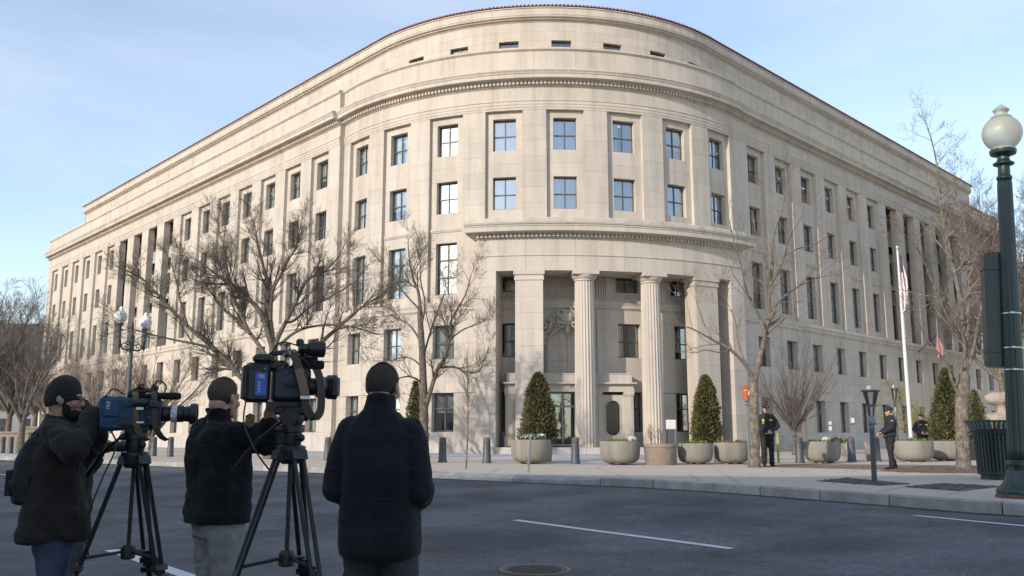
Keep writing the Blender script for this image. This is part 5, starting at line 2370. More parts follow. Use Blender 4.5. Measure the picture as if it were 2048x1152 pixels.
for s, gy in ((-1, 637), (1, 642)):
    ax = Vector((.31, .55, 0)) * s
    zg = at(256, gy, lp.y).z
    m = MB()
    arm = [Vector((0, 0, ztop - .55)), ax * .45 + Vector((0, 0, ztop - .62)), ax * .85 + Vector((0, 0, ztop - .45)), ax + Vector((0, 0, zg - .55))]
    m.tube(catmull(arm, 5), .042, 7)
    for q in (0, 1):
        m.tube([ax * (.32 + .2 * q) + Vector((0, 0, ztop - .35 - .1 * q)) + (ax.normalized() * .14 * cos(k * .6) + Vector((0, 0, .14 * sin(k * .6)))) * (1 - k / 14) for k in range(12)], .022, 5)
    m.lathe(ax, [(.03, zg - 1.25), (.05, zg - 1.2), (.045, zg - 1.0), (.075, zg - .9), (.06, zg - .7), (.06, zg - .62), (.11, zg - .55), (.06, zg - .48), (.07, zg - .40), (.15, zg - .33), (.16, zg - .28), (.13, zg - .27)], 14)
    o = m.build('arm', M_TWIN, t)
    smooth_angle(o, 40)
    m = MB()
    pr = [(.13, zg - .27)] + [(.275 * cos(radians(a)), zg + .275 * sin(radians(a))) for a in range(-60, 61, 12)] + [(.10, zg + .28), (.085, zg + .31), (.10, zg + .34), (.085, zg + .38), (.03, zg + .44), (.004, zg + .46)]
    m.lathe(ax, pr, 28)
    o = m.build('globe', M_GLOBEW, t)
    smooth_angle(o, 50)

# ---------------------------------------------------------------- orange-globed lamp by the tree
lo = gnd(1499, 932)
t = thing('lamp_post', 'small lamp with an orange glass globe on a thin post by the tree', 'street lamp', lo)
m = MB()
zt = at(1497, 801, lo.y).z
m.tube([(0, 0, 0), (0, 0, zt - .15)], .035, 8)
m.lathe((0, 0, 0), [(.04, zt - .2), (.065, zt - .12), (.04, zt - .06), (.09, zt - .01), (.09, zt + .01)], 12)
m.build('post', M_GREYPOST, t)
m = MB()
m.lathe((0, 0, 0), [(.085, zt), (.13, zt + .14), (.155, zt + .30), (.15, zt + .37), (.11, zt + .41)], 16)
o = m.build('shade', M_ORANGE, t)
smooth_angle(o, 50)
m = MB()
m.lathe((0, 0, 0), [(.14, zt + .40), (.145, zt + .42), (.09, zt + .48), (.03, zt + .50), (.02, zt + .55), (.004, zt + .56)], 16)
m.build('lid', mat('copper_lid', (.33, .11, .05), rough=.4), t)
m = MB()
m.box((.075, -.125, zt + .24), (.10, .02, .14), .5)
m.build('painted_highlight', M_HILITE, t)  # pale block painted in for the white highlight on the globe


# ---------------------------------------------------------------- old open lantern on a leaning pole
def lantern(label, p, hscale, tilt):
    t = thing('lantern_post', label, 'street lamp', p)
    t.rotation_euler = (0, radians(tilt), 0)
    t.scale = hscale if hasattr(hscale, '__len__') else (hscale,) * 3
    m = MB()
    m.tube([(0, 0, -.05), (0, 0, 1.15)], .056, 14)
    m.build('pole', M_BLUEIRON, t)
    m = MB()
    m.lathe((0, 0, 0), [(.05, 1.15), (.06, 1.17), (.055, 1.22), (.085, 1.25), (.09, 1.34), (.07, 1.38), (.05, 1.42)], 16)
    m.box((.09, 0, 1.25), (.05, .04, .05))
    o = m.build('fitting', M_GREYPOST, t)
    smooth_angle(o, 40)
    m = MB()
    m.lathe((0, 0, 0), [(.055, 1.41), (.075, 1.55), (.085, 1.62)], 8, cap=False)
    m.build('lower_glass', M_CLEAR, t)
    m = MB()
    m.lathe((0, 0, 0), [(.05, 1.62), (.14, 1.63), (.14, 1.65), (.06, 1.66)], 8)
    for k in range(8):
        a = 2 * pi * k / 8
        m.tube([(.095 * cos(a), .095 * sin(a), 1.66), (.175 * cos(a), .175 * sin(a), 1.95)], .006, 4)
    m.lathe((0, 0, 0), [(.17, 1.94), (.21, 1.95), (.21, 1.97), (.17, 1.985)], 8)
    m.lathe((0, 0, 0), [(.03, 1.98), (.04, 1.99), (.004, 2.0)], 8)
    m.build('cage', M_BLUEIRON, t)
    m = MB()
    m.lathe((0, 0, 0), [(.088, 1.665), (.165, 1.945)], 8, cap=False)
    m.build('glass', M_CLEAR, t)
    m = MB()
    m.box((-.04, 0, 2.03), (.07, .05, .08))
    m.build('sensor', M_WHITEP, t)
    return t


lantern('old open lantern on a dark pipe rising from the cobbled tree pit', gnd(1749, 965), 1.0, 1.2)
b = at(1797, 905, 46)
b.z = 0
lantern('slender dark lantern post in front of the right wing', b, (.95, .95, 1.72), 0)

# ---------------------------------------------------------------- small posts and signs
p = gnd(1056, 945)
t = thing('bent_post', 'thin grey steel post leaning at the edge of the pavement', 'post', p)
t.rotation_euler = (0, radians(4.5), 0)
m = MB()
m.tube([(0, 0, -.05), (0, 0, .55), (0, 0, .97)], [.035, .033, .028], 10)
m.build('post', M_GREYPOST, t)
m = MB()
m.lathe((0, 0, 0), [(.028, .96), (.02, 1.0), (.004, 1.06)], 8)
m.build('tip', M_GREYPOST, t)

p = gnd(1354, 930)
p.y += .2
t = thing('sign_box', 'white metal box sign on two thin posts beside the right column', 'sign', p)
zs0, zs1 = at(1348, 858.5, p.y).z, at(1348, 839.5, p.y).z
m = MB()
m.cbox((-.13, 0, (zs0 + zs1) / 2), (.34, .10, zs1 - zs0), .012)
m.build('box', M_WHITEP, t)
m = MB()
m.bbox(-.255, .0, -.056, -.05, zs0 + .05, zs1 - .04)
m.build('panel', mat('sign_face', (0.62, 0.62, 0.58), rough=.5, var=.1, vscale=14), t)
m = MB()
m.tube([(.02, .03, 0), (.02, .03, zs0)], .028, 8)
m.build('post', M_GREYPOST, t)
m = MB()
m.tube([(-.26, .05, 0), (-.26, .05, zs0 + .1)], .018, 6)
m.build('rear_post', M_BLACKM, t)

for (x, y0, y1, d, r, mt, lab) in ((1522, 926, 876, 33.5, .045, M_TANP, 'short tan post behind the right hip of the first officer'), (1557.5, 926.5, 868, 33.2, .045, M_BRASSP, 'yellow post behind the left leg of the first officer'), (1613, 900, 846, 46, .06, mat('brown_stake', (.17, .11, .075), rough=.9), 'brown stake behind the bollard and the first officer')):
    b = at(x, y0, d)
    z = at(x, y1, d).z
    b.z = 0
    t = thing('short_post', lab, 'post', b)
    m = MB()
    m.tube([(0, 0, 0), (0, 0, z)], r, 10)
    m.build('post', mt, t)
    m = MB()
    m.lathe((0, 0, 0), [(r * 1.15, z - .03), (r * 1.15, z), (r * .6, z + .04), (.004, z + .05)], 10)
    m.build('cap', mt, t)

for (x, yt, d, lab) in ((1708, 830, 39, 'slim grey meter post behind a bollard near the lantern'), (1663, 843, 41, 'slim post with a small white plate near the right wing')):
    b = at(x, 900, d)
    b.z = 0
    z = at(x, yt, d).z
    t = thing('sign_post', lab, 'sign', b)
    m = MB()
    m.tube([(0, 0, 0), (0, 0, z - .1)], .028, 8)
    m.build('post', M_GREYPOST, t)
    m = MB()
    if x > 1700:
        m.cbox((0, 0, z - .22), (.22, .12, .40), .04)
        m.build('head', M_GREYPOST, t)
        m = MB()
        m.bbox(-.07, .07, -.068, -.06, z - .33, z - .13)
        m.build('plate', M_WHITEP, t)
    else:
        m.bbox(-.06, .06, -.03, -.01, z - .4, z - .22)
        m.bbox(-.06, .06, -.03, -.01, z - .14, z)
        m.build('plate', M_WHITEP, t)

b = at(1673, 905, 40)
b.z = 0
t = thing('standpipe', 'black pipe fitting standing behind the bowl planter', 'standpipe', b)
m = MB()
m.tube([(0, 0, 0), (0, 0, .8)], .06, 10)
m.tube([(0, 0, .55), (.16, 0, .62), (.2, 0, .8)], .05, 8)
m.build('pipe', M_BLACKM, t)
m = MB()
m.lathe((0, 0, 0), [(.09, .78), (.09, .9), (.04, .93)], 10)
m.lathe((.2, 0, 0), [(.075, .78), (.075, .86), (.03, .9)], 10)
m.build('cap', M_BLACKM, t)


# ---------------------------------------------------------------- flagpole and flags
def flag_cloth(mb_list, top, width, height, seed, stripes=7, canton=True):
    """a limp flag hanging beside its pole: gathered folds; returns three meshes by colour"""
    rng = random.Random(seed)
    nu, nv = 18, 26
    P = {}
    for j in range(nv + 1):
        v = j / nv
        for i in range(nu + 1):
            u = i / nu
            spread = .35 + .65 * sin(min(1, v * 1.25) * pi / 2)
            x = width * u * spread + .03 * sin(v * 9 + u * 4)
            y = .10 * sin(u * 13 + v * 2.2) * (.4 + .6 * v)
            z = -height * v * (.82 + .18 * (1 - u)) - .16 * u * (1 - v)
            P[i, j] = top + Vector((x, y, z))
    for j in range(nv):
        for i in range(nu):
            diag = (i / nu) * 9 + (j / nv) * 3.2
            k = int(diag) % 2
            if canton and i < nu * .55 and j < nv * .30:
                k = 2
            mb_list[k].add([P[i, j], P[i + 1, j], P[i + 1, j + 1], P[i, j + 1]], [(0, 1, 2, 3)])


fb = at(1824, 905, 42)
fb.z = 0
zt = at(1809, 497, 42).z
t = thing('flagpole', 'tall white flagpole on a square stone base', 'flagpole', fb)
m = MB()
m.tube([(0, 0, .6), (0, 0, zt * .5), (0, 0, zt)], [.092, .076, .042], 16)
m.build('pole', M_WHITEP, t)
m = MB()
m.cbox((0, 0, .28), (1.0, 1.0, .56), .03)
m.lathe((0, 0, 0), [(.30, .56), (.30, .70), (.22, .76), (.17, .84), (.12, .92)], 20)
m.build('base', M_CONC, t)
m = MB()
m.ball((0, 0, zt + .06), .07, 12, 8)
m.build('finial', M_WHITEP, t)
f = thing('flag', 'limp red, white and blue striped flag hanging on the white flagpole', 'flag', fb + Vector((.05, -.12, zt - .35)))
ml = [MB(), MB(), MB()]
flag_cloth(ml, Vector((0, 0, 0)), .30, 2.75, 3)
for mm, nm, mt in zip(ml, ('red_stripes', 'white_stripes', 'blue_canton'), (M_RED, M_FLAGW, M_FLAGB)):
    o = mm.build(nm, mt, f)
    if nm.endswith('stripes'):
        tag(o, kind='stuff')
for (x, y, hpx, wpx, cols, lab) in ((1912, 612, 62, 22, (M_FLAGB, M_FLAGB, M_FLAGB), 'limp blue flag hanging from a staff on the right wing, behind branches'),
                                    (1872, 672, 44, 16, (M_RED, M_RED, M_RED), 'limp dark red flag hanging from a staff on the right wing, behind branches')):
    r_ = ray(x, y)
    bb = SR.b + BC + SR.n * 1.6
    k = (bb.x * SR.n.x + bb.y * SR.n.y) / (r_.x * SR.n.x + r_.y * SR.n.y)
    q = Vector((r_.x * k, r_.y * k, 1 + r_.z * k))
    ppm = F / q.y
    f = thing('flag', lab, 'flag', q)
    ml = [MB(), MB(), MB()]
    flag_cloth(ml, Vector((0, 0, 0)), wpx / ppm, hpx / ppm, 5, canton=False)
    for mm, nm, mt in zip(ml, ('cloth', 'cloth_band', 'cloth_canton'), cols):
        if mm.v:
            mm.build(nm, mt, f)
    st = MB()
    st.tube([Vector((0, 0, .05)), SR.n * -1.7 + Vector((0, 0, -1.4))], .035, 7)
    st.ball((0, 0, .08), .06, 8, 6)
    st.build('staff', M_BLACKM, f)

# ---------------------------------------------------------------- carved stone group at the right, low stone walls at the far left
b = at(2003, 905, 44)
b.z = 0
t = thing('stone_sculpture', 'pale carved stone sculpture on a pedestal by the right wing', 'sculpture', b)
m = MB()
m.cbox((0, 0, .55), (1.5, 1.2, 1.1), .04)
m.cbox((0, 0, 1.2), (1.2, 1.0, .22), .05)
m.build('pedestal', M_STATUE, t)
m = MB()
m.ball((-.15, 0, 1.75), (.62, .4, .38), 14, 10)
m.ball((.35, 0, 1.85), (.3, .3, .42), 12, 9)
m.tube([(.1, 0, 2.0), (.18, 0, 2.3), (.1, 0, 2.5)], [.22, .18, .22], 9)
m.ball((.0, 0, 2.78), (.62, .36, .34), 14, 10)
m.ball((.42, -.05, 2.92), (.26, .22, .24), 10, 8)
m.tube([(-.4, 0, 1.4), (-.42, 0, 1.2)], .14, 8)
m.tube([(.4, 0, 1.4), (.45, 0, 1.2)], .14, 8)
fm_ = solidify_remesh(m, .05, 3, [(.3, .08)], 'figure')
fm_.materials.append(M_STATUE)
link('figure', fm_, t)
for (x, y, d, w, h, lab) in ((28, 905, 60, 1.7, 1.25, 'low pale stone wall block at the far left edge'), (58, 905, 62, 1.3, 1.6, 'taller pale stone pier at the far left beside the wing')):
    b = at(x, y, d)
    b.z = 0
    t = thing('stone_wall', lab, 'wall', b, .3)
    m = MB()
    m.cbox((0, 0, h * .45), (w, .7, h * .9), .02)
    m.build('body', M_STATUE, t)
    m = MB()
    m.cbox((0, 0, h * .95), (w + .1, .8, h * .1), .02)
    m.build('coping', M_STATUE, t)

# ---------------------------------------------------------------- grey building at the far left
M_GREYB = mat('grey_blue_stone', (0.25, 0.26, 0.28), rough=.9, var=.12, vscale=.3)
M_GREYR = mat('slate_roof', (0.14, 0.12, 0.11), rough=.9)
fbld = thing('grey_building', 'distant grey stone building beyond the bare trees at the far left', 'building', (-92, 150, 0), radians(14))
m = MB()
m.bbox(-34, 26, 0, 14, -.2, 15.5)
m.bbox(-34.3, 26.3, -.3, 14, 15.5, 16.3)
m.build('wall', M_GREYB, fbld)
m = MB()
m.prism([(-34.3, 16.3), (26.3, 16.3), (24, 20), (-32, 20)], -.3, 14)
m.build('roof', M_GREYR, fbld)
wm = MB()
wm.bbox(-.75, .75, -.04, .1, 0, 2.4)
wmm = wm.mesh('window', M_OPPG)
fr = MB()
fr.bbox(-.05, .05, -.07, -.04, 0, 2.4)
fr.bbox(-.75, .75, -.075, -.045, 1.15, 1.25)
frm = fr.mesh('frame', M_FRAME)
for i in range(16):
    for j in range(4):
        o = link('window', wmm, fbld, (-31 + i * 3.7, 0, 1.4 + j * 3.7))
        link('frame', frm, o)
# ================================================================== people
M_SKIN = mat('skin_light', (0.46, 0.27, 0.20), rough=.55, var=.1, vscale=14, bump=.12, bscale=120)
M_SKIN2 = mat('skin_warm', (0.36, 0.215, 0.15), rough=.55, var=.1, vscale=14, bump=.12, bscale=120)
M_EYE = mat('eye_dark', (0.02, 0.016, 0.014), rough=.2)
def hair_mat(name, c, skin):
    m = mat(name, c, rough=.8, var=.35, vscale=60, bump=.9, bscale=240)
    t, n = m.node_tree, m.node_tree.nodes
    b = n["Principled BSDF"]
    src = b.inputs['Base Color'].links[0].from_socket
    a = n.new('ShaderNodeAttribute')
    a.attribute_name = 'tint'
    mx = n.new('ShaderNodeMixRGB')
    mx.inputs['Color1'].default_value = (*skin, 1)
    t.links.new(a.outputs['Fac'], mx.inputs['Fac'])
    t.links.new(src, mx.inputs['Color2'])
    t.links.new(mx.outputs[0], b.inputs['Base Color'])
    return m


M_HAIRD_OLD = mat('hair_dark_plain', (0.036, 0.028, 0.024), rough=.7, var=.3, vscale=50, bump=.9, bscale=220)
M_HAIRB_OLD = mat('hair_cropped_brown_plain', (0.095, 0.066, 0.044), rough=.8, var=.3, vscale=40, bump=.9, bscale=260)
M_HAIRD = hair_mat('hair_dark_brown', (0.058, 0.045, 0.037), (0.20, 0.125, 0.095))
M_HAIRB = hair_mat('hair_cropped_brown', (0.125, 0.090, 0.062), (0.27, 0.17, 0.125))
M_BEARD = mat('beard_black', (0.010, 0.008, 0.007), rough=.9, bump=1, bscale=160)
M_BEANIE = mat('beanie_black_knit', (0.006, 0.006, 0.007), rough=1, bump=.9, bscale=180, sheen=.1)
M_JKA = mat('jacket_dark_brown', (0.021, 0.0185, 0.017), rough=.88, var=.2, vscale=6, bump=.3, bscale=110, spec=.18, sheen=.06)
M_JKB = mat('jacket_black', (0.0062, 0.007, 0.009), rough=.85, var=.2, vscale=6, bump=.3, bscale=110, spec=.2, sheen=.05)
M_JKC = mat('coat_navy_black', (0.0085, 0.0100, 0.0150), rough=.82, var=.2, vscale=5, bump=.25, bscale=130, spec=.2, sheen=.05)
M_JEANS = mat('denim', (0.040, 0.062, 0.105), rough=.9, var=.35, vscale=7, bump=.4, bscale=150)
M_CHINO = mat('grey_chino', (0.20, 0.205, 0.215), rough=.9, var=.18, vscale=7, bump=.3, bscale=120)
M_TRSC = mat('charcoal_trousers', (0.026, 0.028, 0.034), rough=.9, var=.2, vscale=7, bump=.2, bscale=100)
M_UNIF = mat('uniform_navy', (0.013, 0.015, 0.022), rough=.8, var=.25, vscale=8, bump=.25, bscale=80)
M_UNIFT = mat('uniform_trousers', (0.012, 0.0135, 0.018), rough=.85, var=.25, vscale=8, bump=.25, bscale=80)
M_LEATHER = mat('black_leather', (0.008, 0.008, 0.008), rough=.4)
M_PATCH = mat('gold_patch', (0.62, 0.45, 0.08), rough=.6, var=.3, vscale=60)
M_SILVER = mat('silver_badge', (0.6, 0.6, 0.58), rough=.3, metal=.7)
M_BAG = mat('backpack_black', (0.010, 0.011, 0.014), rough=.8, bump=.3, bscale=100)
M_FRAMEG = mat('glasses_frame', (0.012, 0.012, 0.013), rough=.3)


def capsule(mb, p0, r0, p1, r1, n=14):
    p0, p1 = Vector(p0), Vector(p1)
    mb.tube([p0, p1], [r0, r1], n)
    mb.ball(p0, r0, n, 8)
    mb.ball(p1, r1, n, 8)


def chain(mb, pts, rads, n=14):
    for (a, b, ra, rb) in zip(pts[:-1], pts[1:], rads[:-1], rads[1:]):
        capsule(mb, a, ra, b, rb, n)


def ell_rings(mb, rows, n=24, pw=2.3):
    """rows: (z, half width, half depth, y offset)"""
    rings = []
    for (z, a, b, yo) in rows:
        r = []
        for k in range(n):
            t = 2 * pi * k / n
            c, s = cos(t), sin(t)
            r.append(Vector((a * abs(c) ** (2 / pw) * (1 if c > 0 else -1), yo + b * abs(s) ** (2 / pw) * (1 if s > 0 else -1), z)))
        rings.append(r)
    mb.loft(rings)


def hand_shape(mb, wrist, fwd, palm_n, side, curl=.5, s=1.0):
    """palm, four unequal bent fingers and a thumb that leaves the side of the palm"""
    w = Vector(wrist)
    f = Vector(fwd).normalized()
    n = Vector(palm_n)
    n = (n - f * n.dot(f)).normalized()
    a = f.cross(n) * side           # towards the thumb
    pc = w + f * .05 * s
    for k in (-1, -.33, .33, 1):
        capsule(mb, w + a * k * .016 * s, .016 * s, w + f * .085 * s + a * k * .03 * s, .0125 * s, 8)
    L = [.062, .075, .080, .070]
    for k, ln in enumerate(L):
        p = w + f * .088 * s + a * (-.03 + .02 * k) * s
        d = f.copy()
        for j, fr in enumerate((.42, .33, .25)):
            ang = curl * (.55 + .35 * j)
            d = (d * cos(ang) + n * sin(ang)).normalized()
            q = p + d * ln * fr * s
            capsule(mb, p, (.0092 - .0008 * j) * s, q, (.0085 - .0008 * j) * s, 8)
            p = q
    p = w + f * .028 * s + a * .026 * s
    d = (f * .62 + a * .72 + n * .25).normalized()
    for j, ln in enumerate((.036, .030, .024)):
        q = p + d * ln * s
        capsule(mb, p, (.0115 - .001 * j) * s, q, (.0105 - .001 * j) * s, 8)
        p = q
        d = (d * cos(.3) + (f * .8 + n * .5).normalized() * sin(.3)).normalized()


def head_shape(mb, M):
    def B(c, r, n=20, m=14):
        mb.ball((0, 0, 0), r, n, m, M=M @ Matrix.Translation(c))

    def T(p0, p1, r0, r1):
        capsule(mb, M @ Vector(p0), r0, M @ Vector(p1), r1, 10)
    B((0, -.014, .034), (.0765, .098, .092))
    B((0, -.052, -.045), (.058, .050, .055))
    B((0, .026, -.030), (.064, .068, .086))
    B((0, .040, -.085), (.047, .050, .033))
    B((0, .078, .026), (.052, .024, .016))
    T((0, .093, .008), (0, .113, -.030), .0095, .0125)
    B((0, .106, -.036), (.019, .017, .012))
    B((0, .090, -.064), (.026, .014, .0075))
    B((0, .088, -.074), (.023, .014, .0075))
    B((0, .082, -.104), (.022, .022, .018))
    for s in (-1, 1):
        B((s * .046, .066, -.032), (.022, .024, .026))
        B((s * .081, -.004, -.010), (.012, .020, .031))
        B((s * .089, -.016, .000), (.0075, .018, .028))
    T((0, -.022, -.065), (0, -.048, -.175), .056, .060)


def hair_cap(M, material, parent, low=-.070, grow=.005, strands=4, name='hair'):
    """close-cropped hair: a shell over the cranium down to the nape, round the ears"""
    m = MB()
    n, k = 48, 36
    vs, keep, fade = [], [], []
    rg = random.Random(2)
    for i in range(k + 1):
        ph = -pi / 2 + pi * i / k
        for j in range(n):
            t = 2 * pi * j / n
            d = Vector((cos(ph) * cos(t), cos(ph) * sin(t), sin(ph)))
            y0 = -.014 + d.y * .098
            z0 = .034 + d.z * .092
            l0 = low if y0 < -.022 else (low + (y0 + .022) / .036 * (-.006 - low) if y0 < .014 else -.006 + (y0 - .014) / .056 * .088)
            e0 = max(0.0, min(1.0, (z0 - l0 + .004) / .045))
            g = grow * (e0 * e0 * (3 - 2 * e0)) + .0012 + rg.uniform(-.0008, .0008)
            q = Vector((d.x * (.0765 + g), -.014 + d.y * (.098 + g), .034 + d.z * (.092 + g)))
            if q.z < 0:                    # follow the nape
                q.x *= 1 - .9 * min(1, -q.z / .09) * .22
                q.y = q.y if q.y > 0 else q.y * (1 - .06 * min(1, -q.z / .07))
            vs.append(q)
            fade.append(min(1.0, .18 + e0 * .75 + rg.uniform(-.08, .08)))
            lim = low + rg.uniform(-.008, .008) if q.y < -.022 else (low + (q.y + .022) / .036 * (-.006 - low) if q.y < .014 else -.006 + (q.y - .014) / .056 * .088)
            keep.append(q.z > lim)
    fs = []
    for i in range(k):
        for j in range(n):
            j2 = (j + 1) % n
            f = (i * n + j, i * n + j2, (i + 1) * n + j2, (i + 1) * n + j)
            if all(keep[q] for q in f):
                fs.append(f)
    m.v = [tuple(M @ q) for q in vs]
    m.f = fs
    m.t = [sum(fade[q] for q in f) / 4 for f in fs]
    st_ = MB()
    for f in fs:
        for _ in range(strands):
            w = [rg.random() for _ in range(4)]
            sw = sum(w)
            c = sum((vs[q] * (a / sw) for q, a in zip(f, w)), Vector())
            nrm = (c - Vector((0, -.014, .034))).normalized()
            dn = Vector((0, -.35 if c.z > .09 else 0, -1))
            tg_ = (dn - nrm * dn.dot(nrm))
            if tg_.length < .05:
                tg_ = Vector((0, 1, 0))
            tg_ = (tg_.normalized() + Vector((rg.gauss(0, .3), rg.gauss(0, .3), rg.gauss(0, .2))) + nrm * .28).normalized()
            sd_ = tg_.cross(nrm).normalized() * .0011
            L_ = rg.uniform(.008, .017)
            st_.add([M @ (c - sd_), M @ (c + sd_), M @ (c + tg_ * L_)], [(0, 1, 2)], sum(fade[q] for q in f) / 4)
    o = m.build(name, material, parent, smooth=True, tint=True)
    sdm = o.modifiers.new('thick', 'SOLIDIFY')
    sdm.thickness = .003
    sdm.offset = -1
    q_ = st_.build('hair_strands', material, o, tint=True)
    tag(q_, kind='stuff')
    return o


def person(label, loc, rz, s=1.0, arms=None, head=(0, 0), outfit=None, voxel=.0065, skin=None, lean=(0, 0), legs=None, group=None):
    """arms: for each side (-1 left, 1 right): (elbow, wrist, hand direction, palm normal, curl); local frame faces +y"""
    o = outfit
    t = thing('person', label, 'person', loc, rz, group)
    t.scale = (s, s, s)
    hx, hy = lean
    shz = 1.46
    S = {k: Vector((k * o.get('shoulder', .176) + hx, hy - .01, shz)) for k in (-1, 1)}
    HIP = {k: Vector((k * .092, 0, .92)) for k in (-1, 1)}
    legs = legs or {-1: ((-.10, .02, .50), (-.11, -.02, .09), 8), 1: ((.10, .02, .50), (.11, -.02, .09), -8)}
    HM = Matrix.Translation((hx * 1.25, hy * 1.25 + .005, 1.655)) @ Matrix.Rotation(radians(head[0]), 4, 'Z') @ Matrix.Rotation(radians(head[1]), 4, 'X')
    # body: one continuous skin
    b = MB()
    head_shape(b, HM)
    nb = HM @ Vector((0, -.046, -.165))
    capsule(b, nb, .060, Vector((hx, hy - .02, 1.44)), .075)
    ell_rings(b, [(.84, .13, .09, 0), (.93, .155, .105, 0), (1.06, .135, .092, hy * .3), (1.22, .155, .10, hy * .6), (1.36, .165, .10, hy), (1.45, .14, .085, hy), (1.49, .08, .06, hy)])
    for k in (-1, 1):
        e, w, hd, pn, cu = arms[k]
        chain(b, [S[k] + Vector((-.03 * k, 0, -.05)), e, w], [.042, .040, .029])
        hand_shape(b, Vector(w), hd, pn, k, cu, 1.05)
        kn, an, toe = legs[k]
        chain(b, [HIP[k], kn, an], [.082, .055, .042])
        a = radians(toe)
        capsule(b, (an[0], an[1] - .02, .05), .04, (an[0] - sin(a) * .15, an[1] + cos(a) * .15, .035), .03)
    me = solidify_remesh(b, voxel, 3, None, 'body')
    me.materials.append(skin or M_SKIN)
    link('body', me, t)
    # eyes
    for k in (-1, 1):
        m = MB()
        m.ball(HM @ Vector((k * .030, .0845, .004)), (.013, .010, .008), 10, 6)
        m.build('eye', M_EYE, t, smooth=True)
    # jacket
    hem = o['hem']
    th = o.get('bulk', .0)
    j = MB()
    rows = []
    prof = o.get('rows') or [(hem, .205, .150), (hem + .04, .212, .156), (1.02, .195, .142), (1.15, .195, .142), (1.28, .208, .148), (1.38, .212, .142), (1.44, .195, .125), (1.485, .135, .098), (1.515, .098, .088)]
    for (z, a, bb) in prof:
        f = max(0, min(1, (z - .9) / .5))
        rows.append((z, a + th, bb + th, hy * f + (-.012 if z > 1.2 else 0)))
    ell_rings(j, [(z, a, bb, yo) for z, a, bb, yo in rows], 36, 2.5)
    nx = Vector((hx * 1.05, hy * 1.05 - .03, 0))
    cz = o.get('collar', 1.555)
    cr = o.get('collar_r', 1.0)
    j.lathe((nx.x, nx.y, 0), [(.100 * cr, 1.46), (.092 * cr, 1.51), (.086 * cr, cz - .03), (.084 * cr, cz - .008), (.078 * cr, cz)], 24)
    sr = o.get('sleeve', (.088, .074, .056))
    for k in (-1, 1):
        e, w, hd, pn, cu = arms[k]
        e, w = Vector(e), Vector(w)
        cuff = e.lerp(w, .93)
        chain(j, [S[k] + Vector((-.02 * k, 0, -.035)), S[k].lerp(e, .5), e, e.lerp(cuff, .5), cuff], [sr[0], (sr[0] + sr[1]) / 2 + .002, sr[1], (sr[1] + sr[2]) / 2 + .004, sr[2]], 16)
        # soft folds at elbow and shoulder
        for q in range(2, 5):
            f = .3 + .14 * q
            c = S[k].lerp(e, f + .1) if q < 3 else e.lerp(w, .15 + .2 * (q - 3))
            ax = (e - S[k]).normalized() if q < 3 else (w - e).normalized()
            Mr = Matrix.Translation(c) @ ax.to_track_quat('Z', 'Y').to_matrix().to_4x4() @ Matrix.Rotation(.35 * (-1) ** q, 4, 'X')
            j.lathe((0, 0, 0), [(sr[1] * .9, -.018), (sr[1] + .012 + th * .2, 0), (sr[1] * .9, .018)], 16, M=Mr)
    me = solidify_remesh(j, o.get('voxel', voxel * 1.35), 3, o.get('disp', [(.16, .030), (.05, .010)]), 'jacket')
    me.materials.append(o['jacket'])
    link('jacket', me, t)
    # trousers
    q = MB()
    ell_rings(q, [(.80, .172, .125, 0), (.88, .18, .132, 0), (.98, .168, .122, 0), (1.04, .158, .115, 0)], 28)
    for k in (-1, 1):
        kn, an, toe = legs[k]
        kn, an = Vector(kn), Vector(an)
        chain(q, [HIP[k] + Vector((0, 0, -.05)), HIP[k].lerp(kn, .5), kn, kn.lerp(an, .5), an + Vector((0, 0, .02))], [.108, .098, .082, .076, .074], 16)
    me = solidify_remesh(q, o.get('voxel', voxel * 1.35), 3, [(.13, .022), (.16, .028, 6.0)], 'trousers')
    me.materials.append(o['trousers'])
    link('trousers', me, t)
    # shoes
    for k in (-1, 1):
        kn, an, toe = legs[k]
        a = radians(toe)
        m = MB()
        Mx = Matrix.Translation((an[0], an[1], 0)) @ Matrix.Rotation(a, 4, 'Z')
        for (y, z, r) in ((-.05, .045, .044), (.02, .05, .046), (.09, .042, .046), (.16, .034, .042), (.2, .03, .034)):
            m.ball((0, 0, 0), (r, r * 1.2, max(.03, z)), 12, 8, M=Mx @ Matrix.Translation((0, y, z)))
        capsule(m, Mx @ Vector((0, -.02, .06)), .05, Mx @ Vector((0, -.015, .13)), .05)
        me = solidify_remesh(m, .012, 2, None, 'shoe')
        me.materials.append(M_LEATHER)
        link('shoe', me, t)
    return t, HM


def ROT(p, a):
    c, s = cos(radians(a)), sin(radians(a))
    return Vector((p[0] * c - p[1] * s, p[0] * s + p[1] * c, p[2]))


# where a point of the picture lies in a person's own frame
def to_local(t, px, py, d):
    w = at(px, py, d)
    M = Matrix.Translation(t[0]) @ Matrix.Rotation(t[1], 4, 'Z') @ Matrix.Scale(t[2], 4)
    return M.inverted() @ w


def stand(px, d):
    x = at(px, 870, d).x
    return Vector((x, d, float(road_z(x, d))))


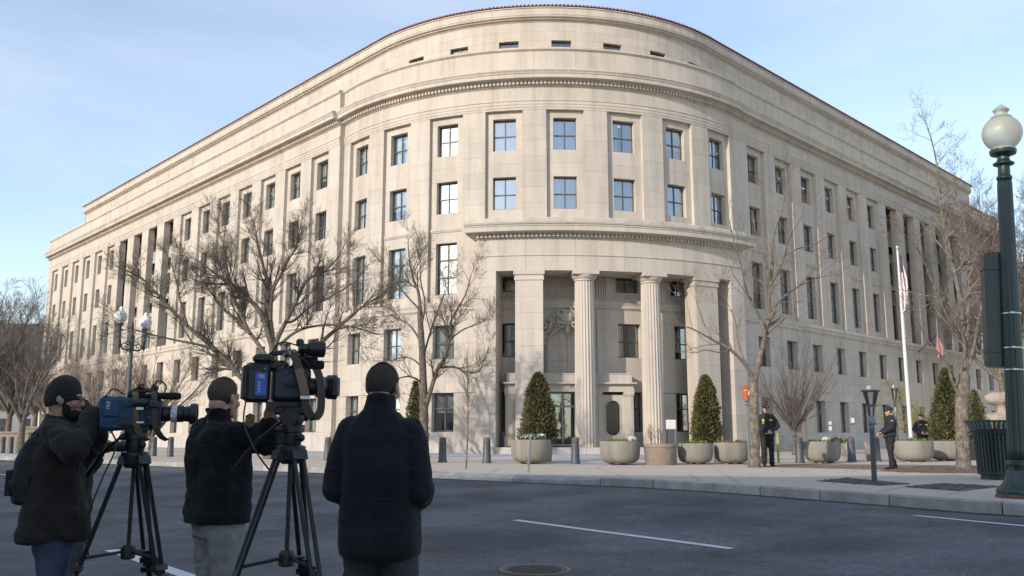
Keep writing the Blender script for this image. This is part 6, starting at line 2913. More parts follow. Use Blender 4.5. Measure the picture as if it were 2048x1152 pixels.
# ---- the man in the padded coat, seen from behind
locC = stand(764, 4.85)
rows = [(.78, .185, .135), (.80, .203, .150), (.86, .208, .156), (.925, .207, .153), (.938, .2035, .150), (.951, .207, .153), (1.02, .202, .149), (1.075, .199, .146), (1.088, .1955, .143), (1.101, .199, .146), (1.22, .195, .146), (1.31, .200, .142), (1.385, .203, .132), (1.397, .199, .127), (1.41, .200, .125), (1.45, .178, .112), (1.50, .120, .098), (1.53, .098, .092)]
armsC = {-1: ((-.232, -.03, 1.13), (-.12, .22, 1.06), (.8, .4, 0), (0, -1, 0), .7), 1: ((.236, -.03, 1.12), (.12, .22, 1.04), (-.8, .4, .05), (0, -1, 0), .7)}
tC, HC = person('man with short dark hair in a long padded navy coat, seen from behind', locC, radians(-10), 1.012, armsC, (-6, 0),
                dict(hem=.80, rows=rows, jacket=M_JKC, trousers=M_TRSC, collar=1.622, collar_r=1.0, sleeve=(.080, .068, .055), voxel=.0075, shoulder=.178, disp=[(.26, .016), (.24, .022, 6.0)]), .0065)
hair_cap(HC, M_HAIRD, tC, -.088, .007)

# ---- the camera operator with cropped hair, arm out to the camera
locB = stand(443, 5.72)
rzB = radians(-42)
fB = (locB, rzB, 1.0)
wB = to_local(fB, 540, 832, 5.62)
wB2 = to_local(fB, 522, 862, 5.75)
dB = (wB - Vector((.18, 0, 1.46)))
armsB = {1: ((.25, .17, 1.36), wB - (wB - Vector((.25, .17, 1.36))).normalized() * .07, (wB - Vector((.25, .17, 1.36))), (0, 0, -1), .8),
         -1: ((-.21, .14, 1.25), wB2 - (wB2 - Vector((-.21, .14, 1.25))).normalized() * .07, (wB2 - Vector((-.21, .14, 1.25))), (0, 0, 1), .9)}
tB, HB = person('camera operator with cropped hair in a black jacket and grey trousers, arm on camera', locB, rzB, 1.0, armsB, (14, -4),
                dict(hem=.90, jacket=M_JKB, trousers=M_CHINO, bulk=.015, voxel=.0075, disp=[(.16, .024), (.20, .034, 7.0)], collar=1.595, sleeve=(.098, .082, .060)), .0065)
hair_cap(HB, M_HAIRB, tB, -.094, .005)
# waistband of the jacket, sleeve badge
m = MB()
ell_rings(m, [(.885, .222, .166, 0), (.89, .228, .172, 0), (.925, .228, .172, 0), (.93, .222, .166, 0)], 40, 2.5)
m.build('waistband', M_JKB, tB, smooth=True)
pb = to_local(fB, 500, 841, 5.50)
vd = (to_local(fB, 500, 841, 4.5) - pb).normalized()
m = MB()
Mp = Matrix.Translation(pb + vd * .0) @ vd.to_track_quat('Z', 'Y').to_matrix().to_4x4()
sh = [(-.028, .03), (0, .045), (.028, .03), (.028, -.02), (0, -.045), (-.028, -.02)]
m.add([Mp @ Vector((x, y, .0)) for x, y in sh] + [Mp @ Vector((x, y, -.03)) for x, y in sh], [tuple(range(6))] + [(i, (i + 1) % 6, 6 + (i + 1) % 6, 6 + i) for i in range(6)])
m.build('sleeve_badge', mat('sleeve_badge', (0.16, .125, .05), rough=.7, var=.5, vscale=70), tB)
# glasses arm behind the ear
m = MB()
m.tube([HB @ Vector((s_ * .081, y, .008 - (.02 if y < -.03 else 0))) for s_ in (1,) for y in (.09, .03, -.03, -.045)], .0025, 6)
m.build('glasses_arm', M_FRAMEG, tB)

# ---- the bearded camera operator in a beanie
locA = stand(124, 5.95)
rzA = radians(-72)
fA = (locA, rzA, 1.0)
wA = to_local(fA, 194, 812, 5.95)
eA = to_local(fA, 150, 903, 5.66)
wA2 = to_local(fA, 205, 868, 6.1)
eA2 = to_local(fA, 170, 905, 6.05)
armsA = {1: (eA, eA.lerp(wA, .82), (wA - eA), (0, 1, -.3), .5), -1: (eA2, eA2.lerp(wA2, .8), (wA2 - eA2), (0, 0, 1), .8)}
tA, HA = person('bearded camera operator in a black beanie, dark jacket and jeans', locA, rzA, 1.0, armsA, (-8, 0),
                dict(hem=.76, rows=[(.76, .245, .20), (.80, .25, .205), (.92, .235, .19), (1.02, .222, .172), (1.15, .215, .160), (1.28, .22, .155), (1.38, .22, .145), (1.44, .20, .128), (1.485, .14, .10), (1.515, .10, .09)], jacket=M_JKA, trousers=M_JEANS, collar=1.56, sleeve=(.102, .088, .066), voxel=.0075, disp=[(.2, .032), (.22, .036, 7.0)]), .0065, M_SKIN2)
# beanie
m = MB()
bn = []
for i in range(15):
    ph = -.52 + (pi / 2 + .50) * i / 14
    k = cos(ph)
    z = .036 + .128 * sin(ph)
    bn.append([HA @ Vector((cos(2 * pi * q / 32) * (.090 * k + (.004 if i < 4 else 0)) * (1 + .012 * ((q % 2) * 2 - 1)), -.016 + sin(2 * pi * q / 32) * (.112 * k + (.004 if i < 4 else 0)) * (1 + .012 * ((q % 2) * 2 - 1)) - .012 * i / 14, z + (.022 * sin(2 * pi * q / 32) if i < 7 else .02 * sin(2 * pi * q / 32) * (14 - i) / 7))) for q in range(32)])
m.loft(bn)
m.build('beanie', M_BEANIE, tA, smooth=True)
# beard
m = MB()
for c, r in (((0, .050, -.100), (.062, .062, .042)), ((0, .086, -.106), (.038, .032, .042)), ((-.054, .026, -.070), (.018, .028, .044)), ((.054, .026, -.070), (.018, .028, .044)), ((0, .094, -.056), (.024, .012, .006)), ((-.060, .010, -.030), (.010, .013, .034)), ((.060, .010, -.030), (.010, .013, .034))):
    m.ball((0, 0, 0), r, 16, 10, M=HA @ Matrix.Translation(c))
me = solidify_remesh(m, .005, 2, [(.015, .008)], 'beard')
me.materials.append(M_BEARD)
link('beard', me, tA)
# glasses
m = MB()
for s_ in (-1, 1):
    m.tube([HA @ Vector((s_ * .032 + .023 * cos(a), .104, .004 + .017 * sin(a))) for a in [2 * pi * q / 14 for q in range(15)]], .0028, 5)
    m.tube([HA @ Vector((s_ * .055, .100, .008)), HA @ Vector((s_ * .080, .05, .010)), HA @ Vector((s_ * .084, -.01, .006))], .003, 5)
m.tube([HA @ Vector((-.009, .106, .008)), HA @ Vector((.009, .106, .008))], .0025, 5)
m.build('glasses', M_FRAMEG, tA)
# backpack: rests on his back
bp = thing('backpack', 'black backpack on the back of the bearded camera operator', 'backpack', locA, rzA)
m = MB()
ell_rings(m, [(.98, .10, .05, -.17), (1.00, .14, .08, -.175), (1.12, .155, .09, -.185), (1.28, .15, .08, -.17), (1.38, .12, .055, -.15), (1.42, .07, .03, -.14)], 24, 3)
me = solidify_remesh(m, .010, 2, [(.08, .02)], 'bag')
me.materials.append(M_BAG)
link('bag', me, bp)
m = MB()
m.box((0, -.275, 1.12), (.20, .03, .16))
m.build('pocket', M_BAG, bp)
m = MB()
m.tube(catmull([Vector((-.10, -.20, 1.42)), Vector((-.11, -.05, 1.545)), Vector((-.12, .11, 1.46)), Vector((-.13, .16, 1.25)), Vector((-.17, .02, 1.05)), Vector((-.13, -.2, 1.02))], 4), .022, 6, sq=(1, .4))
m.build('strap', M_BAG, bp)

# ---- a fourth press photographer, mostly hidden behind the bearded man
locD = stand(152, 7.1)
rzD = radians(-80)
fD = (locD, rzD, .97)
wD = to_local(fD, 200, 893, 7.05)
eD = to_local(fD, 160, 930, 7.0)
armsD = {1: (eD, eD.lerp(wD, .85), (wD - eD), (0, 0, 1), .8), -1: (eD + Vector((-.3, 0, 0)), wD + Vector((-.06, -.02, 0)), (0, 1, 0), (0, 0, 1), .8)}
tD, HD = person('man in a dark cap, face half hidden behind the bearded operator', locD, rzD, .955, armsD, (0, 0), dict(hem=.85, jacket=M_JKB, trousers=M_TRSC, voxel=.012), .0085)
m = MB()
m.lathe((0, 0, 0), [(.088, .035), (.092, .05), (.088, .085), (.065, .125), (.02, .14), (.002, .141)], 24, M=HD @ Matrix.Translation((0, -.012, 0)) @ Matrix.Scale(1.16, 4, (0, 1, 0)))
m.add([HD @ Vector((x, .075 + .085 * cos(x / .085 * pi / 2) , .040 - .015 * abs(x) / .08)) for x in [-.08 + .02 * q for q in range(9)]] + [HD @ Vector((x, .06, .052)) for x in [-.08 + .02 * q for q in range(9)]], [(q, q + 1, q + 10, q + 9) for q in range(8)])
m.build('cap', M_BEANIE, tD, smooth=True)


# ---- seams, yokes and hems sewn on the jackets, laid on the cloth surface
M_SEAM = mat('seam_thread', (0.012, 0.0135, 0.018), rough=.9)


def seam(t, lines, r=.0028, part='jacket'):
    jk = [c for c in t.children if c.name.split('.')[0] == part][0]
    for ln in lines:
        pts = []
        for (p, d) in ln:
            ok, loc, nrm, ix = jk.ray_cast(Vector(p), Vector(d))
            if ok:
                pts.append(loc)
        if len(pts) > 2:
            m = MB()
            m.tube(pts, r, 5)
            m.build('seam', M_SEAM, t)


def across(z, x0=-.2, x1=.2, dz=0.0, n=22):
    return [((x0 + (x1 - x0) * k / n, -.6, z + dz * (1 - abs(2 * k / n - 1))), (0, 1, 0)) for k in range(n + 1)]


def upright(x, z0, z1, n=16):
    return [((x, -.6, z0 + (z1 - z0) * k / n), (0, 1, 0)) for k in range(n + 1)]


bpy.context.view_layer.update()
seam(tC, [across(1.395, -.19, .19), across(1.085, -.17, .17), across(.935, -.18, .18), across(.825, -.18, .18), upright(.0, .84, 1.05)])
seam(tB, [across(1.39, -.19, .19), upright(.0, .94, 1.39), across(.945, -.19, .19)])
seam(tA, [across(.80, -.22, .22), upright(.17, .8, 1.3), across(1.39, -.18, .18), [((.6, -.14 + .26 * k / 12, .80), (-1, 0, 0)) for k in range(13)], [((.6, .05 - .06 * k / 12, .85 + .42 * k / 12), (-1, 0, 0)) for k in range(13)]])

# ---------------------------------------------------------------- uniformed officers
def officer_kit(t, HM, face=True, helmet=False):
    m = MB()
    m.lathe((0, 0, 0), [(.086, .030), (.091, .05), (.088, .085), (.068, .122), (.02, .138), (.002, .139)], 24, M=HM @ Matrix.Translation((0, -.012, 0)) @ Matrix.Scale(1.16, 4, (0, 1, 0)))
    xs = [-.078 + .0195 * q for q in range(9)]
    m.add([HM @ Vector((x, .085 + .075 * cos(x / .085 * pi / 2), .034 - .012 * abs(x) / .08)) for x in xs] + [HM @ Vector((x, .055, .058)) for x in xs], [(q, q + 1, q + 10, q + 9) for q in range(8)])
    m.build('cap', M_UNIF, t, smooth=True)
    m = MB()
    m.ball(HM @ Vector((0, .094, .075)), (.022, .008, .018), 8, 6)
    m.build('cap_badge', M_SILVER, t)
    m = MB()
    ell_rings(m, [(.925, .196, .146, 0), (.93, .20, .150, 0), (.985, .20, .150, 0), (.99, .196, .146, 0)], 36, 2.5)
    m.build('belt', M_LEATHER, t, smooth=True)
    for (x, y, w, h) in ((.20, .03, .05, .20), (-.20, .03, .045, .12), (-.12, .135, .05, .09), (.12, .135, .05, .10)):
        m = MB()
        m.cbox((x, y, .93), (w, .05, h), .012)
        m.build('pouch', M_LEATHER, t)
    m = MB()
    m.cbox((0, .155, .957), (.06, .012, .04), .004)
    m.build('buckle', M_SILVER, t)


OFF = dict(hem=.94, jacket=M_UNIF, trousers=M_UNIFT, collar=1.56, voxel=.0125, sleeve=(.098, .080, .058), bulk=.008, disp=[(.16, .03), (.06, .012)])
clasp = {-1: ((-.315, .03, 1.16), (-.05, .25, 1.0), (.9, .2, -.25), (0, -1, 0), .7), 1: ((.315, .03, 1.16), (.045, .27, 1.01), (-.9, .2, -.25), (0, -1, 0), .7)}
locE = Vector((gnd(1537, 933).x, gnd(1537, 933).y, 0))
tE, HE = person('police officer in a dark uniform with hands clasped, beside the pale-barked tree', locE, radians(180 - 6), 1.115, clasp, (14, 0), OFF, .009, group='police officers on the plaza')
officer_kit(tE, HE)
for (x, z, w, h) in ((-.10, 1.34, .085, .055), (.11, 1.33, .075, .085), (.12, 1.25, .06, .03)):
    m = MB()
    m.cbox((x, .158, z), (w, .016, h), .006)
    m.build('chest_patch', M_PATCH, tE)
m = MB()
m.cbox((-.285, .02, 1.34), (.016, .07, .08), .006)
m.build('shoulder_patch', M_PATCH, tE)

locG = Vector((gnd(1785, 939).x, gnd(1785, 939).y, 0))
side = {-1: ((-.27, .03, 1.18), (-.13, .24, 1.06), (.6, .7, -.2), (0, 0, -1), .8), 1: ((.27, .0, 1.17), (.13, .24, 1.05), (-.6, .7, -.2), (0, 0, -1), .8)}
tG, HG = person('police officer in side view facing the tree, standing left of the flagpole', locG, radians(84), 1.03, side, (0, -4), OFF, .009, lean=(0, -.02), legs={-1: ((-.09, .05, .50), (-.10, .03, .09), 6), 1: ((.09, .0, .50), (.11, -.10, .09), -10)}, group='police officers on the plaza')
officer_kit(tG, HG)
m = MB()
m.tube([HG @ Vector((-.088, -.01, .0)), HG @ Vector((-.092, -.01, .06)), HG @ Vector((-.05, -.01, .14)), HG @ Vector((.05, -.01, .14)), HG @ Vector((.092, -.01, .06)), HG @ Vector((.088, -.01, .0))], .008, 6)
for s_ in (-1, 1):
    m.ball(HG @ Vector((s_ * .092, -.008, -.005)), (.014, .03, .036), 10, 7)
m.build('headset', M_LEATHER, tG)
m = MB()
m.cbox((-.272, .0, 1.36), (.016, .075, .085), .006)
m.build('shoulder_patch', M_SILVER, tG)

locH = at(1848, 905, 37.6)
locH.z = 0
tH, HH = person('police officer in a black jacket and cap standing behind the wide planter', locH, radians(180 - 4), 1.06, {-1: ((-.33, .0, 1.18), (-.15, .22, 1.03), (.8, .4, -.1), (0, -1, 0), .7), 1: ((.33, .0, 1.18), (.15, .22, 1.03), (-.8, .4, -.1), (0, -1, 0), .7)}, (4, 0), dict(OFF, bulk=.02), .009, group='police officers on the plaza')
officer_kit(tH, HH)
for x in (-.11, .11):
    m = MB()
    m.cbox((x, .178, 1.36), (.10, .014, .026), .005)
    m.build('chest_patch', M_PATCH, tH)
# ================================================================== broadcast cameras on tripods
M_CAMBLK = mat('camera_black', (0.010, 0.011, 0.013), rough=.45, bump=.1, bscale=120)
M_CAMDRK = mat('camera_dark_navy', (0.012, 0.022, 0.042), rough=.55, bump=.2, bscale=80, var=.2)
M_COVERB = mat('blue_rain_cover', (0.018, 0.060, 0.125), rough=.75, var=.3, vscale=9, bump=.5, bscale=40)
M_LABELB = mat('bright_blue_panel', (0.02, 0.10, 0.42), rough=.45)
M_MARKW = mat('pale_marking', (0.42, 0.44, 0.46), rough=.6)
M_STRAPO = mat('olive_strap', (0.115, 0.095, 0.055), rough=.85, bump=.3, bscale=150)
M_STRAPT = mat('tan_leather_strap', (0.20, 0.115, 0.075), rough=.65, var=.2, vscale=12)
M_STRAPD = mat('dark_brown_strap', (0.060, 0.043, 0.035), rough=.75, var=.2, vscale=12)
M_BUCKLE = mat('strap_buckle', (0.5, 0.5, 0.5), rough=.35, metal=.7)
M_LENSGL = mat('lens_glass', (0.01, 0.012, 0.03), rough=.08, coat=.5)
M_SPECK = mat('speckled_tape', (0.55, 0.56, 0.60), rough=.7, var=.6, vscale=60)
M_REDK = mat('red_knob', (0.35, 0.02, 0.03), rough=.4)
M_TUBE = mat('tripod_tube', (0.020, 0.024, 0.030), rough=.32, metal=.4)
M_FOAM = mat('mic_foam', (0.012, 0.012, 0.013), rough=1.0, bump=.8, bscale=200)
M_CHROME = mat('grey_metal_parts', (0.22, 0.22, 0.23), rough=.35, metal=.6)


def xlathe(mb, c, prof, n=24):
    """profile (radius, x) turned about the x axis"""
    Mx = Matrix.Translation(c) @ Matrix.Rotation(pi / 2, 4, 'Y')
    mb.lathe((0, 0, 0), [(r, x) for r, x in prof], n, M=Mx)


def ribbon(pts, w, th, wdir):
    """a flat strap along a path"""
    m = MB()
    P = catmull([Vector(p) for p in pts], 5)
    wd = Vector(wdir).normalized()
    rings = []
    for i, p in enumerate(P):
        tg = (P[min(i + 1, len(P) - 1)] - P[max(i - 1, 0)]).normalized()
        n = tg.cross(wd).normalized()
        a = (wd - tg * wd.dot(tg)).normalized()
        rings.append([p + a * w / 2 + n * th / 2, p - a * w / 2 + n * th / 2, p - a * w / 2 - n * th / 2, p + a * w / 2 - n * th / 2])
    m.loft(rings)
    return m


def tripod(label, base, apex_z, rz, spread, leg_az, spreader_z):
    t = thing('tripod', label, 'tripod', base, rz)
    m = MB()
    m.lathe((0, 0, 0), [(.05, apex_z - .10), (.075, apex_z - .07), (.085, apex_z - .02), (.085, apex_z), (.06, apex_z + .01)], 24)
    m.build('bowl', M_CAMBLK, t)
    m = MB()
    z = apex_z
    m.lathe((0, 0, 0), [(.055, z + .01), (.06, z + .03), (.06, z + .08), (.075, z + .085), (.075, z + .125), (.05, z + .13)], 24)
    Mx = Matrix.Translation((0, -.075, z + .17)) @ Matrix.Rotation(-pi / 2, 4, 'X')
    m.lathe((0, 0, 0), [(.05, 0), (.06, .01), (.06, .14), (.05, .15)], 24, M=Mx)
    m.cbox((0, 0, z + .21), (.20, .12, .05), .01)
    o = m.build('fluid_head', M_CAMBLK, t)
    smooth_angle(o, 30)
    m = MB()
    for (x, y, zz) in ((.06, .09, z + .17), (-.05, -.09, z + .10), (.07, -.05, z + .05)):
        m.ball((x, y, zz), .022, 10, 7)
        m.build('knob', M_CAMBLK, t, smooth=True)
        m = MB()
    m = MB()
    m.tube([(-.06, .10, z + .17), (-.26, .16, z + .02), (-.40, .20, z - .16)], .011, 8)
    m.tube([(-.30, .172, z - .03), (-.40, .20, z - .16)], .018, 8)
    m.build('pan_bar', M_CAMBLK, t)
    for a in leg_az:
        d = Vector((cos(radians(a)), sin(radians(a)), 0))
        n = Vector((-d.y, d.x, 0))
        top = d * .075 + Vector((0, 0, apex_z - .05))
        foot = d * spread
        m = MB()
        mid = top.lerp(foot, .56)
        for s in (-1, 1):
            m.tube([top + n * s * .032, mid + n * s * .027], .0135, 8)
        low0, low1 = top.lerp(foot, .48), foot
        for s in (-1, 1):
            m.tube([low0 + n * s * .012, low1 + n * s * .004], .0105, 8)
        lg = m.build('leg', M_TUBE, t)
        ax = (foot - top).normalized()
        for f in (.0, .53, .58):
            m = MB()
            c = top.lerp(foot, f)
            Mr = Matrix.Translation(c) @ Matrix.Rotation(atan2(d.y, d.x), 4, 'Z') @ Matrix.Rotation(math.acos(max(-1, min(1, -ax.z))) * -1, 4, 'Y')
            m.box(None, (.045, .10, .055 if f < .1 else .035), M=Mr)
            m.build('clamp', M_CAMBLK, lg)
        m = MB()
        m.ball(foot + Vector((0, 0, .02)), (.035, .035, .022), 10, 6)
        m.build('rubber_foot', M_CAMBLK, lg)
        m = MB()
        f = (apex_z - spreader_z) / apex_z
        m.tube([Vector((0, 0, spreader_z + .01)), top.lerp(foot, f)], .010, 6)
        m.build('spreader_arm', M_CAMBLK, t)
    m = MB()
    m.lathe((0, 0, 0), [(.035, spreader_z - .04), (.045, spreader_z - .03), (.045, spreader_z + .03), (.03, spreader_z + .05)], 16)
    m.tube([(0, 0, spreader_z + .04), (0, 0, apex_z - .1)], .013, 8)
    m.build('spreader_hub', M_CAMBLK, t)
    return t


# ---- camera with the blue rain cover (left)
DC1 = 5.95
c1 = at(285, 826, DC1)
g1 = stand(266, DC1)
rz1 = radians(14)
tripod('tripod carrying the camera in the blue rain cover', Vector((at(272, 870, DC1).x, DC1, g1.z)), at(266, 905, DC1).z - g1.z, 0, .46, (200, 335, 85), at(256, 1105, DC1).z - g1.z)
k1 = thing('video_camera', 'shoulder video camera wrapped in a blue rain cover with olive straps', 'video camera', c1, rz1)
k1.scale = (.89,) * 3
m = MB()
m.cbox((-.20, 0, -.005), (.17, .20, .25), .02)
m.cbox((-.06, 0, .0), (.20, .19, .22), .02)
me = solidify_remesh(m, .010, 2, [(.07, .022)], 'rain_cover')
me.materials.append(M_COVERB)
link('rain_cover', me, k1)
m = MB()
m.cbox((-.20, -.108, .035), (.11, .02, .13), .006)
m.build('cover_pocket', M_COVERB, k1)
for (x, z, w, h) in ((-.22, .075, .030, .008), (-.218, .060, .022, .008), (-.222, .045, .028, .008), (-.22, .030, .018, .008)):
    m = MB()
    m.box((x, -.120, z), (w, .002, h))
    m.build('marking', M_MARKW, k1)
m = MB()
m.cbox((-.105, -.098, .058), (.11, .012, .026), .004)
m.cbox((-.085, -.100, -.065), (.13, .012, .05), .006)
m.build('cover_flap', M_CAMBLK, k1)
m = MB()
m.cbox((.08, 0, .0), (.12, .15, .20), .015)
m.cbox((.02, 0, .095), (.18, .10, .05), .012)
m.build('body', M_CAMDRK, k1)
m = MB()
m.tube(catmull([Vector((-.10, 0, .11)), Vector((-.08, 0, .16)), Vector((.06, 0, .165)), Vector((.12, 0, .11))], 5), .017, 8)
m.build('handle', M_CAMBLK, k1)
m = MB()
xlathe(m, (.02, -.05, .125), [(.010, -.12), (.016, -.10), (.016, .06), (.024, .07), (.027, .16), (.027, .23), (.018, .25)], 16)
o = m.build('microphone', M_FOAM, k1)
smooth_angle(o, 40)
m = MB()
xlathe(m, (.14, 0, -.005), [(.05, 0), (.058, .01), (.058, .05), (.05, .055), (.05, .10), (.062, .105), (.062, .15), (.055, .155), (.06, .19), (.078, .20), (.080, .245), (.072, .25), (.066, .22)], 28)
o = m.build('lens', M_CAMBLK, k1)
smooth_angle(o, 30)
m = MB()
xlathe(m, (.205, 0, -.005), [(.0615, 0), (.0625, .002), (.0625, .042), (.0615, .044)], 28)
m.build('taped_band', M_SPECK, k1)
m = MB()
xlathe(m, (.362, 0, -.005), [(.066, 0), (.05, .004), (.002, .008)], 24)
m.build('front_element', M_LENSGL, k1)
m = MB()
m.cbox((.09, -.11, .06), (.07, .05, .05), .008)
xlathe(m, (.0, -.13, .07), [(.022, -.05), (.03, -.04), (.03, .03), (.02, .05)], 16)
m.build('viewfinder', M_CAMBLK, k1)
m = MB()
m.cbox((-.03, .02, .165), (.10, .07, .04), .01)
m.cbox((-.02, .0, .20), (.05, .05, .035), .008)
m.ball((.07, .03, .185), (.030, .026, .028), 10, 8)
m.build('receiver', M_CAMBLK, k1)
m = MB()
m.ball((-.01, -.03, .19), .011, 8, 6)
m.ball((-.045, -.03, .188), .009, 8, 6)
m.build('tally_lamp', M_REDK, k1)
for x0, dx, mt in ((-.03, .0, M_STRAPO), (.10, .0, M_STRAPD)):
    m = ribbon([(x0 - .03, -.03, .155), (x0 - .01, -.105, .12), (x0, -.118, .02), (x0 + .01, -.115, -.09), (x0 + .05, -.09, -.17), (x0 + .09, -.05, -.20)], .042, .006, (1, 0, .0))
    m.build('strap', mt, k1)
m = MB()
m.box((-.002, -.124, .03), (.05, .008, .018))
m.box((.006, -.122, -.07), (.05, .008, .012))
m.build('strap_buckle', M_BUCKLE, k1)
m = MB()
m.tube(catmull([Vector((-.2, -.08, -.12)), Vector((-.14, -.16, -.25)), Vector((-.22, -.2, -.5)), Vector((-.3, -.18, -.8)), Vector((-.28, -.1, -1.0))], 5), .006, 6)
m.build('cable', M_CAMBLK, k1)

# ---- small stills camera held by the hidden photographer
sc_ = thing('stills_camera', 'black stills camera with lens held below the blue camera', 'camera', at(208, 893, 7.0), radians(8))
m = MB()
m.cbox((0, 0, 0), (.08, .14, .10), .015)
m.cbox((-.01, 0, .06), (.06, .06, .04), .012)
m.build('body', M_CAMBLK, sc_)
m = MB()
xlathe(m, (.035, 0, 0), [(.036, 0), (.040, .01), (.040, .09), (.046, .10), (.048, .15), (.042, .155)], 20)
m.build('lens', M_CAMBLK, sc_)

# ---- camera with the bright blue panel (centre)
DC2 = 5.30
c2 = at(566, 762, DC2)
g2 = stand(580, DC2)
tripod('tripod carrying the camera with the bright blue rear panel', Vector((at(583, 870, DC2).x, DC2, g2.z)), at(583, 893, DC2).z - g2.z, radians(0), .50, (214, 318, 82), at(608, 1118, DC2).z - g2.z)
k2 = thing('video_camera', 'black shoulder video camera with bright blue rear panel and tan strap', 'video camera', c2, radians(22))
k2.scale = (.88,) * 3
m = MB()
m.cbox((.05, 0, -.02), (.24, .17, .24), .02)
m.cbox((-.17, 0, -.015), (.16, .18, .26), .02)
m.cbox((-.08, 0, .10), (.22, .12, .07), .02)
m.build('body', M_CAMBLK, k2)
m = MB()
m.cbox((.035, -.09, -.03), (.20, .02, .17), .02)
m.ball((.05, -.094, -.01), (.07, .016, .05), 12, 8)
m.build('cover', M_CAMDRK, k2)
m = MB()
m.cbox((-.155, -.096, -.03), (.075, .012, .155), .008)
m.build('rear_panel', M_LABELB, k2)
for (x, z, w, h) in ((-.155, .030, .040, .008), (-.150, .016, .034, .009), (-.165, -.02, .012, .012), (-.165, -.04, .014, .010), (-.165, -.06, .012, .014), (-.165, -.08, .014, .010)):
    m = MB()
    m.box((x, -.1035, z), (w, .002, h))
    m.build('marking', M_MARKW, k2)
m = MB()
m.cbox((-.252, 0, -.015), (.03, .15, .22), .01)
m.build('battery', M_CAMBLK, k2)
m = MB()
m.cbox((-.14, -.03, .145), (.13, .11, .055), .02)
m.ball((-.09, -.09, .13), (.02, .016, .018), 8, 6)
m.build('top_unit', M_CAMBLK, k2)
m = MB()
m.tube(catmull([Vector((-.12, 0, .15)), Vector((-.06, 0, .185)), Vector((.08, 0, .19)), Vector((.15, 0, .13))], 5), .018, 8)
m.build('handle', M_CAMBLK, k2)
m = MB()
rg = random.Random(6)
for k in range(14):
    x = .0 + .012 * k
    m.cbox((x, rg.uniform(-.06, .03), .175 + rg.uniform(-.02, .035)), (.03, .035, .03), .006)
m.build('cable_connectors', M_CHROME, k2)
m = MB()
xlathe(m, (.12, -.10, .215), [(.03, -.04), (.034, -.03), (.034, .02), (.05, .03), (.056, .09), (.056, .13), (.048, .135)], 20)
m.cbox((.09, -.09, .255), (.05, .04, .05), .01)
m.tube([(.12, -.08, .21), (.11, -.03, .17)], .016, 8)
o = m.build('viewfinder', M_CAMBLK, k2)
smooth_angle(o, 35)
m = MB()
xlathe(m, (.10, -.06, .11), [(.018, -.05), (.026, -.04), (.026, .06), (.03, .07), (.03, .15), (.022, .16)], 16)
xlathe(m, (.16, -.02, .145), [(.02, -.05), (.024, .05), (.02, .06)], 12)
o = m.build('microphone', M_FOAM, k2)
smooth_angle(o, 40)
m = MB()
xlathe(m, (.16, 0, -.035), [(.05, 0), (.06, .01), (.06, .05), (.052, .055), (.052, .09), (.066, .10), (.07, .13), (.082, .14), (.085, .20), (.076, .205), (.07, .18)], 28)
o = m.build('lens', M_CAMBLK, k2)
smooth_angle(o, 30)
m = MB()
m.cbox((.335, 0, -.035), (.07, .19, .15), .02)
m.build('matte_box', M_CAMBLK, k2)
m = MB()
m.add([(.372, -.075, -.095), (.372, .075, -.095), (.372, .075, .025), (.372, -.075, .025)], [(0, 1, 2, 3)])
m.build('front_element', M_LENSGL, k2)
m = ribbon([(.0, -.03, .19), (.05, -.112, .16), (.085, -.14, .06), (.105, -.145, -.04), (.125, -.14, -.11)], .052, .006, (1, 0, .2))
m.build('strap', M_STRAPD, k2)
m = ribbon([(.078, -.150, .075), (.10, -.156, .0), (.118, -.154, -.06), (.130, -.148, -.12)], .056, .014, (1, 0, .2))
m.build('strap_pad', M_STRAPT, k2)
m = ribbon([(.125, -.14, -.10), (.145, -.14, -.19), (.19, -.13, -.245), (.235, -.12, -.21), (.24, -.11, -.08), (.225, -.08, .04), (.18, -.05, .14)], .052, .006, (1, 0, .0))
m.build('strap', M_STRAPD, k2)
m = MB()
m.box((.128, -.156, -.115), (.066, .012, .02))
m.build('strap_buckle', M_BUCKLE, k2)
m = MB()
m.box((.03, 0, -.165), (.26, .10, .05))
m.build('quick_release_plate', M_CAMBLK, k2)

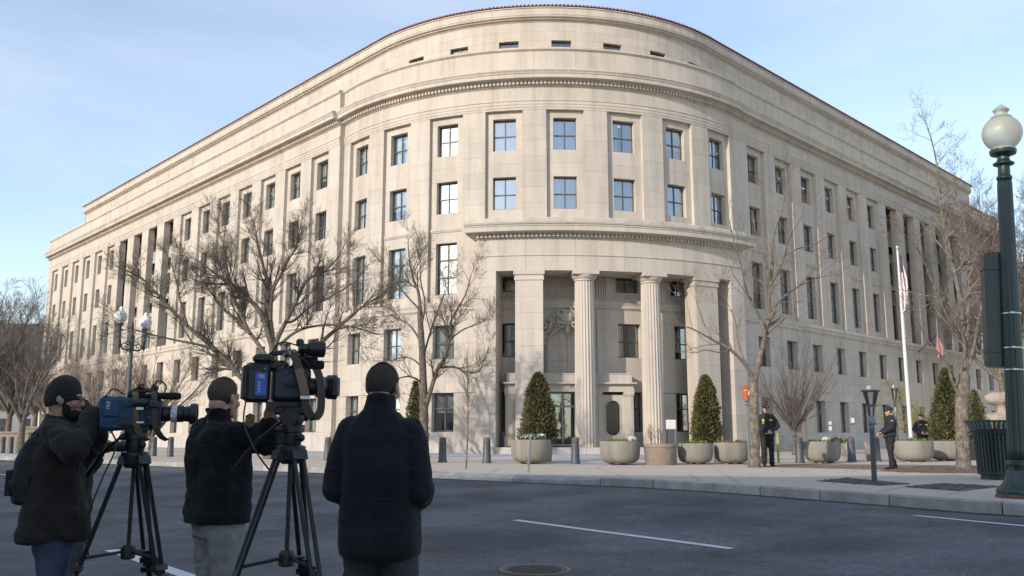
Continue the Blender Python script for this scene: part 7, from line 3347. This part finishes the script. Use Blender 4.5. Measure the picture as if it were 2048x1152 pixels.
# small controls, screws and leads on both cameras
rg = random.Random(19)
for k, x0, x1, z0, z1, y, n_ in ((k1, .03, .13, -.07, .08, -.078, 12), (k2, -.04, .15, .055, .10, -.088, 14), (k2, -.22, -.12, .06, .10, -.094, 6)):
    for i in range(n_):
        x, z = rg.uniform(x0, x1), rg.uniform(z0, z1)
        m = MB()
        r = rg.uniform(.004, .010)
        m.lathe((0, 0, 0), [(r, 0), (r, .007), (r * .6, .009)], 10, M=Matrix.Translation((x, y, z)) @ Matrix.Rotation(pi / 2, 4, 'X'))
        m.build('button', M_CHROME if rg.random() < .45 else M_CAMBLK, k)
for k, pts in ((k1, [(-.12, -.06, .13), (-.2, -.10, .17), (-.27, -.08, .06), (-.28, -.05, -.1)]), (k1, [(.05, .02, .19), (.10, -.02, .24), (.16, -.05, .20), (.15, -.06, .14)]),
               (k2, [(-.10, -.05, .17), (-.04, -.09, .25), (.05, -.10, .24), (.10, -.10, .22)]), (k2, [(.02, -.07, .16), (.10, -.11, .15), (.16, -.09, .08), (.17, -.07, .0)]), (k2, [(-.24, -.05, -.13), (-.25, -.10, -.28), (-.18, -.13, -.45), (-.05, -.1, -.62)])):
    m = MB()
    m.tube(catmull([Vector(p) for p in pts], 5), .0055, 6)
    m.build('lead', M_CAMBLK, k)
for k, x, z in ((k2, .26, .0), (k2, .22, -.06), (k1, .20, .045)):
    m = MB()
    xlathe(m, (x, 0, -.035 if k is k2 else -.005), [(.0705 if k is k2 else .0525, 0), (.073 if k is k2 else .055, .003), (.073 if k is k2 else .055, .012), (.0705 if k is k2 else .0525, .015)], 28)
    m.build('focus_ring', M_CHROME, k)
# metal plugs added on the top electronics for small highlights
for i in range(9):
    m = MB()
    m.lathe((0, 0, 0), [(.009, 0), (.009, .02), (.005, .022)], 10, M=Matrix.Translation((rg.uniform(-.02, .13), rg.uniform(-.09, -.05), rg.uniform(.15, .21))) @ Matrix.Rotation(pi / 2, 4, 'X'))
    m.build('plug', M_CHROME, k2)
